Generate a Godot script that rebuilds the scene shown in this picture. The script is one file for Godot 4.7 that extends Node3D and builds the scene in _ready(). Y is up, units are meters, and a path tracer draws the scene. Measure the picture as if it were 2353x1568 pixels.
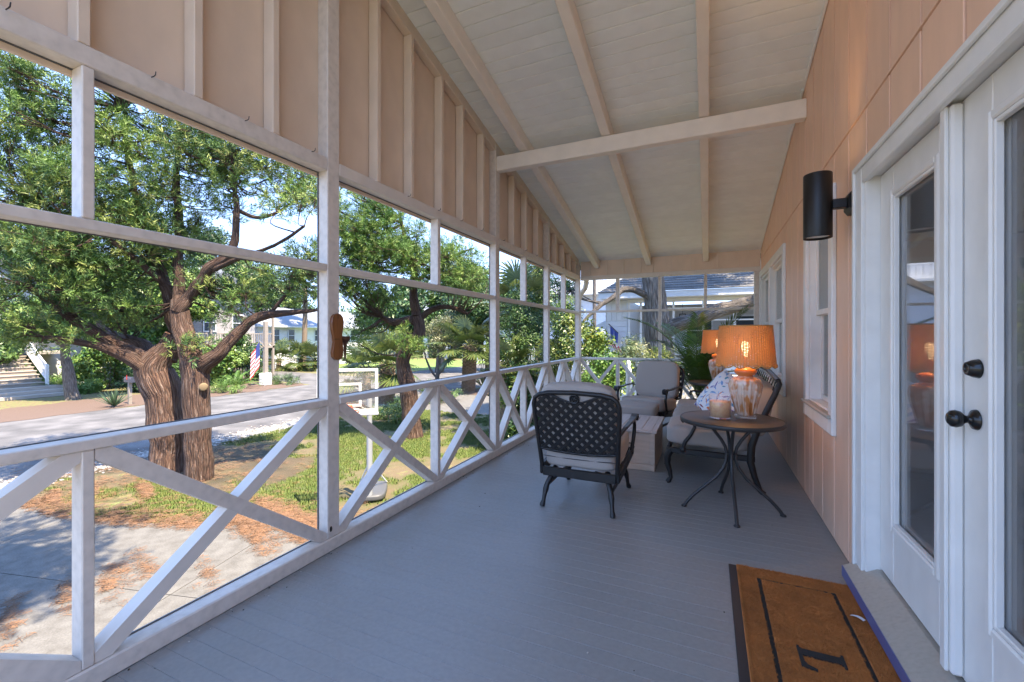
extends Node3D
# A screened porch with a sloped ceiling, seating at its far end, and a leafy street beyond the screens.
# World: x across the porch (house wall on the right), y up from the porch floor, -z along the porch.

const GROUND := -1.7
const WALL_L := -2.107
const WALL_R := 0.745
const END_A := 7.70
const CS := 0.91172
const SN := 0.41073

var rng := RandomNumberGenerator.new()
var M := {}
var TX := {}

# ------------------------------------------------------------------ geometry helpers
class MB:
	var v := PackedVector3Array()
	var n := PackedVector3Array()
	var uv := PackedVector2Array()
	var col := PackedColorArray()
	var ix := PackedInt32Array()
	var tint := Color.WHITE
	var use_col := false

	func vert(p: Vector3, nn: Vector3, u := Vector2.ZERO) -> int:
		v.append(p); n.append(nn); uv.append(u)
		if use_col: col.append(tint)
		return v.size() - 1

	func face(a: int, b: int, c: int) -> void:
		var want := n[a] + n[b] + n[c]
		if (v[b] - v[a]).cross(v[c] - v[a]).dot(want) > 0.0:
			ix.append(a); ix.append(c); ix.append(b)
		else:
			ix.append(a); ix.append(b); ix.append(c)

	func tri(a: Vector3, b: Vector3, c: Vector3, nn := Vector3.ZERO) -> void:
		if nn == Vector3.ZERO:
			nn = (c - a).cross(b - a).normalized()
		var i := vert(a, nn, Vector2(0, 0)); vert(b, nn, Vector2(1, 0)); vert(c, nn, Vector2(1, 1))
		face(i, i + 1, i + 2)

	func quad(a: Vector3, b: Vector3, c: Vector3, d: Vector3, nn := Vector3.ZERO) -> void:
		if nn == Vector3.ZERO:
			nn = (c - a).cross(b - a).normalized()
		var i := vert(a, nn, Vector2(0, 0)); vert(b, nn, Vector2(1, 0)); vert(c, nn, Vector2(1, 1)); vert(d, nn, Vector2(0, 1))
		face(i, i + 1, i + 2); face(i, i + 2, i + 3)

	# chamfered box: centre, size, basis, chamfer
	func cbox(ce: Vector3, size: Vector3, bs := Basis.IDENTITY, ch := 0.004) -> void:
		var h := size * 0.5
		ch = minf(ch, minf(h.x, minf(h.y, h.z)) * 0.45)
		if ch <= 0.0002:
			for ax in 3:
				for sg in [-1.0, 1.0]:
					var nn := Vector3.ZERO; nn[ax] = sg
					var u := (ax + 1) % 3; var w := (ax + 2) % 3
					var q := []
					for k in [[-1, -1], [1, -1], [1, 1], [-1, 1]]:
						var p := Vector3.ZERO
						p[ax] = h[ax] * sg; p[u] = h[u] * k[0]; p[w] = h[w] * k[1]
						q.append(ce + bs * p)
					quad(q[0], q[1], q[2], q[3], (bs * nn).normalized())
			return
		var P := {}
		for sx in [-1, 1]:
			for sy in [-1, 1]:
				for sz in [-1, 1]:
					var s := Vector3(sx, sy, sz)
					for ax in 3:
						var p := Vector3(h.x * sx, h.y * sy, h.z * sz)
						for o in 3:
							if o != ax: p[o] -= ch * s[o]
						P[Vector4i(sx, sy, sz, ax)] = ce + bs * p
		for ax in 3:
			for sg in [-1, 1]:
				var u := (ax + 1) % 3; var w := (ax + 2) % 3
				var q := []
				for k in [[-1, -1], [1, -1], [1, 1], [-1, 1]]:
					var s := Vector3i.ZERO
					s[ax] = sg; s[u] = k[0]; s[w] = k[1]
					q.append(P[Vector4i(s.x, s.y, s.z, ax)])
				var nn := Vector3.ZERO; nn[ax] = sg
				quad(q[0], q[1], q[2], q[3], bs * nn)
		for ax in 3:
			var u := (ax + 1) % 3; var w := (ax + 2) % 3
			for k in [[-1, -1], [1, -1], [1, 1], [-1, 1]]:
				var s0 := Vector3i.ZERO; s0[u] = k[0]; s0[w] = k[1]
				var s1 := s0; s0[ax] = -1; s1[ax] = 1
				var nn := Vector3.ZERO; nn[u] = k[0]; nn[w] = k[1]
				quad(P[Vector4i(s0.x, s0.y, s0.z, u)], P[Vector4i(s1.x, s1.y, s1.z, u)], P[Vector4i(s1.x, s1.y, s1.z, w)], P[Vector4i(s0.x, s0.y, s0.z, w)], (bs * nn).normalized())
		for sx in [-1, 1]:
			for sy in [-1, 1]:
				for sz in [-1, 1]:
					tri(P[Vector4i(sx, sy, sz, 0)], P[Vector4i(sx, sy, sz, 1)], P[Vector4i(sx, sy, sz, 2)], (bs * Vector3(sx, sy, sz)).normalized())

	# box between two corners
	func bb(a: Vector3, b: Vector3, ch := 0.004) -> void:
		cbox((a + b) * 0.5, (b - a).abs(), Basis.IDENTITY, ch)

	# square bar from p to q, width w (sideways) and height t, side = preferred width direction
	func bar(p: Vector3, q: Vector3, w: float, t: float, side: Vector3, ch := 0.003) -> void:
		var d := (q - p).normalized()
		var y := d.cross(side).normalized()
		var x := y.cross(d).normalized()
		cbox((p + q) * 0.5, Vector3(w, t, (q - p).length()), Basis(x, y, d), ch)

	func tube(pts: Array, rad: Array, sides := 8, rough := 0.0, noise: FastNoiseLite = null, flat := 1.0) -> void:
		var m := pts.size()
		var prev := Vector3.ZERO
		var x := Vector3.ZERO
		var start := v.size()
		var along := 0.0
		for i in m:
			var d: Vector3
			if i == 0: d = pts[1] - pts[0]
			elif i == m - 1: d = pts[m - 1] - pts[m - 2]
			else: d = pts[i + 1] - pts[i - 1]
			d = d.normalized()
			if i == 0:
				x = d.cross(Vector3.UP if absf(d.y) < 0.9 else Vector3.RIGHT).normalized()
			else:
				x = (x - d * x.dot(d)).normalized()
				along += (pts[i] - pts[i - 1]).length()
			var y := d.cross(x)
			for k in sides + 1:
				var an := TAU * k / sides
				var o := x * cos(an) + y * sin(an) * flat
				var r: float = rad[i]
				if rough > 0.0:
					r *= 1.0 + rough * noise.get_noise_3d(cos(an) * 1.6 * 40.0, sin(an) * 1.6 * 40.0, along * 14.0)
				vert(pts[i] + o * r, o.normalized(), Vector2(float(k) / sides, along))
		for i in m - 1:
			for k in sides:
				var a := start + i * (sides + 1) + k
				face(a, a + 1, a + sides + 2); face(a, a + sides + 2, a + sides + 1)
		for e in [0, m - 1]:
			var d2: Vector3 = (pts[0] - pts[1]) if e == 0 else (pts[m - 1] - pts[m - 2])
			d2 = d2.normalized()
			var c := vert(pts[e], d2)
			var s2 := v.size()
			for k in sides + 1:
				vert(v[start + e * (sides + 1) + k], d2)
			for k in sides: face(c, s2 + k, s2 + k + 1)

	func lathe(ce: Vector3, prof: Array, segs := 24) -> void:
		var m := prof.size()
		var start := v.size()
		for i in m:
			var p: Vector2 = prof[i]
			var t: Vector2
			if i == 0: t = prof[1] - prof[0]
			elif i == m - 1: t = prof[m - 1] - prof[m - 2]
			else: t = (prof[i + 1] - prof[i]).normalized() + (prof[i] - prof[i - 1]).normalized()
			var nn := Vector2(t.y, -t.x).normalized()
			for k in segs + 1:
				var an := TAU * k / segs
				vert(ce + Vector3(cos(an) * p.x, p.y, sin(an) * p.x), Vector3(cos(an) * nn.x, nn.y, sin(an) * nn.x).normalized(), Vector2(float(k) / segs, float(i) / (m - 1)))
		for i in m - 1:
			for k in segs:
				var a := start + i * (segs + 1) + k
				face(a, a + 1, a + segs + 2); face(a, a + segs + 2, a + segs + 1)

	# extruded outline: 2-D points in the plane (ux, uy) at o, thickness along un
	func prism(poly: PackedVector2Array, o: Vector3, ux: Vector3, uy: Vector3, un: Vector3, th: float) -> void:
		var t := Geometry2D.triangulate_polygon(poly)
		for sg in [0.0, 1.0]:
			var nn := un if sg == 1.0 else -un
			var s := v.size()
			for p in poly: vert(o + ux * p.x + uy * p.y + un * th * sg, nn, p)
			for i in range(0, t.size(), 3): face(s + t[i], s + t[i + 1], s + t[i + 2])
		var area := 0.0
		for i in poly.size():
			area += poly[i].cross(poly[(i + 1) % poly.size()])
		for i in poly.size():
			var p := poly[i]; var q := poly[(i + 1) % poly.size()]
			var e := (q - p)
			var o2 := Vector2(e.y, -e.x).normalized() * (1.0 if area > 0.0 else -1.0)
			quad(o + ux * p.x + uy * p.y, o + ux * q.x + uy * q.y, o + ux * q.x + uy * q.y + un * th, o + ux * p.x + uy * p.y + un * th, (ux * o2.x + uy * o2.y).normalized())

	# puffy box: superellipsoid-like cushion with soft wrinkles
	func cushion(ce: Vector3, size: Vector3, bs: Basis, k := 5.0, cells := 10, wr: FastNoiseLite = null, amp := 0.006) -> void:
		for ax in 3:
			for sg in [-1.0, 1.0]:
				var u := (ax + 1) % 3; var w := (ax + 2) % 3
				var s := v.size()
				for i in cells + 1:
					for j in cells + 1:
						var q := Vector3.ZERO
						q[ax] = sg
						q[u] = sin((float(i) / cells - 0.5) * PI * 0.5) / sin(PI * 0.25)
						q[w] = sin((float(j) / cells - 0.5) * PI * 0.5) / sin(PI * 0.25)
						var len_k := pow(pow(absf(q.x), k) + pow(absf(q.y), k) + pow(absf(q.z), k), 1.0 / k)
						q /= len_k
						var g := Vector3(pow(absf(q.x), k - 1.0) * signf(q.x) / size.x, pow(absf(q.y), k - 1.0) * signf(q.y) / size.y, pow(absf(q.z), k - 1.0) * signf(q.z) / size.z).normalized()
						var p := q * size * 0.5
						if wr: p += g * wr.get_noise_3dv((p + ce) * 9.0) * amp
						vert(ce + bs * p, (bs * g).normalized(), Vector2(float(i) / cells, float(j) / cells))
				for i in cells:
					for j in cells:
						var a := s + i * (cells + 1) + j
						face(a, a + 1, a + cells + 2); face(a, a + cells + 2, a + cells + 1)

	func mesh() -> ArrayMesh:
		var arr := []
		arr.resize(Mesh.ARRAY_MAX)
		arr[Mesh.ARRAY_VERTEX] = v; arr[Mesh.ARRAY_NORMAL] = n; arr[Mesh.ARRAY_TEX_UV] = uv; arr[Mesh.ARRAY_INDEX] = ix
		if use_col: arr[Mesh.ARRAY_COLOR] = col
		var m := ArrayMesh.new()
		m.add_surface_from_arrays(Mesh.PRIMITIVE_TRIANGLES, arr)
		return m

func V(b: float, y: float, a: float) -> Vector3:
	return Vector3(b, y, -a)

# a place found by measuring the photograph: picture coordinates (width 2353) and metres of depth
func at(px: float, py: float, z: float) -> Vector3:
	var X := (px - 1176.5) / 1000.0 * z
	return Vector3(X * CS - z * SN, 1.32 + (772.0 - py) / 1000.0 * z, -(X * SN + z * CS))

func on_ground(px: float, py: float) -> Vector3:
	var p := at(px, py, (1.32 - GROUND) * 1000.0 / (py - 772.0))
	p.y = GROUND
	return p

func ceil_y(a: float) -> float:
	return 2.66 + 0.228 * (END_A - a)

# ------------------------------------------------------------------ object helpers
var used := {}
func numbered(called: String) -> String:
	if not used.has(called):
		used[called] = 0
		return called
	used[called] += 1
	return "%s_%03d" % [called, used[called]]

func thing(called: String, label: String, category: String, pos := Vector3.ZERO, group := "") -> Node3D:
	var o := Node3D.new()
	o.name = numbered(called)
	add_child(o)
	o.position = pos
	o.set_meta("label", label); o.set_meta("category", category)
	if group: o.set_meta("group", group)
	return o

func structure(called: String, pos := Vector3.ZERO) -> Node3D:
	var o := Node3D.new()
	o.name = numbered(called)
	add_child(o)
	o.position = pos
	o.set_meta("kind", "structure")
	return o

# a part whose mesh is given in the thing's own axes
func part(parent: Node3D, called: String, mesh: Mesh, mat: Material) -> MeshInstance3D:
	var o := MeshInstance3D.new()
	o.name = called
	o.mesh = mesh
	o.material_override = mat
	o.cast_shadow = GeometryInstance3D.SHADOW_CASTING_SETTING_ON
	parent.add_child(o, true)
	return o

# a part whose mesh is given in world axes (the thing is not turned)
func wpart(parent: Node3D, called: String, mb: MB, mat: Material) -> MeshInstance3D:
	var o := part(parent, called, mb.mesh(), mat)
	var off := Vector3.ZERO
	var p: Node = parent
	while p != self:
		off += p.position
		p = p.get_parent()
	o.position = -off
	return o

func single(called: String, label: String, category: String, mb: MB, mat: Material, pos := Vector3.ZERO, group := "") -> MeshInstance3D:
	var o := MeshInstance3D.new()
	o.name = numbered(called)
	o.mesh = mb.mesh(); o.material_override = mat
	add_child(o)
	o.position = pos
	if category:
		o.set_meta("label", label); o.set_meta("category", category)
	if group: o.set_meta("group", group)
	return o

func copy(o: Node3D, label := "") -> Node3D:
	var base := o.name as String
	base = base.trim_suffix("_" + base.get_slice("_", base.get_slice_count("_") - 1)) if base.right(3).is_valid_int() else base
	var c: Node3D = o.duplicate()
	c.name = numbered(base)
	add_child(c)
	if label: c.set_meta("label", label)
	return c

# ------------------------------------------------------------------ computed textures and materials
func noise(seed_: int, freq: float, oct := 4, type := FastNoiseLite.TYPE_SIMPLEX_SMOOTH) -> FastNoiseLite:
	var f := FastNoiseLite.new()
	f.seed = seed_; f.frequency = freq; f.noise_type = type
	f.fractal_type = FastNoiseLite.FRACTAL_FBM if oct > 1 else FastNoiseLite.FRACTAL_NONE
	f.fractal_octaves = oct
	return f

# grey texture between lo and hi (sRGB values); sx, sy stretch the pattern
func grey_tex(seed_: int, freq: float, oct: int, lo: float, hi: float, size := 512, sx := 1, sy := 1, power := 1.0) -> ImageTexture:
	var f := noise(seed_, freq, oct)
	var im := f.get_seamless_image(size / sx, size / sy)
	im.resize(size, size, Image.INTERPOLATE_CUBIC)
	var d := im.get_data()
	var ch := d.size() / (size * size)
	var o := PackedByteArray(); o.resize(size * size)
	var table := PackedByteArray(); table.resize(256)
	for i in 256: table[i] = int(clampf(lerpf(lo, hi, pow(i / 255.0, power)), 0.0, 1.0) * 255.0)
	for i in size * size: o[i] = table[d[i * ch]]
	return ImageTexture.create_from_image(Image.create_from_data(size, size, false, Image.FORMAT_L8, o))

# colour texture: a ramp of colours (linear values) over noise
func ramp_tex(seed_: int, freq: float, oct: int, stops: Array, size := 512, sx := 1, sy := 1, type := FastNoiseLite.TYPE_SIMPLEX_SMOOTH) -> ImageTexture:
	var f := noise(seed_, freq, oct, type)
	var im := f.get_seamless_image(size / sx, size / sy)
	im.resize(size, size, Image.INTERPOLATE_CUBIC)
	var d := im.get_data()
	var ch := d.size() / (size * size)
	var g := Gradient.new()
	g.offsets = PackedFloat32Array(); g.colors = PackedColorArray()
	for s in stops: g.add_point(s[0], s[1])
	while g.get_point_count() > stops.size(): g.remove_point(0)
	var table := PackedByteArray(); table.resize(768)
	for i in 256:
		var c := g.sample(i / 255.0).linear_to_srgb()
		table[i * 3] = int(clampf(c.r, 0, 1) * 255); table[i * 3 + 1] = int(clampf(c.g, 0, 1) * 255); table[i * 3 + 2] = int(clampf(c.b, 0, 1) * 255)
	var o := PackedByteArray(); o.resize(size * size * 3)
	for i in size * size:
		var k := d[i * ch] * 3
		o[i * 3] = table[k]; o[i * 3 + 1] = table[k + 1]; o[i * 3 + 2] = table[k + 2]
	return ImageTexture.create_from_image(Image.create_from_data(size, size, false, Image.FORMAT_RGB8, o))

func mat(c: Color, rough := 0.7, tex: Texture2D = null, scale := Vector3.ONE, bump: Texture2D = null, bump_cm := 0.0) -> StandardMaterial3D:
	var m := StandardMaterial3D.new()
	m.albedo_color = c.linear_to_srgb()
	m.roughness = rough
	if tex or bump:
		m.uv1_triplanar = true; m.uv1_world_triplanar = true
		m.uv1_scale = scale
	if tex: m.albedo_texture = tex
	if bump:
		m.heightmap_enabled = true; m.heightmap_texture = bump; m.heightmap_scale = bump_cm
	return m

func leaf_mat(back: Color, rough := 0.55) -> StandardMaterial3D:
	var m := StandardMaterial3D.new()
	m.vertex_color_use_as_albedo = true
	m.roughness = rough
	m.cull_mode = BaseMaterial3D.CULL_DISABLED
	m.backlight_enabled = true
	m.backlight = back.linear_to_srgb()
	return m

func glass(alpha: float, tint := Color(1, 1, 1)) -> StandardMaterial3D:
	var m := StandardMaterial3D.new()
	m.transparency = BaseMaterial3D.TRANSPARENCY_ALPHA
	m.albedo_color = Color(tint.r, tint.g, tint.b, alpha)
	m.roughness = 0.02
	m.metallic_specular = 0.6
	return m

func make_materials() -> void:
	TX.mottle = grey_tex(3, 0.012, 5, 0.95, 1.0)
	TX.fine = grey_tex(5, 0.09, 3, 0.0, 1.0)
	TX.speck = grey_tex(7, 0.22, 2, 0.72, 1.0)
	TX.grain_y = grey_tex(11, 0.03, 4, 0.93, 1.0, 512, 1, 8)
	TX.grain_x = grey_tex(12, 0.03, 4, 0.90, 1.0, 512, 8, 1)
	TX.dirt = grey_tex(13, 0.045, 5, 0.80, 1.0, 512, 1, 1, 0.28)
	TX.scuff = grey_tex(15, 0.05, 5, 0.935, 1.0, 1024)
	# painted timber of the screen walls: warm white, a little grubby
	M.white = mat(Color(0.77, 0.69, 0.605), 0.5, TX.mottle, Vector3(0.9, 0.9, 0.9), TX.fine, 0.03)
	M.white_b = mat(Color(0.745, 0.66, 0.575), 0.5, TX.dirt, Vector3(0.7, 0.7, 0.7), TX.fine, 0.03)
	M.cream = mat(Color(0.78, 0.63, 0.49), 0.6, TX.mottle, Vector3(0.6, 0.6, 0.6), TX.fine, 0.03)
	M.cream_panel = mat(Color(0.78, 0.615, 0.47), 0.62, TX.mottle, Vector3(0.7, 0.4, 0.7))
	M.rafter = mat(Color(0.88, 0.79, 0.69), 0.55, TX.mottle, Vector3(0.8, 0.8, 0.8))
	M.ceil = []
	for k in 3: M.ceil.append(mat(Color(0.87, 0.875, 0.845) * (0.985 + 0.015 * k), 0.6, TX.mottle, Vector3(0.5 + 0.1 * k, 0.5, 0.7)))
	M.peach = []
	for k in 3: M.peach.append(mat(Color(0.90, 0.58, 0.405) * (0.98 + 0.02 * k), 0.45, TX.mottle, Vector3(0.9, 0.3, 0.9 + 0.2 * k), TX.fine, 0.02))
	M.peach_dark = mat(Color(0.40, 0.215, 0.13), 0.85)
	M.floor = []
	for k in 4: M.floor.append(mat(Color(0.295, 0.288, 0.272) * (0.985 + 0.01 * k), 0.45, TX.scuff, Vector3(0.55, 0.55, 0.55 + 0.07 * k), TX.fine, 0.02))
	M.trim = mat(Color(0.86, 0.84, 0.795), 0.38, TX.mottle, Vector3(0.8, 0.8, 0.8))
	M.door = mat(Color(0.86, 0.835, 0.785), 0.33, TX.mottle, Vector3(0.9, 0.6, 0.9))
	M.sill_tan = mat(Color(0.46, 0.41, 0.34), 0.5, TX.dirt, Vector3(1.6, 1.6, 1.6))
	M.blue_film = mat(Color(0.11, 0.13, 0.30), 0.35)
	M.black = mat(Color(0.012, 0.011, 0.010), 0.42, TX.speck, Vector3(6, 6, 6))
	M.gloss = mat(Color(0.012, 0.012, 0.012), 0.22)
	M.iron = mat(Color(0.016, 0.015, 0.015), 0.38, TX.speck, Vector3(7, 7, 7), TX.fine, 0.05)
	M.iron_grey = mat(Color(0.045, 0.043, 0.042), 0.45, TX.speck, Vector3(7, 7, 7))
	M.bead = mat(Color(0.10, 0.10, 0.10), 0.7)
	M.glass = glass(0.06)
	M.glass_dark = glass(0.45, Color(0.20, 0.32, 0.28))
	M.room = mat(Color(0.44, 0.39, 0.34), 0.8)
	M.blind = mat(Color(0.20, 0.29, 0.25), 0.7)

var wood_noise: FastNoiseLite

# ------------------------------------------------------------------ the scene
func _ready() -> void:
	rng.seed = 20240611
	wood_noise = noise(77, 0.02, 3)
	camera_and_light()
	make_materials()
	build_floor()
	build_roof()
	build_screen_wall()
	build_end_wall()
	build_house_wall()
	build_furniture()
	build_small_things()
	build_grounds()
	build_trees()
	build_neighbours()

func camera_and_light() -> void:
	var cam := Camera3D.new()
	cam.name = "camera"
	add_child(cam)
	cam.position = Vector3(0, 1.32, 0)
	cam.rotation.y = atan(0.4505)
	cam.projection = Camera3D.PROJECTION_FRUSTUM
	cam.near = 0.05
	cam.far = 600.0
	cam.size = 2.0 * 0.05 * 0.784
	cam.frustum_offset = Vector2(0, -0.012 * 0.05)
	cam.current = true
	var env := Environment.new()
	env.background_mode = Environment.BG_SKY
	var sky := Sky.new()
	var sm := ProceduralSkyMaterial.new()
	sm.sky_top_color = Color(0.44, 0.56, 0.765)
	sm.sky_horizon_color = Color(0.595, 0.68, 0.79)
	sm.sky_curve = 0.12
	sm.ground_bottom_color = Color(0.45, 0.43, 0.38)
	sm.ground_horizon_color = Color(0.62, 0.66, 0.68)
	sm.sun_angle_max = 20.0
	sky.sky_material = sm
	env.sky = sky
	env.background_energy_multiplier = 1.0
	env.tonemap_mode = Environment.TONE_MAPPER_LINEAR
	env.tonemap_exposure = 5.8
	env.sdfgi_enabled = true
	env.ssao_enabled = true
	env.ssil_enabled = true
	var we := WorldEnvironment.new()
	we.name = "environment"
	we.environment = env
	add_child(we)
	var sun := DirectionalLight3D.new()
	sun.name = "sun"
	sun.light_energy = 1.02
	sun.light_color = Color(1.0, 0.93, 0.82)
	sun.light_angular_distance = 0.5
	sun.shadow_enabled = true
	add_child(sun)
	# light travels to the left over the house and a little along the porch, from 63 degrees up
	var e := deg_to_rad(63.0)
	var dir := Vector3(-0.93 * cos(e), -sin(e), -0.37 * cos(e))
	sun.look_at_from_position(Vector3.ZERO, dir, Vector3.UP)

# ------------------------------------------------------------------ porch shell
const NEAR_A := -0.75

func build_floor() -> void:
	var t := structure("porch_floor", V(-0.7, 0, 3.0))
	var w := 0.083
	var mb := MB.new()
	var half := 0.5 * (WALL_R + 0.12 - (WALL_L - 0.08))
	mb.cbox(Vector3.ZERO, Vector3(half * 2.0, 0.022, w - 0.0009), Basis.IDENTITY, 0.0011)
	var me := mb.mesh()
	var a := NEAR_A
	var k := 0
	while a < END_A + 0.08:
		var o := part(t, "plank", me, M.floor[(k * 7 + k / 3) % 4])
		o.position = V((WALL_R + 0.12 + WALL_L - 0.08) * 0.5, -0.011 + rng.randf_range(-0.0002, 0.0002), a + w * 0.5) - t.position
		a += w; k += 1
	var sub := MB.new()
	sub.bb(V(WALL_L - 0.075, -0.25, NEAR_A), V(WALL_R + 0.1, -0.024, END_A + 0.07), 0.01)
	wpart(t, "joist_frame", sub, M.white_b)
	# skirt under the porch down to the ground
	var posts := [[-2.05, 0.0], [-2.05, 2.4], [-2.05, 4.9], [-2.05, 7.5], [0.6, 7.5]]
	for p in posts:
		var pm := MB.new()
		pm.bb(V(p[0] - 0.1, GROUND - 0.1, p[1] - 0.1), V(p[0] + 0.1, -0.25, p[1] + 0.1), 0.01)
		wpart(t, "pier", pm, M.white_b)

func build_roof() -> void:
	var t := thing("porch_roof", "sloped porch roof with pale tongue-and-groove ceiling boards, three rafters and a cross beam", "roof", V(-0.7, 2.6, 3.0))
	var slope := Vector3(0, -0.228, -1.0).normalized()
	var up := Vector3(0, 1.0, -0.228).normalized()
	var bs := Basis(Vector3.RIGHT, up, -slope)
	# ceiling boards, each 12 cm wide with a V joint
	var w := 0.1228
	var b0 := WALL_L - 0.09
	var b1 := WALL_R + 0.10
	var mb := MB.new()
	mb.cbox(Vector3.ZERO, Vector3(b1 - b0, 0.018, w - 0.003), Basis.IDENTITY, 0.007)
	var me := mb.mesh()
	var a := NEAR_A
	var k := 0
	var step := w * cos(atan(0.228))
	while a < END_A + 0.1:
		var o := part(t, "ceiling_board", me, M.ceil[(k * 5 + k / 4) % 3])
		o.transform = Transform3D(bs, V((b0 + b1) * 0.5, ceil_y(a + step * 0.5) + 0.009 + rng.randf_range(-0.0005, 0.0005), a + step * 0.5) - t.position)
		a += step; k += 1
	# roof deck above, from the gable overhang to the far side of the house
	var deck := MB.new()
	var am := (NEAR_A + END_A + 0.5) * 0.5
	var lenz := (END_A + 0.5 - NEAR_A) / cos(atan(0.228))
	deck.cbox(V((b1 + 4.6 + WALL_L - 0.28) * 0.5, ceil_y(am) + 0.10, am), Vector3(b1 + 4.6 - WALL_L + 0.28, 0.14, lenz), bs, 0.01)
	wpart(t, "roof_deck", deck, mat(Color(0.10, 0.10, 0.10), 0.9, TX.speck, Vector3(3, 3, 3)))
	var fas := MB.new()
	fas.cbox(V(WALL_L - 0.28 - 0.0125, ceil_y(am) + 0.06, am), Vector3(0.022, 0.2, lenz), bs, 0.004)
	wpart(t, "fascia", fas, M.white)
	# rafters under the ceiling
	for b in [-1.797, -0.918, -0.033]:
		var r := MB.new()
		var a0 := NEAR_A + 0.02
		var a1 := END_A + 0.005
		var p0 := V(b, ceil_y(a0) - 0.074, a0)
		var p1 := V(b, ceil_y(a1) - 0.074, a1)
		r.bar(p0, p1, 0.088, 0.142, Vector3.RIGHT, 0.006)
		wpart(t, "rafter", r, M.rafter)
	# cross beams
	for a2 in [4.315, 0.25]:
		var tb := MB.new()
		var yb: float = 3.125 if a2 > 1.0 else ceil_y(a2) - 0.32
		tb.bb(V(WALL_L - 0.04, yb, a2 - 0.046), V(WALL_R, yb + 0.158, a2 + 0.046), 0.006)
		wpart(t, "tie_beam", tb, M.rafter)
	# trim strip between ceiling and house wall, cut at the beam
	for seg in [[NEAR_A, 4.26], [4.37, END_A]]:
		var ts := MB.new()
		ts.bar(V(WALL_R - 0.012, ceil_y(seg[0]) - 0.012, seg[0]), V(WALL_R - 0.012, ceil_y(seg[1]) - 0.012, seg[1]), 0.02, 0.022, Vector3.RIGHT, 0.003)
		wpart(t, "trim_strip", ts, M.ceil[0])

# one X of two crossing bars filling a cell of a railing; the cell lies in the plane (o, ux, up)
func x_brace(t: Node3D, o: Vector3, ux: Vector3, un: Vector3, wide_cell: float, h: float, wide := 0.062, deep := 0.075) -> void:
	var cell := PackedVector2Array([Vector2(0.001, 0.001), Vector2(wide_cell - 0.001, 0.001), Vector2(wide_cell - 0.001, h - 0.001), Vector2(0.001, h - 0.001)])
	var strips := []
	for sg in [1.0, -1.0]:
		var d := Vector2(wide_cell, h * sg).normalized()
		var n := d.orthogonal() * wide * 0.5
		var c := Vector2(wide_cell, h) * 0.5
		strips.append(PackedVector2Array([c - d * 3.0 - n, c + d * 3.0 - n, c + d * 3.0 + n, c - d * 3.0 + n]))
	for poly in Geometry2D.intersect_polygons(strips[1], cell):
		var mb := MB.new()
		mb.prism(poly, o - un * deep * 0.5, ux, Vector3.UP, un, deep)
		wpart(t, "brace", mb, M.white if rng.randf() < 0.5 else M.white_b)
	for poly in Geometry2D.intersect_polygons(strips[0], cell):
		for piece in Geometry2D.clip_polygons(poly, strips[1]):
			var mb := MB.new()
			mb.prism(piece, o - un * (deep * 0.5 - 0.002), ux, Vector3.UP, un, deep - 0.004)
			wpart(t, "brace", mb, M.white if rng.randf() < 0.5 else M.white_b)

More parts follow.
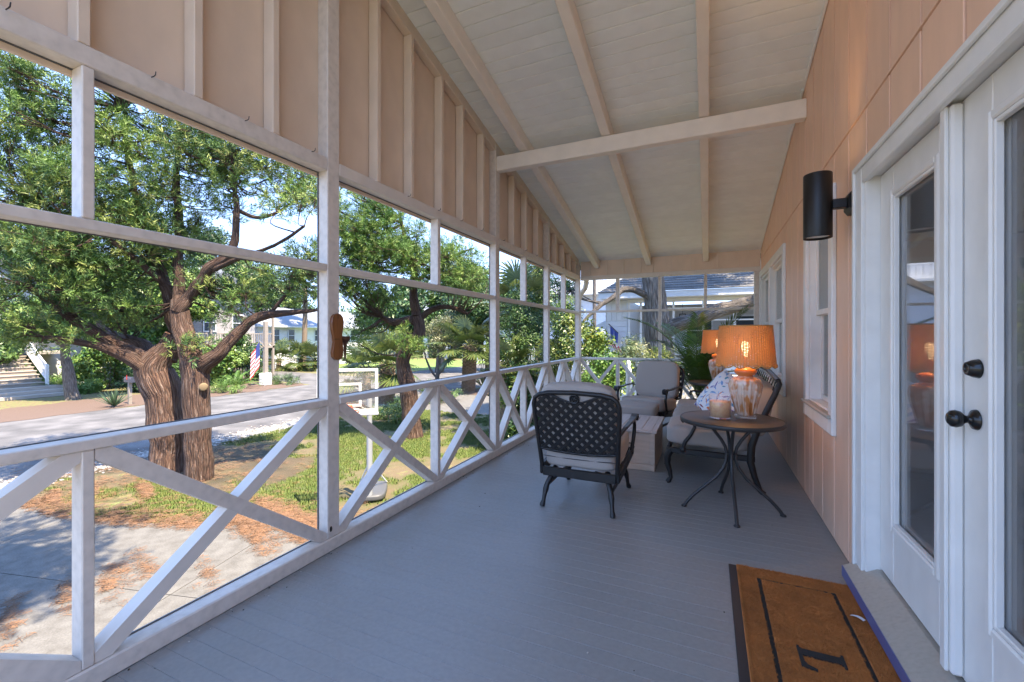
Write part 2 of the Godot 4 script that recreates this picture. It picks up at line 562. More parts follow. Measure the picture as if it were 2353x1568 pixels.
func build_screen_wall() -> void:
	var t := thing("screen_wall", "long white timber screen wall with X-braced railing, facing the street", "wall", V(WALL_L, 0, 3.0))
	var bi := WALL_L
	var bo := WALL_L - 0.08
	var posts := [[-0.43, -0.337], [1.95, 2.043], [4.25, 4.345], [5.955, 6.03], [7.61, 7.70]]
	var halves := [[-1.6, -1.56], [0.812, 0.850], [3.135, 3.178], [5.103, 5.145], [6.782, 6.824]]
	for p in posts:
		var m := MB.new()
		m.bb(V(bi, 0.081, p[0]), V(bo - 0.004, ceil_y(p[1]) - 0.02, p[1]), 0.004)
		wpart(t, "post", m, M.white_b)
	# sill
	var s := MB.new()
	s.bb(V(bi + 0.008, 0.001, NEAR_A), V(bo - 0.02, 0.08, END_A), 0.006)
	wpart(t, "sill", s, M.white_b)
	var edges := [NEAR_A] 
	for p in posts:
		edges.append(p[0]); edges.append(p[1])
	for i in range(0, edges.size() - 1, 2):
		var a0: float = edges[i]
		var a1: float = edges[i + 1]
		if a1 - a0 < 0.2: continue
		for r in [["header", 2.325, 2.402, 0.0, 0.0], ["transom", 1.716, 1.757, -0.002, 0.0], ["rail", 0.893, 0.934, 0.006, 0.0]]:
			var m := MB.new()
			m.bb(V(bi + r[3], r[1], a0 + 0.0008), V(bo, r[2], a1 - 0.0008), 0.004)
			wpart(t, r[0], m, M.white if i % 4 == 0 else M.white_b)
		# gap between half posts
		var cuts := [a0]
		for h in halves:
			if h[0] > a0 and h[1] < a1:
				cuts.append(h[0]); cuts.append(h[1])
				for yy in [[0.081, 0.892], [1.758, 2.324]]:
					var m := MB.new()
					m.bb(V(bi - 0.001, yy[0], h[0]), V(bo, yy[1], h[1]), 0.004)
					wpart(t, "half_post", m, M.white_b)
		cuts.append(a1)
		for c in range(0, cuts.size(), 2):
			var c0: float = cuts[c]
			var c1: float = cuts[c + 1]
			if c1 < -0.5: continue
			x_brace(t, V((bi + bo) * 0.5, 0.081, c0), Vector3(0, 0, -1), Vector3.RIGHT, c1 - c0, 0.811)
		# thin dark beading that holds the insect screen
		for yy in [[0.936, 1.714], [1.759, 2.323], [0.083, 0.891]]:
			for aa in [a0 + 0.003, a1 - 0.003]:
				var m := MB.new()
				m.bb(V(bo + 0.006, yy[0], aa - 0.0025), V(bo - 0.002, yy[1], aa + 0.0025), 0.0)
				wpart(t, "screen_bead", m, M.bead)
			for y2 in yy:
				var m := MB.new()
				m.bb(V(bo + 0.006, y2 - 0.002, a0 + 0.007), V(bo - 0.002, y2 + 0.002, a1 - 0.007), 0.0)
				wpart(t, "screen_bead", m, M.bead)
	# gable above the header: studs with panels set back between them
	var studs := [-1.25, -0.85, 0.0, 0.40, 0.80, 1.198, 1.587, 2.386, 2.768, 3.19, 3.545, 3.957, 4.73, 5.12, 5.53, 6.30, 6.69, 7.06, 7.38]
	for a in studs:
		var m := MB.new()
		m.bb(V(bi - 0.001, 2.403, a), V(bo + 0.002, ceil_y(a + 0.04) - 0.10, a + 0.038), 0.003)
		wpart(t, "stud", m, M.cream)
	var pa := NEAR_A
	while pa < END_A - 0.05:
		var pe: float = minf(pa + 1.19, END_A)
		var poly := PackedVector2Array([Vector2(pa + 0.002, 2.30), Vector2(pe - 0.002, 2.30), Vector2(pe - 0.002, ceil_y(pe) + 0.02), Vector2(pa + 0.002, ceil_y(pa) + 0.02)])
		var m := MB.new()
		m.prism(poly, V(bo - 0.0185, 0, 0), Vector3(0, 0, -1), Vector3.UP, Vector3.RIGHT, 0.016)
		wpart(t, "gable_panel", m, M.cream_panel)
		pa = pe
	var tp := MB.new()
	tp.bar(V((bi + bo) * 0.5 - 0.003, ceil_y(NEAR_A) - 0.052, NEAR_A), V((bi + bo) * 0.5 - 0.003, ceil_y(END_A - 0.1) - 0.052, END_A - 0.1), 0.07, 0.10, Vector3.RIGHT, 0.003)
	wpart(t, "top_plate", tp, M.cream)
	# bent screw hooks along the header
	for a in [0.62, 1.03, 1.43, 1.83, 2.72, 3.13, 3.50, 3.90, 4.42, 5.07, 5.45, 5.88, 6.22, 6.60, 7.0]:
		var h := MB.new()
		var p := V(bi + 0.004, 2.392, a)
		h.tube([p, p + Vector3(0.018, -0.001, 0), p + Vector3(0.024, 0.004, -0.002), p + Vector3(0.026, 0.018, -0.003)], [0.0022, 0.0022, 0.0022, 0.0018], 6)
		wpart(t, "hook", h, M.iron_grey)
	# a wasp-stained knot hole at the foot of a post
	var kn := MB.new()
	kn.lathe(Vector3.ZERO, [Vector2(0.0, 0.0015), Vector2(0.008, 0.001), Vector2(0.010, -0.002)], 10)
	var ko := part(t, "knot", kn.mesh(), M.black)
	ko.transform = Transform3D(Basis(Vector3(0, 1.8, 0), Vector3(1, 0, 0), Vector3(0, 0, -1)), V(bi + 0.002, 0.135, 1.975) - t.position)

func build_end_wall() -> void:
	var t := thing("end_screen_wall", "short white timber screen wall closing the far end of the porch", "wall", V(-0.7, 0, END_A))
	var a0 := END_A
	var a1 := END_A + 0.08
	var full := [[-0.765, -0.717], [0.655, WALL_R - 0.002]]
	var halves := [[-1.474, -1.418], [-0.058, -0.013]]
	for p in full:
		var m := MB.new()
		m.bb(V(p[0], 0.081, a0 - 0.001), V(p[1], 2.324, a1), 0.004)
		wpart(t, "post", m, M.white_b)
	var s := MB.new()
	s.bb(V(WALL_L + 0.01, 0.001, a0 - 0.01), V(WALL_R - 0.002, 0.08, a1 + 0.02), 0.006)
	wpart(t, "sill", s, M.white_b)
	var spans := [[WALL_L + 0.001, -0.766], [-0.716, 0.654]]
	for i in 2:
		var b0: float = spans[i][0]
		var b1: float = spans[i][1]
		for r in [["transom", 1.736, 1.772, 0.002], ["rail", 0.893, 0.934, -0.006]]:
			var m := MB.new()
			m.bb(V(b0, r[1], a0 + r[3]), V(b1, r[2], a1), 0.004)
			wpart(t, r[0], m, M.white)
		var h: Array = halves[i]
		for yy in [[0.081, 0.892], [1.773, 2.324]]:
			var m := MB.new()
			m.bb(V(h[0], yy[0], a0 + 0.001), V(h[1], yy[1], a1), 0.004)
			wpart(t, "half_post", m, M.white_b)
		for c in [[b0, h[0]], [h[1], b1]]:
			x_brace(t, V(c[0], 0.081, (a0 + a1) * 0.5), Vector3.RIGHT, Vector3.BACK, c[1] - c[0], 0.811, 0.05)
	var hd := MB.new()
	hd.bb(V(WALL_L + 0.001, 2.325, a0 - 0.002), V(WALL_R - 0.002, 2.395, a1), 0.005)
	wpart(t, "header", hd, M.white)
	var pn := MB.new()
	pn.bb(V(WALL_L + 0.001, 2.396, a0 + 0.012), V(WALL_R - 0.002, 2.70, a1 - 0.01), 0.002)
	wpart(t, "frieze_panel", pn, M.cream_panel)
	for b in [-1.93, -1.634, -1.344, -1.054, -0.85, -0.56, -0.259, 0.138, 0.432]:
		var m := MB.new()
		m.bb(V(b - 0.012, 2.397, a0 + 0.002), V(b + 0.012, 2.665, a0 + 0.011), 0.003)
		wpart(t, "batten", m, M.cream)

# cuts openings [x0, x1, y0, y1] out of a rectangle; gives the remaining rectangles
func cut(rect: Array, holes: Array) -> Array:
	var xs := [rect[0], rect[1]]
	for h in holes:
		for x in [h[0], h[1]]:
			if x > rect[0] + 0.001 and x < rect[1] - 0.001: xs.append(x)
	xs.sort()
	var out := []
	for i in xs.size() - 1:
		var x0: float = xs[i]
		var x1: float = xs[i + 1]
		if x1 - x0 < 0.001: continue
		var xm := (x0 + x1) * 0.5
		var y: float = rect[2]
		var hs := []
		for h in holes:
			if h[0] < xm and h[1] > xm: hs.append(h)
		hs.sort_custom(func(p, q): return p[2] < q[2])
		for h in hs:
			if h[2] > y + 0.001: out.append([x0, x1, y, minf(h[2], rect[3])])
			y = maxf(y, h[3])
		if rect[3] > y + 0.001: out.append([x0, x1, y, rect[3]])
	return out

func build_house_wall() -> void:
	var t := thing("house", "peach board-sided house wall with white glass doors and two white-framed windows", "house", V(WALL_R, 0, 3.0))
	var R := WALL_R
	var holes := [[1.17, 2.80, 0.0, 2.16], [3.45, 4.17, 0.80, 2.21], [5.42, 7.58, 0.80, 2.21]]
	# backing wall
	var bk := MB.new()
	for r in cut([NEAR_A, END_A + 0.08, -0.3, 2.62], holes):
		bk.bb(V(R + 0.0135, r[2], r[0]), V(R + 0.13, r[3], r[1]), 0.0)
	var gable := PackedVector2Array([Vector2(NEAR_A, 2.62), Vector2(END_A + 0.08, 2.62), Vector2(END_A + 0.08, ceil_y(END_A) - 0.001), Vector2(NEAR_A, ceil_y(NEAR_A))])
	bk.prism(gable, V(R + 0.0135, 0, 0), Vector3(0, 0, -1), Vector3.UP, Vector3.RIGHT, 0.116)
	wpart(t, "wall_core", bk, M.peach_dark)
	# siding boards between grooves, in two tiers
	var n := -12
	while n < 20:
		var a0 := 1.853 + 0.3128 * n + 0.008
		var a1 := a0 + 0.3128 - 0.016
		n += 1
		if a1 < NEAR_A or a0 > END_A: continue
		a0 = maxf(a0, NEAR_A); a1 = minf(a1, END_A)
		var mb := MB.new()
		for r in cut([a0, a1, 0.004, 2.498], holes):
			mb = MB.new()
			mb.bb(V(R, r[2], r[0]), V(R + 0.013, r[3], r[1]), 0.005)
			wpart(t, "siding_board", mb, M.peach[absi(n * 5) % 3])
		var up := MB.new()
		up.prism(PackedVector2Array([Vector2(a0, 2.512), Vector2(a1, 2.512), Vector2(a1, ceil_y(a1) - 0.002), Vector2(a0, ceil_y(a0) - 0.002)]), V(R + 0.001, 0, 0), Vector3(0, 0, -1), Vector3.UP, Vector3.RIGHT, 0.012)
		if ceil_y(a1) > 2.52: wpart(t, "siding_board", up, M.peach[absi(n * 5 + 1) % 3])
	var fl := MB.new()
	fl.bb(V(R - 0.006, 2.5, NEAR_A), V(R + 0.012, 2.507, END_A), 0.001)
	wpart(t, "flashing", fl, M.peach[0])
	# dark room behind the glass
	var room := MB.new()
	room.bb(V(4.6, -0.1, NEAR_A), V(4.7, 2.7, END_A + 0.08), 0.0)
	room.bb(V(R + 0.13, -0.12, NEAR_A), V(4.6, 0.1, END_A + 0.08), 0.0)
	room.bb(V(R + 0.13, 2.62, NEAR_A), V(4.6, 2.7, END_A + 0.08), 0.0)
	room.bb(V(R + 0.13, 0.1, NEAR_A - 0.1), V(4.7, 2.7, NEAR_A), 0.0)
	room.bb(V(R + 0.13, 0.1, END_A), V(4.6, 2.62, END_A + 0.08), 0.0)
	room.bb(V(4.6, GROUND - 0.1, NEAR_A), V(4.7, -0.1, END_A + 0.08), 0.0)
	room.bb(V(R + 0.13, GROUND - 0.1, END_A), V(4.6, -0.12, END_A + 0.08), 0.0)
	wpart(t, "inner_walls", room, M.room)
	# --- windows
	window(t, 3.36, 4.26, 0.68, 2.295, 1)
	window(t, 5.33, 7.66, 0.68, 2.295, 2)
	# --- double glass doors
	door_set(t)

func ring_box(mb: MB, o: float, d: float, a0: float, a1: float, y0: float, y1: float, w: float, ch := 0.003, wb := -1.0, wt := -1.0) -> void:
	# rectangular frame in a wall plane: from o to o + d across, members of width w
	if wb < 0: wb = w
	if wt < 0: wt = w
	mb.bb(V(o, y0, a0), V(o + d, y1, a0 + w), ch)
	mb.bb(V(o, y0, a1 - w), V(o + d, y1, a1), ch)
	mb.bb(V(o + 0.0005, y0, a0 + w + 0.0005), V(o + d, y0 + wb, a1 - w - 0.0005), ch)
	mb.bb(V(o + 0.0005, y1 - wt, a0 + w + 0.0005), V(o + d, y1, a1 - w - 0.0005), ch)

func window(t: Node3D, a0: float, a1: float, y0: float, y1: float, units: int) -> void:
	var R := WALL_R
	var win := Node3D.new()
	win.name = "window"
	t.add_child(win, true)
	win.position = V(R, y0, (a0 + a1) * 0.5) - t.position
	var cs := MB.new()
	ring_box(cs, R - 0.028, 0.0275, a0, a1, y0, y1, 0.092, 0.005, 0.11)
	wpart(win, "casing", cs, M.trim)
	# jamb lining
	var jb := MB.new()
	ring_box(jb, R - 0.004, 0.125, a0 + 0.0925, a1 - 0.0925, y0 + 0.1105, y1 - 0.0925, 0.03, 0.003)
	if units == 2:
		var am := (a0 + a1) * 0.5
		jb.bb(V(R - 0.026, y0 + 0.111, am - 0.05), V(R + 0.12, y1 - 0.093, am + 0.05), 0.004)
	wpart(win, "jamb", jb, M.trim)
	var sl := MB.new()
	sl.bb(V(R - 0.05, y0 + 0.105, a0 + 0.02), V(R + 0.07, y0 + 0.128, a1 - 0.02), 0.005)
	wpart(win, "sill", sl, M.sill_tan if units == 1 else M.trim)
	for u in units:
		var wa := (a1 - a0 - 0.185) / units
		var s0 := a0 + 0.0925 + wa * u + (0.03 if u == 0 else 0.05)
		var s1 := a0 + 0.0925 + wa * (u + 1) - (0.03 if u == units - 1 else 0.05)
		var ym := y0 + 0.82
		for sash in [[ym - 0.02, y1 - 0.123, R + 0.035], [y0 + 0.142, ym + 0.02, R + 0.068]]:
			var sm := MB.new()
			ring_box(sm, sash[2], 0.030, s0 + 0.001, s1 - 0.001, sash[0], sash[1], 0.042, 0.004)
			wpart(win, "sash", sm, M.trim)
			var gm := MB.new()
			gm.bb(V(sash[2] + 0.013, sash[0] + 0.04, s0 + 0.04), V(sash[2] + 0.017, sash[1] - 0.04, s1 - 0.04), 0.0)
			wpart(win, "pane", gm, M.glass_dark)
		var bl := MB.new()
		bl.bb(V(R + 0.118, y0 + 0.13, s0), V(R + 0.126, y1 - 0.12, s1), 0.0)
		wpart(win, "blind", bl, M.blind)

func door_set(t: Node3D) -> void:
	var R := WALL_R
	var fr := MB.new()
	var o := R - 0.03
	# casing boards with a raised back band
	for e in [[2.765, 2.87, 2.842], [1.10, 1.205, 1.128]]:
		fr.bb(V(o, 0.085, e[0]), V(R - 0.0005, 2.205, e[1]), 0.004)
	fr.bb(V(o + 0.001, 2.102, 1.206), V(R - 0.0005, 2.205, 2.764), 0.004)
	fr.bb(V(o - 0.014, 0.086, 2.844), V(o - 0.0005, 2.203, 2.869), 0.005)
	fr.bb(V(o - 0.014, 2.178, 1.13), V(o - 0.0005, 2.204, 2.843), 0.005)
	wpart(t, "door_casing", fr, M.trim)
	var jb := MB.new()
	jb.bb(V(R - 0.016, 0.1, 2.745), V(R + 0.115, 2.15, 2.7645), 0.004)
	jb.bb(V(R - 0.016, 0.1, 1.2055), V(R + 0.115, 2.15, 1.225), 0.004)
	jb.bb(V(R - 0.0155, 2.122, 1.2255), V(R + 0.115, 2.15, 2.7445), 0.004)
	jb.bb(V(R + 0.085, 0.17, 2.722), V(R + 0.11, 2.121, 2.7445), 0.002)
	wpart(t, "door_jamb", jb, M.trim)
	# sloping threshold with a strip of blue protective film on its nose
	var th := MB.new()
	th.prism(PackedVector2Array([Vector2(R - 0.085, 0.032), Vector2(R - 0.085, 0.088), Vector2(R + 0.03, 0.148), Vector2(R + 0.12, 0.152), Vector2(R + 0.12, 0.004), Vector2(R - 0.06, 0.004)]), Vector3(0, 0, -2.862), Vector3.RIGHT, Vector3.UP, Vector3.BACK, 1.75)
	wpart(t, "threshold", th, M.sill_tan)
	var film := MB.new()
	film.bb(V(R - 0.089, 0.034, 1.12), V(R - 0.0855, 0.089, 2.861), 0.001)
	wpart(t, "threshold_film", film, M.blue_film)
	# two leaves
	for leaf in [[1.970, 2.741, "far"], [1.229, 1.966, "near"]]:
		var d := Node3D.new()
		d.name = "glass_door"
		t.add_child(d, true)
		d.position = V(R + 0.05, 0.16, leaf[0]) - t.position
		var f0 := R + 0.042
		var lm := MB.new()
		ring_box(lm, f0, 0.044, leaf[0], leaf[1], 0.158, 2.118, 0.165, 0.004, 0.27, 0.135)
		wpart(d, "leaf", lm, M.door)
		# moulded glazing frame: two stepped rings
		var g0: float = leaf[0] + 0.165
		var g1: float = leaf[1] - 0.165
		var mo := MB.new()
		ring_box(mo, f0 - 0.012, 0.03, g0 - 0.018, g1 + 0.018, 0.41, 2.001, 0.030, 0.006)
		ring_box(mo, f0 - 0.006, 0.022, g0 + 0.0125, g1 - 0.0125, 0.4405, 1.9705, 0.014, 0.005)
		wpart(d, "glazing_bead", mo, M.door)
		var gl := MB.new()
		gl.bb(V(f0 + 0.018, 0.43, g0 + 0.004), V(f0 + 0.024, 1.98, g1 - 0.004), 0.0)
		wpart(d, "pane", gl, M.glass)
		if leaf[2] == "far":
			var asg := MB.new()
			asg.bb(V(f0 - 0.034, 0.168, 1.955), V(f0 - 0.0005, 2.108, 2.03), 0.010)
			asg.bb(V(f0 - 0.046, 0.17, 1.972), V(f0 - 0.0345, 2.106, 2.008), 0.005)
			wpart(d, "astragal", asg, M.door)
		else:
			var bs := Basis(Vector3(0, 1, 0), Vector3(-1, 0, 0), Vector3(0, 0, 1))
			var kb := MB.new()
			kb.lathe(Vector3.ZERO, [Vector2(0.0, 0.072), Vector2(0.016, 0.071), Vector2(0.026, 0.063), Vector2(0.0285, 0.052), Vector2(0.025, 0.040), Vector2(0.014, 0.031), Vector2(0.011, 0.022), Vector2(0.018, 0.016), Vector2(0.031, 0.009), Vector2(0.033, 0.001)], 28)
			var ko := part(d, "knob", kb.mesh(), M.gloss)
			ko.transform = Transform3D(bs, V(f0 - 0.0005, 1.05, 1.885) - t.position - d.position)
			var db := MB.new()
			db.lathe(Vector3.ZERO, [Vector2(0.0, 0.028), Vector2(0.012, 0.0275), Vector2(0.0125, 0.030), Vector2(0.020, 0.030), Vector2(0.028, 0.014), Vector2(0.031, 0.001)], 28)
			var dbo := part(d, "deadbolt", db.mesh(), M.gloss)
			dbo.transform = Transform3D(bs, V(f0 - 0.0005, 1.215, 1.875) - t.position - d.position)

# ------------------------------------------------------------------ furniture
var wrinkle: FastNoiseLite

func furniture_materials() -> void:
	wrinkle = noise(21, 0.35, 3)
	TX.weave = grey_tex(31, 0.45, 2, 0.70, 1.0, 256)
	M.cloth = mat(Color(0.56, 0.49, 0.43), 0.9, TX.weave, Vector3(7, 7, 7), TX.weave, 0.08)
	M.cloth.rim_enabled = true; M.cloth.rim = 0.25; M.cloth.rim_tint = 0.6
	M.pale_wood = mat(Color(0.62, 0.47, 0.36), 0.6, TX.grain_x, Vector3(1.4, 1.4, 1.4))
	M.pale_wood_top = mat(Color(0.60, 0.50, 0.44), 0.55, TX.grain_y, Vector3(2.2, 2.2, 0.5))
	M.table_top = mat(Color(0.17, 0.115, 0.075), 0.5, TX.speck, Vector3(4, 4, 4))
	M.wicker = mat(Color(0.84, 0.47, 0.15), 0.55, TX.speck, Vector3(14, 14, 14))
	M.wicker.backlight_enabled = true
	M.wicker.backlight = Color(0.42, 0.20, 0.04).linear_to_srgb()
	var swirl := ramp_tex(41, 0.011, 3, [[0.0, Color(0.30, 0.085, 0.02)], [0.32, Color(0.55, 0.22, 0.07)], [0.47, Color(0.74, 0.60, 0.48)], [0.62, Color(0.66, 0.55, 0.47)], [0.75, Color(0.60, 0.30, 0.12)], [1.0, Color(0.36, 0.10, 0.03)]], 256)
	M.art_glass = mat(Color(1, 1, 1), 0.06, swirl, Vector3(3.5, 1.6, 3.5))
	M.art_glass.clearcoat_enabled = true; M.art_glass.clearcoat = 0.8; M.art_glass.clearcoat_roughness = 0.03
	M.amber = mat(Color(0.62, 0.20, 0.04), 0.12, swirl, Vector3(2, 2, 2))
	M.amber.albedo_texture = null
	M.amber.clearcoat_enabled = true
	M.clear = glass(0.08)
	M.bulb = mat(Color(0.9, 0.85, 0.75), 0.4)
	M.bulb.emission_enabled = true; M.bulb.emission = Color(1.0, 0.85, 0.62); M.bulb.emission_energy_multiplier = 1.2
	M.wax = mat(Color(0.85, 0.60, 0.34), 0.4, ramp_tex(43, 0.012, 3, [[0.0, Color(0.55, 0.16, 0.05)], [0.35, Color(0.95, 0.60, 0.25)], [0.6, Color(1.0, 0.86, 0.6)], [1.0, Color(0.75, 0.30, 0.10)]], 256), Vector3(3, 3, 3))

func build_furniture() -> void:
	furniture_materials()
	var c1 := make_chair("black cast-metal rocker armchair with woven lattice back and beige cushions, back turned to the camera")
	c1.position = V(-0.90, 0, 3.52)
	c1.rotation.y = 0.0
	var c2 := copy(c1, "black metal armchair with beige cushions facing the camera, before the end railing")
	c2.position = V(-0.72, 0, 6.18)
	c2.rotation.y = PI - deg_to_rad(14.0)
	make_trunk()
	make_ottoman()
	make_sofa()
	var tb := make_table("round dark-topped bistro table nearest the doors, carrying the large wicker lamp")
	tb.position = V(0.16, 0, 3.72)
	var tb2 := copy(tb, "round bistro table half hidden at the far end of the sofa, under the rear lamp")
	tb2.position = V(0.12, 0, 6.55)
	tb2.rotation.y = 0.6
	var lp := make_lamp("table lamp with scalloped orange wicker shade and swirled glass base, nearer one")
	lp.position = V(0.262, 0.69, 3.78)
	var lp2 := copy(lp, "table lamp with orange wicker shade half hidden behind the nearer lamp")
	lp2.position = V(0.12, 0.69, 6.5)
	lp2.rotation.y = 1.1
	make_candle()
	make_pillow()
	make_potted_palm()

func make_chair(label: String) -> Node3D:
	var t := thing("armchair", label, "armchair", Vector3.ZERO, "matching porch armchairs")
	# local axes: front is -z
	var rec := 0.20          # recline of the back: z shift per metre of height
	var bo := Vector3(0, 0.285, 0.285)
	var bu := Vector3(0, 1.0, rec).normalized()
	var bn := Vector3(0, -rec, 1.0).normalized()
	# back frame loop
	var outl := []
	for p in [[-0.292, -0.02], [-0.300, 0.12], [-0.312, 0.28], [-0.325, 0.46], [-0.326, 0.53], [-0.312, 0.575], [-0.275, 0.603], [-0.20, 0.618], [0.0, 0.626]]:
		outl.append(Vector2(p[0], p[1]))
	for i in range(7, -1, -1): outl.append(Vector2(-outl[i].x, outl[i].y))
	var loop := []
	var rr := []
	for p in outl:
		loop.append(bo + Vector3.RIGHT * p.x + bu * p.y); rr.append(0.0175)
	var mb := MB.new()
	mb.tube(loop, rr, 10)
	part(t, "back_frame", mb.mesh(), M.iron)
	# lower edge of the lattice, sagging a little, and the seat back rail
	var low := MB.new()
	var lp := []
	var lr := []
	for i in 9:
		var x := lerpf(-0.298, 0.298, i / 8.0)
		lp.append(bo + Vector3.RIGHT * x + bu * (0.165 - 0.022 * (1.0 - pow(absf(x) / 0.3, 2.0)))); lr.append(0.012)
	low.tube(lp, lr, 8)
	part(t, "back_rail", low.mesh(), M.iron)
	# woven lattice: strips clipped to the outline of the back
	var shape := PackedVector2Array()
	for i in 9: 
		var x := lerpf(-0.29, 0.29, i / 8.0)
		shape.append(Vector2(x, 0.165 - 0.022 * (1.0 - pow(absf(x) / 0.3, 2.0))))
	for p in [Vector2(0.31, 0.46), Vector2(0.31, 0.53), Vector2(0.295, 0.565), Vector2(0.26, 0.588), Vector2(0.19, 0.600)]: shape.append(p)
	for i in 9:  # swag either side of the medallion
		var x := lerpf(0.17, -0.17, i / 8.0)
		shape.append(Vector2(x, 0.595 - 0.055 * (1.0 - pow(absf(x) / 0.17, 1.5))))
	for p in [Vector2(-0.19, 0.600), Vector2(-0.26, 0.588), Vector2(-0.295, 0.565), Vector2(-0.31, 0.53), Vector2(-0.31, 0.46)]: shape.append(p)
	var pitch := 0.0525
	var wide := 0.0285
	for dirn in [1.0, -1.0]:
		var d := Vector2(1.0, dirn * 1.0).normalized()
		var nrm := Vector2(-d.y, d.x)
		for k in range(-14, 15):
			var c := Vector2(0, 0.37) + nrm * (k * pitch)
			var strip := PackedVector2Array([c - d * 0.7 - nrm * wide * 0.5, c + d * 0.7 - nrm * wide * 0.5, c + d * 0.7 + nrm * wide * 0.5, c - d * 0.7 + nrm * wide * 0.5])
			for poly in Geometry2D.intersect_polygons(strip, shape):
				if poly.size() < 3: continue
				var sm := MB.new()
				sm.prism(poly, bo + bn * (0.002 if dirn > 0 else -0.005), Vector3.RIGHT, bu, bn, 0.007)
				# raised centre rib of each strip
				var q0 := Vector2.ZERO; var q1 := Vector2.ZERO; var lo := 1e9; var hi := -1e9
				for p in poly:
					var s := (p - c).dot(d)
					if s < lo: lo = s
					if s > hi: hi = s
				if hi - lo > 0.06:
					q0 = c + d * (lo + 0.015); q1 = c + d * (hi - 0.015)
					var zz := bn * (0.0095 if dirn > 0 else 0.0025)
					sm.bar(bo + Vector3.RIGHT * q0.x + bu * q0.y + zz, bo + Vector3.RIGHT * q1.x + bu * q1.y + zz, 0.007, 0.004, bn.cross(Vector3.RIGHT * d.x + bu * d.y), 0.0012)
				part(t, "lattice_strip", sm.mesh(), M.iron)
	# medallion with a small rosette, and the swag line
	var md := MB.new()
	md.lathe(Vector3.ZERO, [Vector2(0.0, 0.010), Vector2(0.008, 0.011), Vector2(0.012, 0.006), Vector2(0.026, 0.006), Vector2(0.029, 0.012), Vector2(0.036, 0.012), Vector2(0.039, 0.004), Vector2(0.039, -0.006), Vector2(0.0, -0.006)], 26)
	var mo := part(t, "medallion", md.mesh(), M.iron)
	mo.transform = Transform3D(Basis(Vector3.RIGHT, bn, -bu), bo + bu * 0.578 + bn * 0.004)
	for k in 6:
		var pt := MB.new()
		var an := TAU * k / 6.0
		pt.cushion(Vector3(cos(an) * 0.017, 0.009, sin(an) * 0.017), Vector3(0.013, 0.008, 0.013), Basis.IDENTITY, 2.2, 3)
		part(mo, "petal", pt.mesh(), M.iron)
	var sw := MB.new()
	var sp := []
	var sr := []
	for i in 13:
		var x := lerpf(-0.22, 0.22, i / 12.0)
		var y := 0.602 - 0.058 * maxf(0.0, 1.0 - pow(absf(x) / 0.17, 1.5))
		sp.append(bo + Vector3.RIGHT * x + bu * y + bn * 0.004); sr.append(0.008)
	sw.tube(sp, sr, 6)
	part(t, "swag", sw.mesh(), M.iron)
	# seat frame: side rails with a stepped moulding, back and front rails
	for s in [-1.0, 1.0]:
		var r1 := MB.new()
		r1.bar(Vector3(0.298 * s, 0.270, 0.30), Vector3(0.300 * s, 0.330, -0.36), 0.026, 0.075, Vector3.RIGHT, 0.006)
		r1.bar(Vector3(0.312 * s, 0.300, 0.28), Vector3(0.314 * s, 0.358, -0.36), 0.012, 0.018, Vector3.RIGHT, 0.004)
		part(t, "side_rail", r1.mesh(), M.iron)
	for z in [[0.292, 0.262, 0.07], [-0.345, 0.315, 0.08]]:
		var r2 := MB.new()
		r2.bar(Vector3(-0.285, z[1], z[0]), Vector3(0.285, z[1], z[0]), 0.024, z[2], Vector3.BACK, 0.006)
		part(t, "cross_rail", r2.mesh(), M.iron)
	# curved apron and splayed cabriole legs on the rocker base
	for s in [-1.0, 1.0]:
		for f in [1.0, -1.0]:
			var lg := MB.new()
			var x0: float = 0.205 * s
			var zf: float = 0.335 * f
			lg.tube([Vector3(x0, 0.275, zf * 0.62), Vector3(x0 + 0.018 * s, 0.225, zf * 0.80), Vector3(x0 + 0.042 * s, 0.165, zf * 0.90), Vector3(x0 + 0.050 * s, 0.125, zf * 0.935), Vector3(x0 + 0.056 * s, 0.085, zf * 0.97), Vector3(x0 + 0.060 * s, 0.045, zf), Vector3(x0 + 0.066 * s, 0.016, zf * 1.035), Vector3(x0 + 0.067 * s, 0.003, zf * 1.045)],
				[0.024, 0.021, 0.020, 0.023, 0.0165, 0.0155, 0.0215, 0.019], 12)
			part(t, "leg", lg.mesh(), M.iron)
		var st := MB.new()
		st.bar(Vector3(0.247 * s, 0.158, 0.29), Vector3(0.247 * s, 0.158, -0.29), 0.016, 0.03, Vector3.RIGHT, 0.004)
		st.bar(Vector3(0.225 * s, 0.232, 0.20), Vector3(0.10 * s, 0.25, 0.19), 0.018, 0.05, Vector3.BACK, 0.004)
		part(t, "stretcher", st.mesh(), M.iron)
	# arms: flat top that scrolls down at the front, on a bowed support
	for s in [-1.0, 1.0]:
		var ar := MB.new()
		var ap := [Vector3(0.318 * s, 0.600, 0.335), Vector3(0.335 * s, 0.628, 0.20), Vector3(0.338 * s, 0.633, 0.02), Vector3(0.330 * s, 0.622, -0.16), Vector3(0.326 * s, 0.628, -0.27), Vector3(0.325 * s, 0.640, -0.335), Vector3(0.325 * s, 0.635, -0.372), Vector3(0.325 * s, 0.612, -0.388), Vector3(0.325 * s, 0.590, -0.378)]
		for i in ap.size() - 1:
			var wv: float = [0.030, 0.036, 0.040, 0.048, 0.056, 0.058, 0.056, 0.05][i]
			ar.bar(ap[i], ap[i + 1] + (ap[i + 1] - ap[i]).normalized() * 0.006, wv, 0.018, Vector3.RIGHT, 0.005)
		part(t, "arm", ar.mesh(), M.iron)
		var su := MB.new()
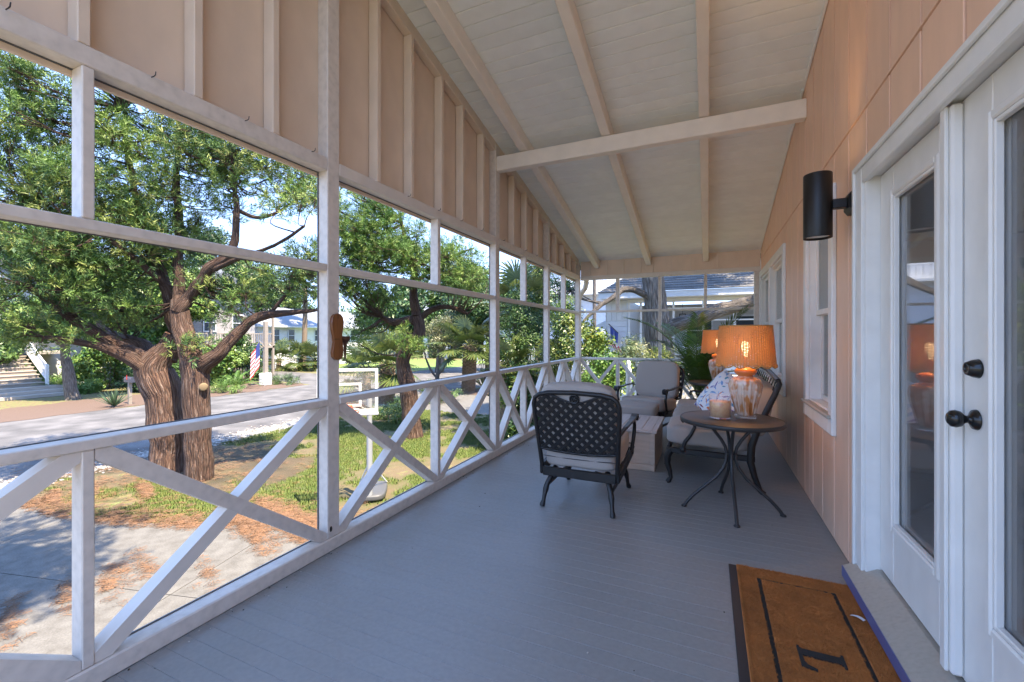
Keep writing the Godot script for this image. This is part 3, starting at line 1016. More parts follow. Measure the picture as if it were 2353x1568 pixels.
		su.tube([Vector3(0.325 * s, 0.616, -0.27), Vector3(0.325 * s, 0.56, -0.315), Vector3(0.322 * s, 0.50, -0.325), Vector3(0.318 * s, 0.43, -0.295), Vector3(0.312 * s, 0.37, -0.255), Vector3(0.305 * s, 0.325, -0.25)], [0.013, 0.015, 0.016, 0.0155, 0.015, 0.018], 10)
		part(t, "arm_support", su.mesh(), M.iron)
	# cushions
	var cs := MB.new()
	cs.cushion(Vector3(0, 0.405, -0.04), Vector3(0.575, 0.17, 0.66), Basis(Vector3.RIGHT, 0.09), 7.0, 14, wrinkle, 0.010)
	var seat := part(t, "seat_cushion", cs.mesh(), M.cloth)
	var pz := MB.new()
	for i in 1:
		pz.tube([Vector3(-0.286, 0.378, 0.28), Vector3(-0.1, 0.374, 0.288), Vector3(0.1, 0.374, 0.288), Vector3(0.286, 0.378, 0.28)], [0.003, 0.003, 0.003, 0.003], 6)
	part(seat, "zip_seam", pz.mesh(), M.iron_grey)
	var cb := MB.new()
	cb.cushion(bo + bu * 0.41 - bn * 0.088, Vector3(0.60, 0.53, 0.155), Basis(Vector3.RIGHT, bu, bn), 5.0, 14, wrinkle, 0.013)
	part(t, "back_cushion", cb.mesh(), M.cloth)
	return t

func make_trunk() -> void:
	var t := thing("storage_chest", "pale wooden storage chest with a plank lid, between the two armchairs", "chest", V(-0.74, 0, 4.80))
	var x0 := -0.275
	var x1 := 0.265
	var z := 0.39
	var b := MB.new()
	b.bb(Vector3(x0, 0.062, -z), Vector3(x1, 0.372, z), 0.005)
	part(t, "body", b.mesh(), M.pale_wood)
	var pl := MB.new()
	pl.bb(Vector3(x0 - 0.006, 0.001, -z - 0.006), Vector3(x1 + 0.006, 0.061, z + 0.006), 0.006)
	part(t, "plinth", pl.mesh(), M.pale_wood)
	for c in [[x0, -z], [x1, -z], [x0, z], [x1, z]]:
		var st := MB.new()
		st.bb(Vector3(c[0] - 0.007 if c[0] < 0 else c[0] - 0.045, 0.0625, c[1] - 0.007 if c[1] < 0 else c[1] - 0.045), Vector3(c[0] + 0.045 if c[0] < 0 else c[0] + 0.007, 0.371, c[1] + 0.045 if c[1] < 0 else c[1] + 0.007), 0.004)
		part(t, "corner_post", st.mesh(), M.pale_wood)
	for s in [-1.0, 1.0]:
		var h := MB.new()
		h.tube([Vector3(-0.07, 0.29, (z + 0.008) * s), Vector3(-0.06, 0.265, (z + 0.03) * s), Vector3(0.06, 0.265, (z + 0.03) * s), Vector3(0.07, 0.29, (z + 0.008) * s)], [0.006, 0.006, 0.006, 0.006], 8)
		part(t, "handle", h.mesh(), M.iron)
	var lid := Node3D.new()
	lid.name = "lid"
	t.add_child(lid)
	var n := 5
	var w := (x1 - x0 + 0.05 - 0.09) / n
	for k in n:
		var s := MB.new()
		s.bb(Vector3(x0 - 0.025 + 0.045 + w * k + 0.001, 0.3735, -z - 0.02 + 0.05), Vector3(x0 - 0.025 + 0.045 + w * (k + 1) - 0.0015, 0.402, z + 0.02 - 0.05), 0.004)
		part(lid, "plank", s.mesh(), M.pale_wood_top)
	for e in [[x0 - 0.025, x0 + 0.0195, -z - 0.025, z + 0.025], [x1 - 0.0195, x1 + 0.025, -z - 0.025, z + 0.025]]:
		var s := MB.new()
		s.bb(Vector3(e[0], 0.373, e[2]), Vector3(e[1], 0.403, e[3]), 0.004)
		part(lid, "edge_board", s.mesh(), M.pale_wood_top)
	for sg in [-1.0, 1.0]:
		var s := MB.new()
		s.bb(Vector3(x0 + 0.020, 0.3732, sg * (z + 0.025)), Vector3(x1 - 0.020, 0.4028, sg * (z - 0.0295)), 0.004)
		part(lid, "edge_board", s.mesh(), M.pale_wood_top)

func make_ottoman() -> void:
	var t := thing("ottoman", "low beige cushioned ottoman on black legs behind the wooden chest", "ottoman", V(-0.83, 0, 5.58))
	var c := MB.new()
	c.cushion(Vector3(0, 0.415, 0), Vector3(0.54, 0.13, 0.46), Basis.IDENTITY, 6.0, 12, wrinkle, 0.006)
	part(t, "cushion", c.mesh(), M.cloth)
	var f := MB.new()
	f.bb(Vector3(-0.26, 0.30, -0.22), Vector3(0.26, 0.352, 0.22), 0.008)
	part(t, "frame", f.mesh(), M.iron)
	for sx in [-1.0, 1.0]:
		for sz in [-1.0, 1.0]:
			var l := MB.new()
			l.tube([Vector3(0.225 * sx, 0.31, 0.185 * sz), Vector3(0.245 * sx, 0.2, 0.205 * sz), Vector3(0.235 * sx, 0.1, 0.195 * sz), Vector3(0.245 * sx, 0.03, 0.205 * sz), Vector3(0.255 * sx, 0.002, 0.215 * sz)], [0.022, 0.02, 0.014, 0.014, 0.02], 10)
			part(t, "leg", l.mesh(), M.iron)

func make_sofa() -> void:
	var t := thing("sofa", "long black metal sofa with beige cushions along the peach wall, seen from its near end", "sofa", V(0.1, 0, 5.1))
	var a0 := 4.15
	var a1 := 6.10
	var names := 3
	var w := (a1 - a0 - 0.03) / names
	for k in names:
		var m := MB.new()
		var ac := a0 + 0.015 + w * (k + 0.5)
		m.cushion(V(-0.005, 0.418, ac), Vector3(0.69, 0.175, w - 0.006), Basis(Vector3.BACK, -0.03), 7.0, 14, wrinkle, 0.008)
		wpart(t, "seat_cushion", m, M.cloth)
		var b := MB.new()
		b.cushion(V(0.415, 0.68, ac), Vector3(0.16, 0.46, w - 0.012), Basis(Vector3.BACK, -0.24), 4.5, 12, wrinkle, 0.013)
		wpart(t, "back_cushion", b, M.cloth)
	# frame
	for p in [[V(-0.325, 0.300, a0 + 0.02), V(-0.325, 0.300, a1 - 0.02)], [V(0.34, 0.295, a0 + 0.02), V(0.34, 0.295, a1 - 0.02)]]:
		var m := MB.new()
		m.bar(p[0], p[1], 0.03, 0.055, Vector3.RIGHT, 0.006)
		wpart(t, "seat_rail", m, M.iron)
	for a in [a0 + 0.005, a1 - 0.005]:
		var m := MB.new()
		m.bar(V(-0.34, 0.295, a), V(0.36, 0.285, a), 0.026, 0.05, Vector3.BACK, 0.006)
		wpart(t, "side_rail", m, M.iron)
		# back post runs in one curve from the rear foot to the top rail
		var bp := MB.new()
		bp.tube([V(0.425, 0.004, a), V(0.395, 0.03, a), V(0.355, 0.14, a), V(0.325, 0.26, a), V(0.335, 0.40, a), V(0.385, 0.55, a), V(0.445, 0.70, a), V(0.505, 0.84, a), V(0.535, 0.925, a), V(0.525, 0.955, a)], [0.024, 0.022, 0.024, 0.030, 0.030, 0.026, 0.024, 0.023, 0.021, 0.018], 12)
		wpart(t, "back_post", bp, M.iron)
		var fl := MB.new()
		fl.tube([V(-0.305, 0.29, a), V(-0.335, 0.24, a), V(-0.335, 0.17, a), V(-0.312, 0.10, a), V(-0.305, 0.05, a), V(-0.322, 0.018, a), V(-0.335, 0.004, a)], [0.030, 0.034, 0.028, 0.021, 0.018, 0.024, 0.020], 12)
		wpart(t, "leg", fl, M.iron)
		var kn := MB.new()
		kn.lathe(Vector3.ZERO, [Vector2(0, 0.02), Vector2(0.014, 0.019), Vector2(0.026, 0.014), Vector2(0.028, 0.0), Vector2(0.026, -0.014), Vector2(0, -0.02)], 16)
		var ko := wpart(t, "rosette", kn, M.iron)
		ko.transform = Transform3D(Basis(Vector3.RIGHT, Vector3(0, 0, 1), Vector3(0, -1, 0)), V(-0.205, 0.312, a - 0.012 if a < 5 else a + 0.012) - t.position)
		var ar := MB.new()
		ar.tube([V(-0.205, 0.315, a - 0.012), V(-0.185, 0.38, a - 0.012), V(-0.135, 0.45, a - 0.012), V(-0.105, 0.52, a - 0.012), V(-0.115, 0.575, a - 0.012)], [0.020, 0.017, 0.015, 0.0145, 0.014], 10)
		wpart(t, "arm_support", ar, M.iron)
		var tp := MB.new()
		var ap := [V(0.46, 0.655, a), V(0.30, 0.618, a), V(0.10, 0.600, a), V(-0.08, 0.602, a), V(-0.165, 0.610, a), V(-0.205, 0.600, a), V(-0.215, 0.575, a), V(-0.200, 0.556, a)]
		for i in ap.size() - 1:
			tp.bar(ap[i], ap[i + 1] + (ap[i + 1] - ap[i]).normalized() * 0.006, [0.03, 0.036, 0.044, 0.054, 0.056, 0.054, 0.05][i], 0.018, Vector3.BACK, 0.005)
		wpart(t, "arm", tp, M.iron)
	var tr := MB.new()
	var pts := []
	var rs := []
	for i in 11:
		var u := i / 10.0
		pts.append(V(0.527, 0.950 + 0.045 * sin(u * PI), lerpf(a0 + 0.005, a1 - 0.005, u))); rs.append(0.02)
	tr.tube(pts, rs, 10)
	wpart(t, "top_rail", tr, M.iron)
	# back lattice bars, mostly behind the cushions
	for k in 13:
		var u := (k + 0.5) / 13.0
		var m := MB.new()
		var aa := lerpf(a0, a1, u)
		m.bar(V(0.36, 0.45, aa), V(0.52, 0.945, aa), 0.02, 0.008, Vector3.BACK, 0.002)
		wpart(t, "back_bar", m, M.iron)

func make_table(label: String) -> Node3D:
	var t := thing("bistro_table", label, "side table", Vector3.ZERO, "round bistro tables")
	var tp := MB.new()
	tp.lathe(Vector3.ZERO, [Vector2(0.0, 0.6885), Vector2(0.348, 0.6885), Vector2(0.352, 0.686)], 64)
	var top := part(t, "top", tp.mesh(), M.table_top)
	var rim := MB.new()
	rim.lathe(Vector3.ZERO, [Vector2(0.350, 0.687), Vector2(0.356, 0.690), Vector2(0.361, 0.687), Vector2(0.363, 0.678), Vector2(0.361, 0.662), Vector2(0.356, 0.658), Vector2(0.30, 0.660), Vector2(0.0, 0.662)], 64)
	part(top, "rim", rim.mesh(), M.iron_grey)
	for an in [3.42, 4.78, 6.26, 1.75]:
		var d := Vector3(cos(an), 0, -sin(an))
		var l := MB.new()
		var prof := [[0.165, 0.660], [0.150, 0.635], [0.115, 0.585], [0.070, 0.525], [0.040, 0.470], [0.030, 0.420], [0.034, 0.370], [0.055, 0.310], [0.105, 0.240], [0.190, 0.165], [0.265, 0.100], [0.315, 0.045], [0.340, 0.008]]
		var pts := []
		var rs := []
		for p in prof:
			pts.append(d * p[0] + Vector3(0, p[1], 0)); rs.append(0.0125)
		l.tube(pts, rs, 10)
		var lo := part(t, "leg", l.mesh(), M.iron_grey)
		var ft := MB.new()
		ft.lathe(d * 0.342, [Vector2(0.0, 0.016), Vector2(0.014, 0.015), Vector2(0.021, 0.008), Vector2(0.021, 0.001), Vector2(0.0, 0.001)], 16)
		part(lo, "foot", ft.mesh(), M.iron_grey)
	var rg := MB.new()
	var rp := []
	var rr := []
	for i in 17:
		var an := TAU * i / 16.0
		rp.append(Vector3(cos(an) * 0.034, 0.42, sin(an) * 0.034)); rr.append(0.006)
	rg.tube(rp, rr, 8)
	part(t, "collar", rg.mesh(), M.iron_grey)
	return t

func make_lamp(label: String) -> Node3D:
	var t := thing("table_lamp", label, "lamp", Vector3.ZERO, "matching wicker table lamps")
	var ft := MB.new()
	ft.lathe(Vector3.ZERO, [Vector2(0.0, 0.024), Vector2(0.066, 0.024), Vector2(0.074, 0.019), Vector2(0.076, 0.010), Vector2(0.074, 0.001), Vector2(0.0, 0.001)], 36)
	part(t, "foot", ft.mesh(), M.clear)
	var bd := MB.new()
	bd.lathe(Vector3.ZERO, [Vector2(0.055, 0.025), Vector2(0.062, 0.03), Vector2(0.068, 0.06), Vector2(0.082, 0.12), Vector2(0.099, 0.185), Vector2(0.110, 0.245), Vector2(0.111, 0.275), Vector2(0.104, 0.296), Vector2(0.085, 0.310), Vector2(0.062, 0.316), Vector2(0.054, 0.322)], 40)
	part(t, "body", bd.mesh(), M.art_glass)
	# fluted ribs of the glass
	for k in 14:
		var an := TAU * k / 14.0
		var d := Vector3(cos(an), 0, sin(an))
		var rb := MB.new()
		rb.tube([d * 0.064 + Vector3(0, 0.04, 0), d * 0.079 + Vector3(0, 0.12, 0), d * 0.0955 + Vector3(0, 0.185, 0), d * 0.107 + Vector3(0, 0.25, 0), d * 0.100 + Vector3(0, 0.296, 0)], [0.007, 0.010, 0.012, 0.012, 0.006], 8)
		part(t, "rib", rb.mesh(), M.art_glass)
	var cp := MB.new()
	cp.lathe(Vector3.ZERO, [Vector2(0.053, 0.318), Vector2(0.052, 0.330), Vector2(0.066, 0.337), Vector2(0.076, 0.350), Vector2(0.076, 0.364), Vector2(0.066, 0.377), Vector2(0.040, 0.386), Vector2(0.018, 0.390), Vector2(0.012, 0.394), Vector2(0.012, 0.47)], 36)
	part(t, "cap", cp.mesh(), M.amber)
	var hp := MB.new()
	hp.tube([Vector3(0, 0.46, 0), Vector3(0.05, 0.50, 0), Vector3(0.055, 0.60, 0), Vector3(0.0, 0.70, 0), Vector3(-0.055, 0.60, 0), Vector3(-0.05, 0.50, 0), Vector3(0, 0.46, 0)], [0.002, 0.002, 0.002, 0.002, 0.002, 0.002, 0.002], 6)
	part(t, "harp", hp.mesh(), M.iron_grey)
	var bl := MB.new()
	bl.lathe(Vector3.ZERO, [Vector2(0.013, 0.47), Vector2(0.015, 0.50), Vector2(0.028, 0.535), Vector2(0.030, 0.56), Vector2(0.02, 0.583), Vector2(0.0, 0.59)], 20)
	part(t, "bulb", bl.mesh(), M.bulb)
	var li := OmniLight3D.new()
	li.name = "bulb_light"
	li.light_energy = 0.020
	li.light_color = Color(1.0, 0.72, 0.42)
	li.light_size = 0.03
	li.omni_range = 12.0
	li.omni_attenuation = 2.0
	li.shadow_enabled = true
	t.add_child(li)
	li.position = Vector3(0, 0.55, 0)
	# wicker shade: upright stakes with weavers passing in front of and behind them
	var sh := MB.new()
	var y0 := 0.405
	var y1 := 0.705
	var r0 := 0.205
	var r1 := 0.180
	var stakes := 70
	var lobes := 14.0
	for k in stakes:
		var an := TAU * k / stakes
		var d := Vector3(cos(an), 0, sin(an))
		var sc := 0.020 * (absf(cos(an * lobes * 0.5)) - 0.5)
		var yb := y0 - sc
		sh.bar(d * r0 + Vector3(0, yb, 0), d * r1 + Vector3(0, y1, 0), 0.0062, 0.0060, Vector3(-d.z, 0, d.x), 0.0)
	var rows := 27
	for row in rows:
		var u := (row + 0.7) / rows
		var segs := 70
		var base := sh.v.size()
		for k in segs + 1:
			var an := TAU * k / segs
			var d := Vector3(cos(an), 0, sin(an))
			var sc := 0.020 * (absf(cos(an * lobes * 0.5)) - 0.5) * (1.0 - u)
			var yy := lerpf(y0 + 0.004, y1, u) - sc + 0.0012 * sin(k * 1.7 + row * 2.3)
			var r := lerpf(r0, r1, u) + (0.0032 if (k + row) % 2 == 0 else -0.0022)
			sh.vert(d * r + Vector3(0, yy - 0.0042, 0), d, Vector2(u, 0))
			sh.vert(d * r + Vector3(0, yy + 0.0042, 0), d, Vector2(u, 0))
		for k in segs:
			var a := base + k * 2
			sh.face(a, a + 1, a + 3); sh.face(a, a + 3, a + 2)
	var so := part(t, "shade", sh.mesh(), M.wicker)
	for e in [0, 1]:
		var rm := MB.new()
		var pts := []
		var rs := []
		var sg := 168
		for k in sg + 1:
			var an := TAU * k / sg
			var d := Vector3(cos(an), 0, sin(an))
			if e == 0: pts.append(d * (r0 + 0.003) + Vector3(0, y0 - 0.020 * (absf(cos(an * lobes * 0.5)) - 0.5) - 0.002, 0))
			else: pts.append(d * (r1 + 0.001) + Vector3(0, y1, 0))
			rs.append(0.0055)
		rm.tube(pts, rs, 6)
		part(so, "bound_edge", rm.mesh(), M.wicker)
	return t

func make_candle() -> void:
	var t := thing("candle_jar", "wide glass jar candle with amber and cream wax beside the near lamp", "candle", V(0.085, 0.69, 3.70))
	var j := MB.new()
	j.lathe(Vector3.ZERO, [Vector2(0.0, 0.001), Vector2(0.074, 0.001), Vector2(0.079, 0.006), Vector2(0.079, 0.176), Vector2(0.0765, 0.178), Vector2(0.0745, 0.176), Vector2(0.0745, 0.012), Vector2(0.0, 0.012)], 40)
	part(t, "jar", j.mesh(), M.clear)
	var w := MB.new()
	w.lathe(Vector3.ZERO, [Vector2(0.0, 0.013), Vector2(0.0735, 0.013), Vector2(0.0735, 0.128), Vector2(0.072, 0.131), Vector2(0.0, 0.130)], 36)
	part(t, "wax", w.mesh(), M.wax)
	for p in [Vector3(0.02, 0, 0.01), Vector3(-0.025, 0, 0.005), Vector3(0.0, 0, -0.025)]:
		var k := MB.new()
		k.tube([p + Vector3(0, 0.129, 0), p + Vector3(0.001, 0.141, 0.001)], [0.0014, 0.001], 5)
		part(t, "wick", k.mesh(), M.black)

func make_pillow() -> void:
	var t := thing("throw_pillow", "white throw pillow painted with blue, orange and red flowers, on the sofa's near end", "pillow", V(0.06, 0.68, 4.52))
	# brush-stroke print
	var size := 256
	var im := Image.create(size, size, false, Image.FORMAT_RGB8)
	im.fill(Color(0.90, 0.90, 0.91))
	var r := RandomNumberGenerator.new(); r.seed = 5
	var cols := [Color(0.45, 0.62, 0.82), Color(0.45, 0.62, 0.82), Color(0.62, 0.74, 0.88), Color(0.80, 0.45, 0.20), Color(0.48, 0.12, 0.22), Color(0.42, 0.36, 0.62), Color(0.75, 0.78, 0.84), Color(0.35, 0.58, 0.66)]
	for k in 90:
		var c: Color = cols[r.randi() % cols.size()]
		var p := Vector2(r.randf() * size, r.randf() * size)
		var an := r.randf() * TAU
		var n := r.randi_range(10, 34)
		var rad := r.randf_range(2.0, 7.0)
		for s in n:
			an += r.randf_range(-0.22, 0.22)
			p += Vector2(cos(an), sin(an)) * 1.6
			var q := rad * sin(PI * (s + 0.5) / n)
			for yy in range(int(p.y - q), int(p.y + q) + 1):
				for xx in range(int(p.x - q), int(p.x + q) + 1):
					if xx >= 0 and yy >= 0 and xx < size and yy < size and Vector2(xx, yy).distance_to(p) < q and r.randf() < 0.86:
						im.set_pixel(xx, yy, c)
	var m := StandardMaterial3D.new()
	m.albedo_texture = ImageTexture.create_from_image(im)
	m.roughness = 0.85
	var mb := MB.new()
	# pillow: two bulged faces meeting in a seam
	var n := 16
	for sg in [-1.0, 1.0]:
		var s := mb.v.size()
		for i in n + 1:
			for j in n + 1:
				var u := float(i) / n * 2.0 - 1.0
				var w := float(j) / n * 2.0 - 1.0
				var th := 0.105 * pow(maxf(0.0, (1.0 - pow(absf(u), 2.6)) * (1.0 - pow(absf(w), 2.6))), 0.55)
				var pin := 1.0 - 0.06 * (1.0 - pow(absf(u), 2.0)) * pow(absf(w), 4.0) 
				var pin2 := 1.0 - 0.06 * (1.0 - pow(absf(w), 2.0)) * pow(absf(u), 4.0)
				var p := Vector3(u * 0.23 * pin2, w * 0.23 * pin, sg * (th + 0.004 * wrinkle.get_noise_2d(i * 9.0, j * 9.0)))
				var nn := Vector3(u * pow(absf(u), 2.0) * 0.9, w * pow(absf(w), 2.0) * 0.9, sg * 0.8).normalized()
				mb.vert(p, nn, Vector2(u * 0.5 + 0.5, 0.5 - w * 0.5))
		for i in n:
			for j in n:
				var a := s + i * (n + 1) + j
				mb.face(a, a + 1, a + n + 2); mb.face(a, a + n + 2, a + n + 1)
	var o := part(t, "cover", mb.mesh(), m)
	o.basis = Basis(Vector3.UP, deg_to_rad(-48.0)) * Basis(Vector3.RIGHT, deg_to_rad(-30.0)) * Basis(Vector3.BACK, deg_to_rad(-24.0))
	o.position = Vector3(0.06, 0.06, 0.0)

# a feather palm frond: arching midrib with narrow leaflets
func frond_mesh(length: float, arch: float, pairs: int, leaf_len: float, leaf_w: float, seed_: int, droop := 0.35, vee := 0.5) -> ArrayMesh:
	var r := RandomNumberGenerator.new(); r.seed = seed_
	var mb := MB.new()
	mb.use_col = true
	var pts := []
	var rs := []
	var n := 12
	for i in n + 1:
		var u := float(i) / n
		var an := lerpf(0.0, arch, u)
		if i == 0: pts.append(Vector3.ZERO)
		else: pts.append(pts[i - 1] + Vector3(sin(an), cos(an), 0) * (length / n))
		rs.append(lerpf(0.007, 0.0015, u) * (length / 0.9))
	mb.tint = Color(0.10, 0.15, 0.04)
	mb.tube(pts, rs, 5)
	for k in pairs:
		var u := lerpf(0.20, 0.99, float(k) / (pairs - 1))
		var fi := u * n
		var i := mini(int(fi), n - 1)
		var p: Vector3 = pts[i].lerp(pts[i + 1], fi - i)
		var d: Vector3 = (pts[i + 1] - pts[i]).normalized()
		var upv := Vector3(-d.y, d.x, 0)
		for s in [-1.0, 1.0]:
			var ll := leaf_len * (0.35 + 0.65 * sin(PI * clampf(pow(u, 0.8) * 0.94, 0, 1))) * r.randf_range(0.88, 1.08)
			var dirn: Vector3 = (Vector3(0, 0, s) * 0.8 + d * (0.45 + 0.5 * u) + upv * vee * 0.4 * r.randf_range(0.6, 1.3)).normalized()
			var wv := d * leaf_w
			mb.tint = Color(0.06, 0.135, 0.026).lerp(Color(0.14, 0.25, 0.045), r.randf())
			var q0 := p
			var q1 := p + dirn * ll * 0.5
			var q2 := q1 + (dirn + Vector3(0, -droop, 0)).normalized() * ll * 0.5
			var nn: Vector3 = wv.cross(dirn).normalized() * s
			var a0 := mb.vert(q0 - wv * 0.3, nn); var a1 := mb.vert(q0 + wv * 0.3, nn)
			var b0 := mb.vert(q1 - wv * 0.5, nn); var b1 := mb.vert(q1 + wv * 0.5, nn)
			var c0 := mb.vert(q2, nn)
			mb.face(a0, a1, b1); mb.face(a0, b1, b0); mb.face(b0, b1, c0)
	return mb.mesh()

func make_potted_palm() -> void:
	var t := thing("potted_palm", "leafy potted palm with arching feather fronds in the far corner behind the lamps", "plant", V(-0.12, 0, 7.22))
	var p := MB.new()
	p.lathe(Vector3.ZERO, [Vector2(0.0, 0.001), Vector2(0.13, 0.001), Vector2(0.15, 0.05), Vector2(0.18, 0.30), Vector2(0.19, 0.32), Vector2(0.185, 0.34), Vector2(0.165, 0.335), Vector2(0.16, 0.31), Vector2(0.0, 0.305)], 28)
	part(t, "pot", p.mesh(), M.iron_grey)
	M.palm_leaf = leaf_mat(Color(0.11, 0.21, 0.025), 0.42)
	var meshes := []
	for k in 4: meshes.append(frond_mesh(1.05 + 0.10 * k, 0.55 + 0.25 * k, 36, 0.27, 0.021, 60 + k))
	for k in 26:
		var o := part(t, "frond", meshes[k % 4], M.palm_leaf)
		var yaw := TAU * k / 26.0 * 5.0 + rng.randf_range(-0.3, 0.3)
		var tilt := rng.randf_range(0.08, 0.75) if k > 6 else rng.randf_range(0.0, 0.25)
		var sc := rng.randf_range(0.68, 0.92) if k > 6 else 1.2
		o.transform = Transform3D((Basis(Vector3.UP, yaw) * Basis(Vector3.BACK, -tilt)).scaled(Vector3.ONE * sc), Vector3(rng.randf_range(-0.06, 0.06), 0.30 + rng.randf_range(0.0, 0.25), rng.randf_range(-0.06, 0.06)))

# ------------------------------------------------------------------ small things on the porch
func build_small_things() -> void:
	# wall light
	var s := thing("wall_sconce", "black cylinder wall light mounted on the peach wall beside the door casing", "wall light", V(0.575, 1.88, 3.0))
	var cy := MB.new()
	cy.lathe(Vector3.ZERO, [Vector2(0.066, 0.012), Vector2(0.070, 0.0), Vector2(0.0705, 0.002), Vector2(0.0705, 0.362), Vector2(0.069, 0.365), Vector2(0.066, 0.362), Vector2(0.066, 0.32), Vector2(0.0, 0.318)], 40)
	part(s, "cylinder", cy.mesh(), M.black)
	var li := MB.new()
	li.lathe(Vector3.ZERO, [Vector2(0.0, 0.03), Vector2(0.05, 0.028), Vector2(0.0655, 0.014)], 32)
	part(s, "lens", li.mesh(), M.trim)
	var ul := MB.new()
	ul.lathe(Vector3.ZERO, [Vector2(0.064, 0.3225), Vector2(0.04, 0.330), Vector2(0.0, 0.332)], 28)
	part(s, "upper_lamp", ul.mesh(), M.bulb)
	var sl := SpotLight3D.new()
	sl.name = "upper_lamp_light"
	sl.light_energy = 0.06; sl.light_color = Color(1.0, 0.78, 0.5); sl.light_size = 0.04
	sl.spot_range = 8.0; sl.spot_attenuation = 2.0; sl.spot_angle = 34.0; sl.shadow_enabled = true
	s.add_child(sl)
	sl.position = Vector3(0, 0.336, 0)
	sl.rotation.x = PI / 2
	var ar := MB.new()
	ar.bb(Vector3(0.064, 0.158, -0.022), Vector3(0.135, 0.212, 0.022), 0.004)
	part(s, "arm", ar.mesh(), M.black)
	var pl := MB.new()
	pl.prism(PackedVector2Array([Vector2(0.134, 0.150), Vector2(0.134, 0.222), Vector2(0.152, 0.246), Vector2(0.1695, 0.246), Vector2(0.1695, 0.124), Vector2(0.152, 0.124)]), Vector3(0, 0, -0.055), Vector3.RIGHT, Vector3.UP, Vector3.BACK, 0.11)
	part(s, "back_plate", pl.mesh(), M.black)
	# door mat
	var m := thing("door_mat", "orange coir door mat with a dark border line and the letter L", "door mat", V(0.405, 0, 2.09))
	var rb := MB.new()
	rb.bb(Vector3(-0.297, 0.001, -0.71), Vector3(0.297, 0.007, 0.71), 0.002)
	part(m, "rubber_base", rb.mesh(), mat(Color(0.035, 0.038, 0.045), 0.5, TX.speck, Vector3(5, 5, 5)))
	TX.coir = ramp_tex(51, 0.35, 3, [[0.0, Color(0.26, 0.085, 0.018)], [0.4, Color(0.58, 0.20, 0.045)], [0.6, Color(0.72, 0.27, 0.065)], [1.0, Color(0.86, 0.38, 0.11)]], 512)
	TX.coir_patch = grey_tex(52, 0.012, 4, 0.68, 1.0, 512, 1, 1, 0.6)
	M.coir = mat(Color(1, 1, 1), 0.95, TX.coir, Vector3(4, 4, 4), TX.coir, 0.5)
	M.coir.detail_enabled = true
	M.coir.detail_blend_mode = BaseMaterial3D.BLEND_MODE_MUL
	M.coir.detail_albedo = TX.coir_patch
	M.coir.detail_uv_layer = BaseMaterial3D.DETAIL_UV_2
	M.coir.uv2_triplanar = true; M.coir.uv2_world_triplanar = true; M.coir.uv2_scale = Vector3(0.9, 0.9, 0.9)
	M.coir_dark = mat(Color(0.035, 0.030, 0.026), 0.95, TX.speck, Vector3(8, 8, 8), TX.coir, 0.4)
	var x0 := -0.258; var x1 := 0.272; var z0 := -0.700; var z1 := 0.700
	var l0 := -0.165; var l1 := 0.185; var k0 := -0.595; var k1 := 0.595
	var lw := 0.020
	var pile := MB.new()
	pile.bb(Vector3(x0, 0.0075, z0), Vector3(l0, 0.018, z1), 0.003)
	pile.bb(Vector3(l1, 0.0075, z0), Vector3(x1, 0.018, z1), 0.003)
	pile.bb(Vector3(l0, 0.0075, z0), Vector3(l1, 0.018, k0), 0.003)
	pile.bb(Vector3(l0, 0.0075, k1), Vector3(l1, 0.018, z1), 0.003)
	pile.bb(Vector3(l0 + lw, 0.0075, k0 + lw), Vector3(l1 - lw, 0.018, k1 - lw), 0.003)
	part(m, "coir_pile", pile.mesh(), M.coir)
	var ln := MB.new()
	ln.bb(Vector3(l0 + 0.0005, 0.0075, k0 + 0.0005), Vector3(l0 + lw - 0.0005, 0.0135, k1 - 0.0005), 0.001)
	ln.bb(Vector3(l1 - lw + 0.0005, 0.0075, k0 + 0.0005), Vector3(l1 - 0.0005, 0.0135, k1 - 0.0005), 0.001)
	ln.bb(Vector3(l0 + lw, 0.0075, k0 + 0.0005), Vector3(l1 - lw, 0.0135, k0 + lw - 0.0005), 0.001)
	ln.bb(Vector3(l0 + lw, 0.0075, k1 - lw + 0.0005), Vector3(l1 - lw, 0.0135, k1 - 0.0005), 0.001)
	part(m, "border_line", ln.mesh(), M.coir_dark)
	# loose tufts give the pile a ragged top
	var tuft := MB.new()
	var r := RandomNumberGenerator.new(); r.seed = 9
	for i in 9:
		var an := r.randf() * TAU
		var d := Vector3(cos(an), 0, sin(an)) * r.randf_range(0.004, 0.010)
		var o := Vector3(r.randf_range(-0.004, 0.004), 0, r.randf_range(-0.004, 0.004))
		tuft.tri(o + Vector3(d.z, 0, -d.x) * 0.16, o - Vector3(d.z, 0, -d.x) * 0.16, o + d + Vector3(0, r.randf_range(0.003, 0.009), 0))
	var mm := MultiMesh.new()
	mm.transform_format = MultiMesh.TRANSFORM_3D
	mm.mesh = tuft.mesh()
	mm.instance_count = 16000
	for i in mm.instance_count:
		var px := r.randf_range(x0 + 0.004, x1 - 0.004)
		var pz := r.randf_range(z0 + 0.004, z1 - 0.004)
		var on_line := ((px > l0 and px < l0 + lw) or (px > l1 - lw and px < l1)) and pz > k0 and pz < k1 or ((pz > k0 and pz < k0 + lw) or (pz > k1 - lw and pz < k1)) and px > l0 and px < l1
		if on_line: px = x0 + 0.01
		mm.set_instance_transform(i, Transform3D(Basis(Vector3.UP, r.randf() * TAU).scaled(Vector3.ONE * r.randf_range(0.7, 1.2)), Vector3(px, 0.0176, pz)))
	var mi := MultiMeshInstance3D.new()
	mi.name = "coir_tufts"
	mi.multimesh = mm
	mi.material_override = M.coir
	mi.set_meta("kind", "stuff")
	m.add_child(mi)
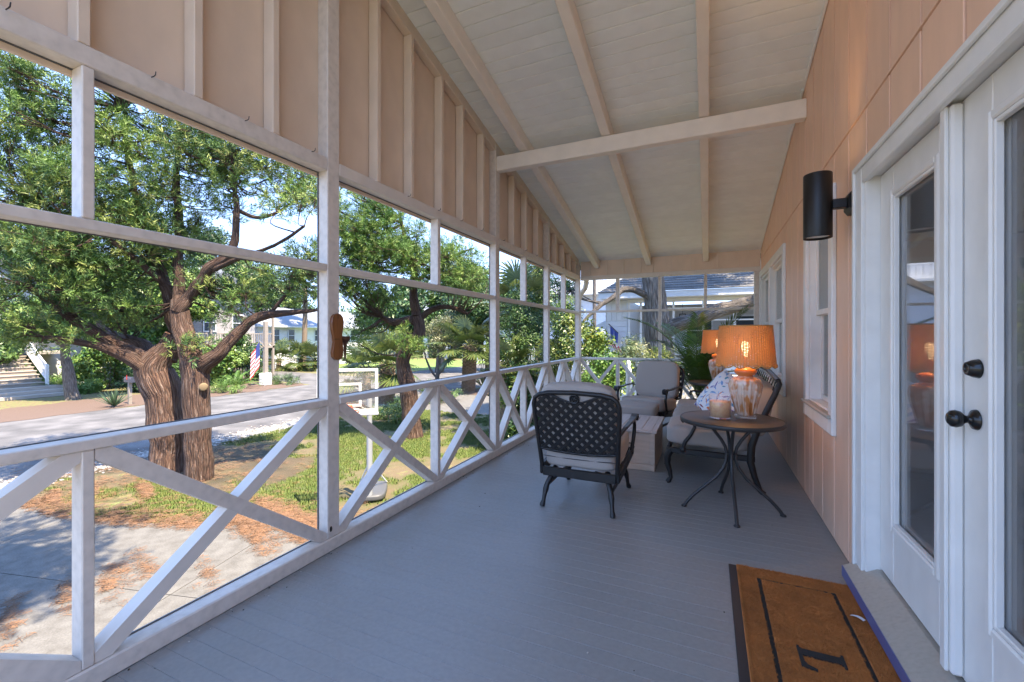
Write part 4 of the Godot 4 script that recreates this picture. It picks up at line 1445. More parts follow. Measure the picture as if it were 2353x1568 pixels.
	# the letter, read from the porch when facing the door
	var L := PackedVector2Array([Vector2(-0.062, -0.08), Vector2(0.062, -0.08), Vector2(0.072, -0.028), Vector2(0.063, -0.028), Vector2(0.050, -0.056), Vector2(0.030, -0.066), Vector2(-0.010, -0.067), Vector2(-0.008, -0.060), Vector2(-0.008, 0.062), Vector2(-0.002, 0.070), Vector2(0.012, 0.072), Vector2(0.012, 0.080), Vector2(-0.062, 0.080), Vector2(-0.062, 0.072), Vector2(-0.050, 0.070), Vector2(-0.045, 0.062), Vector2(-0.045, -0.062), Vector2(-0.050, -0.070), Vector2(-0.062, -0.072)])
	var lt := MB.new()
	lt.prism(L, Vector3(0.012, 0.016, 0.0), Vector3(0, 0, 1), Vector3(1, 0, 0), Vector3.UP, 0.0105)
	part(m, "letter", lt.mesh(), M.coir_dark)
	# scrap of paper on the mat
	var pp := MB.new()
	var n := 6
	for i in n:
		var u0 := i / float(n)
		var u1 := (i + 1) / float(n)
		var h0 := 0.004 + 0.010 * sin(u0 * 2.6)
		var h1 := 0.004 + 0.010 * sin(u1 * 2.6)
		pp.quad(Vector3(u0 * 0.055 - 0.0275, h0, -0.009 - 0.003 * u0), Vector3(u1 * 0.055 - 0.0275, h1, -0.009 - 0.003 * u1), Vector3(u1 * 0.055 - 0.0275, h1 + 0.001, 0.009), Vector3(u0 * 0.055 - 0.0275, h0 + 0.001, 0.009), Vector3.UP)
	var po := single("paper_scrap", "small curled white paper scrap at the edge of the door mat", "paper", pp, mat(Color(0.75, 0.75, 0.74), 0.7), V(0.625, 0.019, 2.47))
	po.rotation.y = -0.7
	# wooden shoe-sole plaque hung on the post, and the tee-shaped peg beside it
	TX.plank = ramp_tex(61, 0.02, 4, [[0.0, Color(0.09, 0.026, 0.007)], [0.35, Color(0.17, 0.055, 0.012)], [0.6, Color(0.23, 0.08, 0.017)], [1.0, Color(0.29, 0.11, 0.025)]], 256, 1, 8)
	M.varnish = mat(Color(1, 1, 1), 0.28, TX.plank, Vector3(5.0, 1.4, 5.0))
	M.varnish.uv1_scale = Vector3(5.0, 1.4, 5.0)
	M.varnish.clearcoat_enabled = true; M.varnish.clearcoat = 0.5
	var sole := PackedVector2Array()
	var prof := [[0.0, 0.0], [0.030, 0.006], [0.046, 0.028], [0.050, 0.065], [0.044, 0.105], [0.036, 0.145], [0.040, 0.185], [0.050, 0.225], [0.053, 0.262], [0.045, 0.295], [0.026, 0.315], [0.0, 0.320], [-0.026, 0.313], [-0.044, 0.292], [-0.051, 0.255], [-0.047, 0.215], [-0.034, 0.165], [-0.028, 0.125], [-0.036, 0.085], [-0.043, 0.050], [-0.038, 0.022], [-0.022, 0.005]]
	for i in prof.size():
		var p0 := Vector2(prof[i][0], prof[i][1]) * 0.9
		var p1 := Vector2(prof[(i + 1) % prof.size()][0], prof[(i + 1) % prof.size()][1]) * 0.9
		sole.append(p0); sole.append((p0 + p1) * 0.5)
	var sp := thing("shoe_sole_plaque", "varnished wooden plaque shaped like a shoe sole, hung on the screen wall post", "plaque", V(WALL_L + 0.001, 1.17, 2.01))
	var sm := MB.new()
	sm.prism(sole, Vector3.ZERO, Vector3(0, 0, -1), Vector3.UP, Vector3.RIGHT, 0.021)
	part(sp, "sole", sm.mesh(), M.varnish)
	var cr := MB.new()
	cr.bb(Vector3(0.0212, 0.128, -0.012), Vector3(0.0218, 0.131, 0.030), 0.0)
	cr.bb(Vector3(0.0212, 0.255, -0.0015), Vector3(0.0218, 0.285, 0.0015), 0.0)
	part(sp, "burnt_mark", cr.mesh(), M.black)
	var tp := thing("wooden_tee_peg", "dark wooden peg shaped like a golf tee beside the shoe-sole plaque", "peg", V(WALL_L - 0.03, 1.165, 2.118))
	var tm := MB.new()
	tm.lathe(Vector3.ZERO, [Vector2(0.0, 0.0), Vector2(0.006, 0.01), Vector2(0.008, 0.05), Vector2(0.010, 0.09), Vector2(0.017, 0.112), Vector2(0.029, 0.126), Vector2(0.031, 0.133), Vector2(0.031, 0.150), Vector2(0.027, 0.152), Vector2(0.0, 0.147)], 22)
	part(tp, "tee", tm.mesh(), mat(Color(0.11, 0.045, 0.018), 0.5, TX.grain_y, Vector3(3, 3, 3)))
	var tb := MB.new()
	tb.bar(Vector3(0, 0.118, 0.001), Vector3(0, 0.118, 0.0735), 0.012, 0.012, Vector3.RIGHT, 0.002)
	part(tp, "bracket", tb.mesh(), M.iron_grey)
	# grit and flakes on the floor
	var gr := MB.new()
	gr.cushion(Vector3.ZERO, Vector3(0.010, 0.004, 0.006), Basis.IDENTITY, 2.2, 3)
	var gme := gr.mesh()
	var litter := MultiMesh.new()
	litter.transform_format = MultiMesh.TRANSFORM_3D
	litter.use_colors = true
	litter.mesh = gme
	litter.instance_count = 150
	var q := RandomNumberGenerator.new(); q.seed = 14
	for i in 150:
		var b := q.randf_range(-2.05, 0.7)
		if i < 70: b = WALL_L + 0.012 + absf(q.randfn(0.0, 0.05))
		litter.set_instance_transform(i, Transform3D(Basis(Vector3.UP, q.randf() * TAU).scaled(Vector3.ONE * q.randf_range(0.3, 1.1)), V(b, 0.0022, q.randf_range(0.7, 6.5))))
		litter.set_instance_color(i, Color(0.04, 0.03, 0.02) if q.randf() < 0.75 else Color(0.55, 0.5, 0.45))
	var lm := StandardMaterial3D.new(); lm.vertex_color_use_as_albedo = true
	var lo := MultiMeshInstance3D.new()
	lo.name = "floor_litter"
	lo.multimesh = litter; lo.material_override = lm
	lo.set_meta("kind", "stuff"); lo.set_meta("label", "scattered grit and leaf flakes on the grey porch floor"); lo.set_meta("category", "litter")
	add_child(lo)

# ------------------------------------------------------------------ ground, road, driveway, lawn
func sheet(called: String, poly: Array, y: float, m: Material) -> MeshInstance3D:
	var p2 := PackedVector2Array()
	for p in poly: p2.append(Vector2(p[0], -p[1]))
	var mb := MB.new()
	var t := Geometry2D.triangulate_polygon(p2)
	for p in p2: mb.vert(Vector3(p.x, y, p.y), Vector3.UP, p)
	for i in range(0, t.size(), 3): mb.face(t[i], t[i + 1], t[i + 2])
	var o := single(called, "", "", mb, m)
	o.set_meta("kind", "structure")
	return o

# ragged outline between given corners
func ragged(pts: Array, amp: float, step: float, seed_: int) -> Array:
	var f := noise(seed_, 0.9, 3)
	var out := []
	for i in pts.size():
		var p := Vector2(pts[i][0], pts[i][1]); var q := Vector2(pts[(i + 1) % pts.size()][0], pts[(i + 1) % pts.size()][1])
		var n := maxi(1, int((q - p).length() / step))
		var nr := (q - p).orthogonal().normalized()
		for k in n:
			var u := p.lerp(q, float(k) / n)
			var w := u + nr * f.get_noise_2dv(u) * amp
			out.append([w.x, w.y])
	return out

const DRIVE_EDGE := [[-5.0, 5.35], [-5.8, 4.95], [-7.1, 4.24], [-8.0, 3.95], [-9.0, 3.64], [-10.2, 3.50], [-11.3, 3.45]]

func drive_dist(b: float, a: float) -> float:
	var p := Vector2(b, a)
	var d := 99.0
	for i in DRIVE_EDGE.size() - 1:
		var q := Geometry2D.get_closest_point_to_segment(p, Vector2(DRIVE_EDGE[i][0], DRIVE_EDGE[i][1]), Vector2(DRIVE_EDGE[i + 1][0], DRIVE_EDGE[i + 1][1]))
		d = minf(d, q.distance_to(p))
	return d

func build_grounds() -> void:
	TX.earth = ramp_tex(71, 0.02, 5, [[0.0, Color(0.07, 0.05, 0.03)], [0.35, Color(0.14, 0.105, 0.065)], [0.55, Color(0.17, 0.15, 0.06)], [0.72, Color(0.10, 0.14, 0.035)], [1.0, Color(0.28, 0.20, 0.12)]], 1024)
	TX.gravel = ramp_tex(72, 0.30, 3, [[0.0, Color(0.26, 0.24, 0.22)], [0.4, Color(0.44, 0.42, 0.40)], [0.65, Color(0.56, 0.54, 0.51)], [1.0, Color(0.70, 0.68, 0.65)]], 1024)
	TX.concrete = ramp_tex(73, 0.010, 5, [[0.0, Color(0.20, 0.185, 0.165)], [0.4, Color(0.275, 0.262, 0.24)], [0.65, Color(0.305, 0.292, 0.27)], [1.0, Color(0.36, 0.347, 0.32)]], 1024)
	TX.soil_fine = grey_tex(74, 0.28, 3, 0.55, 1.0, 512)
	M.earth = mat(Color(1, 1, 1), 0.95, TX.earth, Vector3(0.22, 0.22, 0.22), TX.fine, 1.5)
	M.road = mat(Color(0.36, 0.36, 0.375), 0.9, TX.gravel, Vector3(0.55, 0.55, 0.55), TX.fine, 0.4)
	M.concrete = mat(Color(0.56, 0.56, 0.56), 0.85, TX.concrete, Vector3(0.42, 0.42, 0.42), TX.fine, 0.1)
	M.road.detail_enabled = true; M.road.detail_blend_mode = BaseMaterial3D.BLEND_MODE_MUL; M.road.detail_albedo = grey_tex(75, 0.016, 6, 0.62, 1.0); M.road.detail_uv_layer = BaseMaterial3D.DETAIL_UV_2
	M.road.uv2_triplanar = true; M.road.uv2_world_triplanar = true; M.road.uv2_scale = Vector3(0.09, 0.09, 0.09)
	M.concrete.detail_enabled = true; M.concrete.detail_blend_mode = BaseMaterial3D.BLEND_MODE_MUL; M.concrete.detail_albedo = grey_tex(76, 0.05, 5, 0.80, 1.0); M.concrete.detail_uv_layer = BaseMaterial3D.DETAIL_UV_2
	M.concrete.uv2_triplanar = true; M.concrete.uv2_world_triplanar = true; M.concrete.uv2_scale = Vector3(1.7, 1.7, 1.7)
	var G := GROUND
	sheet("ground", [[-300, -300], [300, -300], [300, 400], [-300, 400]], G, M.earth)
	# road, running past the house and bending away to the right in the distance
	var road := ragged([[-13.3, -60], [-13.3, 17.0], [-12.2, 22.5], [-9.0, 24.8], [-2.0, 26.0], [40.0, 26.5], [40.0, 36.0], [-10.0, 36.0], [-17.0, 38.5], [-22.4, 44.0], [-22.4, -60]], 0.35, 0.7, 5)
	sheet("road", road, G + 0.004, M.road)
	var cross := ragged([[-22.3, 19.5], [-22.3, 24.5], [-44.0, 27.0], [-44.0, 22.8]], 0.2, 0.8, 6)
	sheet("road", cross, G + 0.008, M.road)
	sheet("driveway_of_neighbour", ragged([[-13.4, 14.6], [-13.4, 19.4], [2.0, 19.4], [2.0, 14.6]], 0.15, 0.6, 8), G + 0.008, M.concrete)
	# concrete drive below the porch, in slabs with open joints
	var slabs := structure("driveway", V(-7, G, 1))
	var outline := PackedVector2Array()
	for p in DRIVE_EDGE: outline.append(Vector2(p[0], p[1]))
	for p in [[-12.4, 2.2], [-13.6, 1.2], [-13.6, -7.0], [-2.4, -7.0], [-2.4, 5.6]]: outline.append(Vector2(p[0], p[1]))
	var dirn := Vector2(0.93, -0.37).rotated(0.62)
	var across := dirn.orthogonal()
	for i in range(-4, 5):
		for j in range(-4, 5):
			var c := Vector2(-7.0, 1.0) + dirn * (i * 3.6) + across * (j * 3.1)
			var q := PackedVector2Array([c - dirn * 1.794 - across * 1.544, c + dirn * 1.794 - across * 1.544, c + dirn * 1.794 + across * 1.544, c - dirn * 1.794 + across * 1.544])
			for poly in Geometry2D.intersect_polygons(q, outline):
				var mb := MB.new()
				var pl := PackedVector2Array()
				for p in poly: pl.append(Vector2(p.x, -p.y))
				mb.prism(pl, Vector3(0, G + 0.006, 0), Vector3.RIGHT, Vector3.BACK, Vector3.UP, 0.045)
				wpart(slabs, "slab", mb, M.concrete)
	# lawn: grid with patches of grass, dry thatch and fallen needles
	var f1 := noise(81, 0.28, 4)
	var f2 := noise(82, 0.9, 4)
	var f3 := noise(83, 3.0, 2)
	var lw := MB.new()
	lw.use_col = true
	var st := 0.105
	var b0 := -13.3; var b1 := -1.2; var a0 := 2.9; var a1 := 14.6
	var nb := int((b1 - b0) / st)
	var na := int((a1 - a0) / st)
	var trunk1 := on_ground(390, 1085)
	var green_spots := []
	for i in nb + 1:
		for j in na + 1:
			var b := b0 + i * st
			var a := a0 + j * st
			var n1 := f1.get_noise_2d(b, a) + 0.5 * f2.get_noise_2d(b, a)
			var n3 := f3.get_noise_2d(b, a)
			var c := Color(0.27, 0.20, 0.115)
			var grass := clampf(0.70 + n1 * 1.5 + 0.25 * n3, 0.0, 1.0)
			if a > 9.0: grass = clampf(grass + 0.18, 0.0, 1.0)
			var dt := Vector2(b - trunk1.x, a + trunk1.z).length()
			var straw := 0.0
			if dt < 3.0: straw = clampf((3.0 - dt) * 0.4 + n1 * 1.8, 0.0, 0.85)
			var dd := drive_dist(b, a)
			var edge := clampf((0.34 - dd) * 2.6 + n1 * 1.4, 0.0, 1.0) if dd < 0.8 else 0.0
			if b > -10.8 and b < -7.9 and a < 5.2: grass = clampf(grass + 0.45, 0, 1); straw *= 0.25 if dd > 0.3 else 1.0
			c = c.lerp(Color(0.13, 0.185, 0.035), grass * (0.85 + 0.3 * n3))
			c = c.lerp(Color(0.19, 0.125, 0.08).lerp(Color(0.10, 0.07, 0.05), clampf(0.5 + f2.get_noise_2d(b + 30, a) * 1.4, 0, 1)), straw)
			c = c.lerp(Color(0.25, 0.135, 0.068), edge)
			if b < -12.3: c = c.lerp(Color(0.30, 0.29, 0.27), clampf((-12.3 - b) * 1.6 + n3, 0, 1))
			lw.tint = c
			lw.vert(V(b, G + 0.012 + 0.02 * n1 + 0.012 * n3 if dd > 0.25 and b > -12.9 else G + 0.008, a), Vector3.UP, Vector2(b, a))
			if grass > 0.55 and straw < 0.4 and edge < 0.4 and b > -12.4 and not Geometry2D.is_point_in_polygon(Vector2(b, a), outline): green_spots.append(Vector3(b, grass, a))
	for i in nb:
		for j in na:
			var k := i * (na + 1) + j
			lw.face(k, k + 1, k + na + 2); lw.face(k, k + na + 2, k + na + 1)
	M.lawn = mat(Color(1, 1, 1), 0.95, TX.soil_fine, Vector3(2.2, 2.2, 2.2), TX.fine, 0.8)
	M.lawn.vertex_color_use_as_albedo = true
	var lo := single("lawn", "", "", lw, M.lawn)
	lo.set_meta("kind", "structure")
	# grass blades
	var tuft := MB.new()
	var r := RandomNumberGenerator.new(); r.seed = 19
	for i in 14:
		var an := r.randf() * TAU
		var d := Vector3(cos(an), 0, sin(an))
		var o := Vector3(r.randf_range(-0.05, 0.05), 0, r.randf_range(-0.05, 0.05))
		var h := r.randf_range(0.03, 0.065)
		tuft.tri(o + Vector3(d.z, 0, -d.x) * 0.005, o - Vector3(d.z, 0, -d.x) * 0.005, o + d * r.randf_range(0.01, 0.04) + Vector3(0, h, 0), (Vector3.UP + d * 0.4).normalized())
	M.grass = leaf_mat(Color(0.06, 0.10, 0.015), 0.7)
	var mm := MultiMesh.new()
	mm.transform_format = MultiMesh.TRANSFORM_3D; mm.use_colors = true; mm.mesh = tuft.mesh()
	mm.instance_count = 26000
	for i in mm.instance_count:
		var s: Vector3 = green_spots[r.randi() % green_spots.size()]
		var p := V(s.x + r.randf_range(-0.06, 0.06), G + 0.012, s.z + r.randf_range(-0.06, 0.06))
		mm.set_instance_transform(i, Transform3D(Basis(Vector3.UP, r.randf() * TAU).scaled(Vector3(1, r.randf_range(0.6, 1.3), 1)), p))
		mm.set_instance_color(i, Color(0.09, 0.15, 0.025).lerp(Color(0.22, 0.22, 0.06), r.randf() * r.randf()))
	stuff("grass_blades", "short patchy lawn grass beyond the railing", "grass", mm, M.grass)
	# fallen cedar needles: drifts on the drive and under the trees
	var nd := MB.new()
	for i in 8:
		var an := r.randf() * TAU
		var d := Vector3(cos(an), 0, sin(an)) * r.randf_range(0.03, 0.06)
		var o := Vector3(r.randf_range(-0.06, 0.06), r.randf_range(0.0, 0.012), r.randf_range(-0.06, 0.06))
		var w := Vector3(d.z, 0, -d.x).normalized() * 0.0016
		nd.quad(o - d - w, o - d + w, o + d + w + Vector3(0, 0.004, 0), o + d - w, Vector3.UP)
	var ml := StandardMaterial3D.new(); ml.vertex_color_use_as_albedo = true; ml.roughness = 0.9; ml.cull_mode = BaseMaterial3D.CULL_DISABLED
	var mn := MultiMesh.new()
	mn.transform_format = MultiMesh.TRANSFORM_3D; mn.use_colors = true; mn.mesh = nd.mesh()
	mn.instance_count = 5200
	var streaks := []
	for s in [[560, 1200, 700], [640, 1198, 800], [690, 1208, 500], [250, 1345, 40], [150, 1385, 35], [330, 1305, 35], [20, 1440, 40], [600, 1268, 18], [480, 1335, 25], [290, 1330, 25], [330, 1130, 160], [200, 1130, 240], [120, 1150, 120]]:
		streaks.append([on_ground(s[0], s[1]), s[2]])
	var tot := 0
	for s in streaks: tot += s[1]
	for i in mn.instance_count:
		var p: Vector3
		if i < tot:
			var k := i
			var si := 0
			while k >= streaks[si][1]: k -= streaks[si][1]; si += 1
			var sx: float = 0.6 if streaks[si][1] > 400 else 0.28
			var u := Vector2(r.randfn(0, sx), r.randfn(0, sx * 0.16)).rotated(0.35)
			p = streaks[si][0] + Vector3(u.x, 0.055, u.y)
			if drive_dist(p.x, -p.z) < 0.05: p.y -= 0.03
		elif i < tot + 1300:
			p = Vector3(trunk1.x + r.randfn(0, 1.9), G + 0.035, trunk1.z + r.randfn(0.6, 1.6))
		else:
			var e := r.randf() * (DRIVE_EDGE.size() - 1)
			var q0 := Vector2(DRIVE_EDGE[int(e)][0], DRIVE_EDGE[int(e)][1]).lerp(Vector2(DRIVE_EDGE[int(e) + 1][0], DRIVE_EDGE[int(e) + 1][1]), e - int(e))
			p = V(q0.x + r.randfn(0, 0.15), G + 0.05, q0.y + absf(r.randfn(0, 0.35)) - 0.12)
		mn.set_instance_transform(i, Transform3D(Basis(Vector3.UP, r.randf() * TAU), p))
		mn.set_instance_color(i, Color(0.25, 0.13, 0.065).lerp(Color(0.12, 0.075, 0.05), r.randf()))
	stuff("pine_straw", "rusty brown needle litter drifted along the drive edge and under the cedars", "pine straw", mn, ml)
	# white shells along the road verge
	var pb := MB.new()
	pb.cushion(Vector3.ZERO, Vector3(0.07, 0.035, 0.05), Basis.IDENTITY, 2.4, 3)
	var mp := MultiMesh.new()
	mp.transform_format = MultiMesh.TRANSFORM_3D; mp.use_colors = true; mp.mesh = pb.mesh()
	mp.instance_count = 5000
	for i in mp.instance_count:
		var p := V(-12.85 + r.randfn(0, 0.28), G + 0.02, r.randf_range(2.5, 15.0))
		mp.set_instance_transform(i, Transform3D(Basis(Vector3.UP, r.randf() * TAU).scaled(Vector3.ONE * r.randf_range(0.4, 1.1)), p))
		mp.set_instance_color(i, Color(0.33, 0.315, 0.30) * r.randf_range(0.7, 1.15))
	stuff("shell_gravel", "white shell gravel strip along the near edge of the road", "gravel", mp, ml)
	# far lawns and mulch beds
	M.far_grass = mat(Color(1, 1, 1), 0.95, ramp_tex(84, 0.05, 4, [[0.0, Color(0.07, 0.12, 0.025)], [0.5, Color(0.13, 0.20, 0.04)], [1.0, Color(0.22, 0.24, 0.07)]], 512), Vector3(0.4, 0.4, 0.4))
	M.mulch = mat(Color(1, 1, 1), 0.95, ramp_tex(85, 0.12, 4, [[0.0, Color(0.05, 0.034, 0.026)], [0.5, Color(0.115, 0.075, 0.055)], [1.0, Color(0.20, 0.14, 0.105)]], 512), Vector3(0.5, 0.5, 0.5), TX.fine, 1.0)
	sheet("mulch_bed", ragged([[-22.4, -6], [-22.4, 19.2], [-27, 19.6], [-26, -6]], 0.5, 0.6, 9), G + 0.012, M.mulch)
	sheet("far_lawn", ragged([[-24, 28.5], [-22.0, 34], [-23, 46], [-46, 46], [-46, 28.5]], 0.4, 0.9, 10), G + 0.006, M.far_grass)
	sheet("mulch_bed", ragged([[-24.0, 26.2], [-23.5, 28.3], [-44, 29.8], [-44, 27.6]], 0.3, 0.7, 12), G + 0.010, M.mulch)
	sheet("far_lawn", ragged([[-16, 40], [40, 37], [40, 55], [-20, 55]], 0.4, 0.9, 13), G + 0.006, M.far_grass)
	sheet("mulch_bed", ragged([[-13.0, 19.5], [-11.8, 22.2], [-6, 24.0], [2, 24.5], [2, 19.5]], 0.3, 0.5, 14), G + 0.014, M.mulch)

func stuff(called: String, label: String, category: String, mm: MultiMesh, m: Material) -> MultiMeshInstance3D:
	var o := MultiMeshInstance3D.new()
	o.name = numbered(called)
	o.multimesh = mm; o.material_override = m
	o.set_meta("kind", "stuff"); o.set_meta("label", label); o.set_meta("category", category)
	add_child(o)
	return o

# ------------------------------------------------------------------ trees and shrubs
var SP := {}
var crook := FastNoiseLite.new()

# feathery cedar spray along +y, about 0.3 m long
func cedar_spray(seed_: int) -> ArrayMesh:
	var r := RandomNumberGenerator.new(); r.seed = seed_
	var mb := MB.new()
	for k in 30:
		var u := r.randf_range(0.05, 1.0)
		var base := Vector3(r.randf_range(-0.02, 0.02), 0.22 * u, r.randf_range(-0.02, 0.02))
		var an := r.randf() * TAU
		var d := (Vector3(cos(an), 0, sin(an)) * r.randf_range(0.35, 1.1) + Vector3(0, r.randf_range(0.25, 1.0), 0)).normalized()
		var ln := r.randf_range(0.06, 0.13) * (1.15 - 0.4 * u)
		var w := d.cross(Vector3(r.randf_range(-1, 1), r.randf_range(-1, 1), r.randf_range(-1, 1))).normalized() * r.randf_range(0.0045, 0.008)
		var bend := Vector3(r.randf_range(-0.3, 0.3), r.randf_range(-0.25, 0.35), r.randf_range(-0.3, 0.3)) * ln
		var p1 := base + d * ln * 0.45
		var p2 := base + d * ln + bend * 0.5
		var nn := d.cross(w).normalized()
		if nn.y < 0: nn = -nn
		var i0 := mb.vert(base, nn); var i1 := mb.vert(p1 - w, nn); var i2 := mb.vert(p1 + w, nn); var i3 := mb.vert(p2, nn)
		mb.face(i0, i1, i2); mb.face(i1, i3, i2)
	return mb.mesh()

# cluster of broad leaves
func leaf_cluster(seed_: int, n: int, ll: float, ww: float, spread: float) -> ArrayMesh:
	var r := RandomNumberGenerator.new(); r.seed = seed_
	var mb := MB.new()
	for k in n:
		var an := r.randf() * TAU
		var base := Vector3(r.randf_range(-1, 1), r.randf_range(-0.6, 1), r.randf_range(-1, 1)) * spread
		var d := (Vector3(cos(an), 0, sin(an)) + Vector3(0, r.randf_range(-0.5, 0.9), 0)).normalized()
		var w := d.cross(Vector3.UP + Vector3(r.randf_range(-0.6, 0.6), 0, r.randf_range(-0.6, 0.6))).normalized() * ww * r.randf_range(0.7, 1.15)
		var l := ll * r.randf_range(0.75, 1.2)
		var p1 := base + d * l * 0.45 + Vector3(0, 0.08 * l, 0)
		var p2 := base + d * l + Vector3(0, -0.12 * l, 0)
		var nn := w.cross(d).normalized()
		if nn.y < 0: nn = -nn
		var i0 := mb.vert(base, nn); var i1 := mb.vert(p1 - w, nn); var i2 := mb.vert(p1 + w, nn); var i3 := mb.vert(p2, nn)
		mb.face(i0, i1, i2); mb.face(i1, i3, i2)
	return mb.mesh()

func foliage(t: Node3D, called: String, clumps: Array, kind: String, per: int, size: float, palette: Array, seed_: int) -> void:
	# clumps: [centre (world), radius, flatness]; one MultiMesh for a crown
	var r := RandomNumberGenerator.new(); r.seed = seed_
	var meshes: Array = SP[kind]
	var xf := []
	for k in meshes.size(): xf.append([])
	for c in clumps:
		var ce: Vector3 = c[0] - t.position
		var rad: float = c[1]
		var fl: float = c[2]
		var tone := r.randf()
		for i in int(per * rad * rad / 0.2):
			var d := Vector3(r.randfn(), r.randfn(), r.randfn()).normalized()
			var q := pow(r.randf(), 0.45) * rad
			var p := ce + Vector3(d.x * q, d.y * q * fl, d.z * q)
			var up := (d * 0.9 + Vector3(0, 0.55, 0) + Vector3(r.randfn(), r.randfn(), r.randfn()) * 0.45).normalized()
			var x := up.cross(Vector3(r.randfn(), r.randfn(), r.randfn())).normalized()
			var s := size * r.randf_range(0.7, 1.25)
			var col: Color = palette[mini(int(fmod(tone + r.randf() * 0.55, 1.0) * palette.size()), palette.size() - 1)]
			col = col * r.randf_range(0.75, 1.25)
			xf[r.randi() % meshes.size()].append([Transform3D(Basis(x, up, x.cross(up)).scaled(Vector3.ONE * s), p), col])
	for k in meshes.size():
		var mm := MultiMesh.new()
		mm.transform_format = MultiMesh.TRANSFORM_3D; mm.use_colors = true; mm.mesh = meshes[k]
		mm.instance_count = xf[k].size()
		for i in xf[k].size():
			mm.set_instance_transform(i, xf[k][i][0])
			mm.set_instance_color(i, xf[k][i][1])
		var o := MultiMeshInstance3D.new()
		o.name = called
		o.multimesh = mm
		o.material_override = M.needle if kind == "cedar" else M.leaf
		o.set_meta("kind", "stuff")
		t.add_child(o, true)

func smooth_line(pts: Array, rad: Array, sub: int) -> Array:
	# Catmull-Rom through the points: returns [points, radii]
	var op := []
	var orr := []
	for i in pts.size() - 1:
		var p0: Vector3 = pts[maxi(i - 1, 0)]
		var p1: Vector3 = pts[i]
		var p2: Vector3 = pts[i + 1]
		var p3: Vector3 = pts[mini(i + 2, pts.size() - 1)]
		for k in sub:
			var u := float(k) / sub
			op.append(p1.cubic_interpolate(p2, p0, p3, u)); orr.append(lerpf(rad[i], rad[i + 1], u))
	op.append(pts[-1]); orr.append(rad[-1])
	return [op, orr]

# limbs: arrays of [px, py, depth, radius]; crowns: [px, py, depth, rx, ry, rz, clumps, clump radius]
func tree(called: String, label: String, group: String, base: Vector3, trunk: Array, limbs: Array, crowns: Array, kind: String, per: int, size: float, palette: Array, seed_: int, bark: Material, flat := 0.62) -> Node3D:
	var t := thing(called, label, "tree", base, group)
	var r := RandomNumberGenerator.new(); r.seed = seed_
	var all := []
	var li := 0
	for l in [trunk] + limbs:
		var pts := []
		var rad := []
		for p in l:
			if p is Array:
				pts.append(at(p[0], p[1], p[2])); rad.append(p[3])
		var sm := smooth_line(pts, rad, 7)
		for i in sm[0].size():
			# crooked growth: small kinks and swellings that fade out towards the ground
			var q: Vector3 = sm[0][i]
			var am: float = (0.14 if li == 0 else 0.75) * sm[1][i]
			sm[0][i] = q + Vector3(crook.get_noise_3d(q.x * 3.0, q.y * 3.0, q.z * 3.0 + li * 9.0), 0.5 * crook.get_noise_3d(q.z * 3.0, q.x * 3.0 + li * 5.0, 7.0), crook.get_noise_3d(q.y * 3.0, 3.0 + li * 7.0, q.x * 3.0)) * am
			sm[1][i] *= 1.0 + (0.10 if li == 0 else 0.24) * crook.get_noise_3d(q.x * 2.2 + 40.0, q.y * 2.2, q.z * 2.2)
		var mb := MB.new()
		mb.tube(sm[0], sm[1], 30 if li == 0 else 18, 0.26, wood_noise)
		wpart(t, "trunk" if li == 0 else "limb", mb, bark)
		for i in sm[0].size(): all.append([sm[0][i], sm[1][i]])
		li += 1
	var clumps := []
	var twigs := MB.new()
	for c in crowns:
		var ce := at(c[0], c[1], c[2])
		for k in c[6]:
			var d := Vector3(r.randfn(), r.randfn(), r.randfn()).normalized() * pow(r.randf(), 0.4)
			# ellipsoid axes follow the view: across, up, depth
			var p: Vector3 = ce + Vector3(CS, 0, -SN) * d.x * c[3] + Vector3.UP * d.y * c[4] + Vector3(-SN, 0, -CS) * d.z * c[5]
			var rad: float = c[7] * r.randf_range(0.5, 1.3)
			clumps.append([p, rad, flat])
			# a branch from the nearest limb
			var best: Array = all[0]
			var bd := 1e9
			for q in all:
				var dist: float = (q[0] as Vector3).distance_to(p) + (0.8 if (q[0] as Vector3).y > p.y + 0.5 else 0.0)
				if dist < bd: bd = dist; best = q
			var s: Vector3 = best[0]
			var mid := s.lerp(p, 0.5) + Vector3(r.randfn() * 0.10, -0.08 * bd + r.randfn() * 0.06, r.randfn() * 0.10)
			var r0 := minf(best[1] * 0.6, 0.010 + 0.014 * bd)
			var bl := smooth_line([s, mid, p], [r0, r0 * 0.6, 0.006], 4)
			twigs.tube(bl[0], bl[1], 6)
			for e in 7:
				var q := p + Vector3(r.randfn(), r.randfn() * 0.6 + 0.2, r.randfn()) * rad * 0.85
				twigs.tube([mid.lerp(p, r.randf_range(0.3, 0.9)), q.lerp(p, 0.5) + Vector3(0, -0.03, 0), q], [0.008, 0.005, 0.002], 4)
	var tw := wpart(t, "branches", twigs, bark)
	tw.set_meta("kind", "stuff")
	foliage(t, "crown", clumps, kind, per, size, palette, seed_ + 3)
	return t

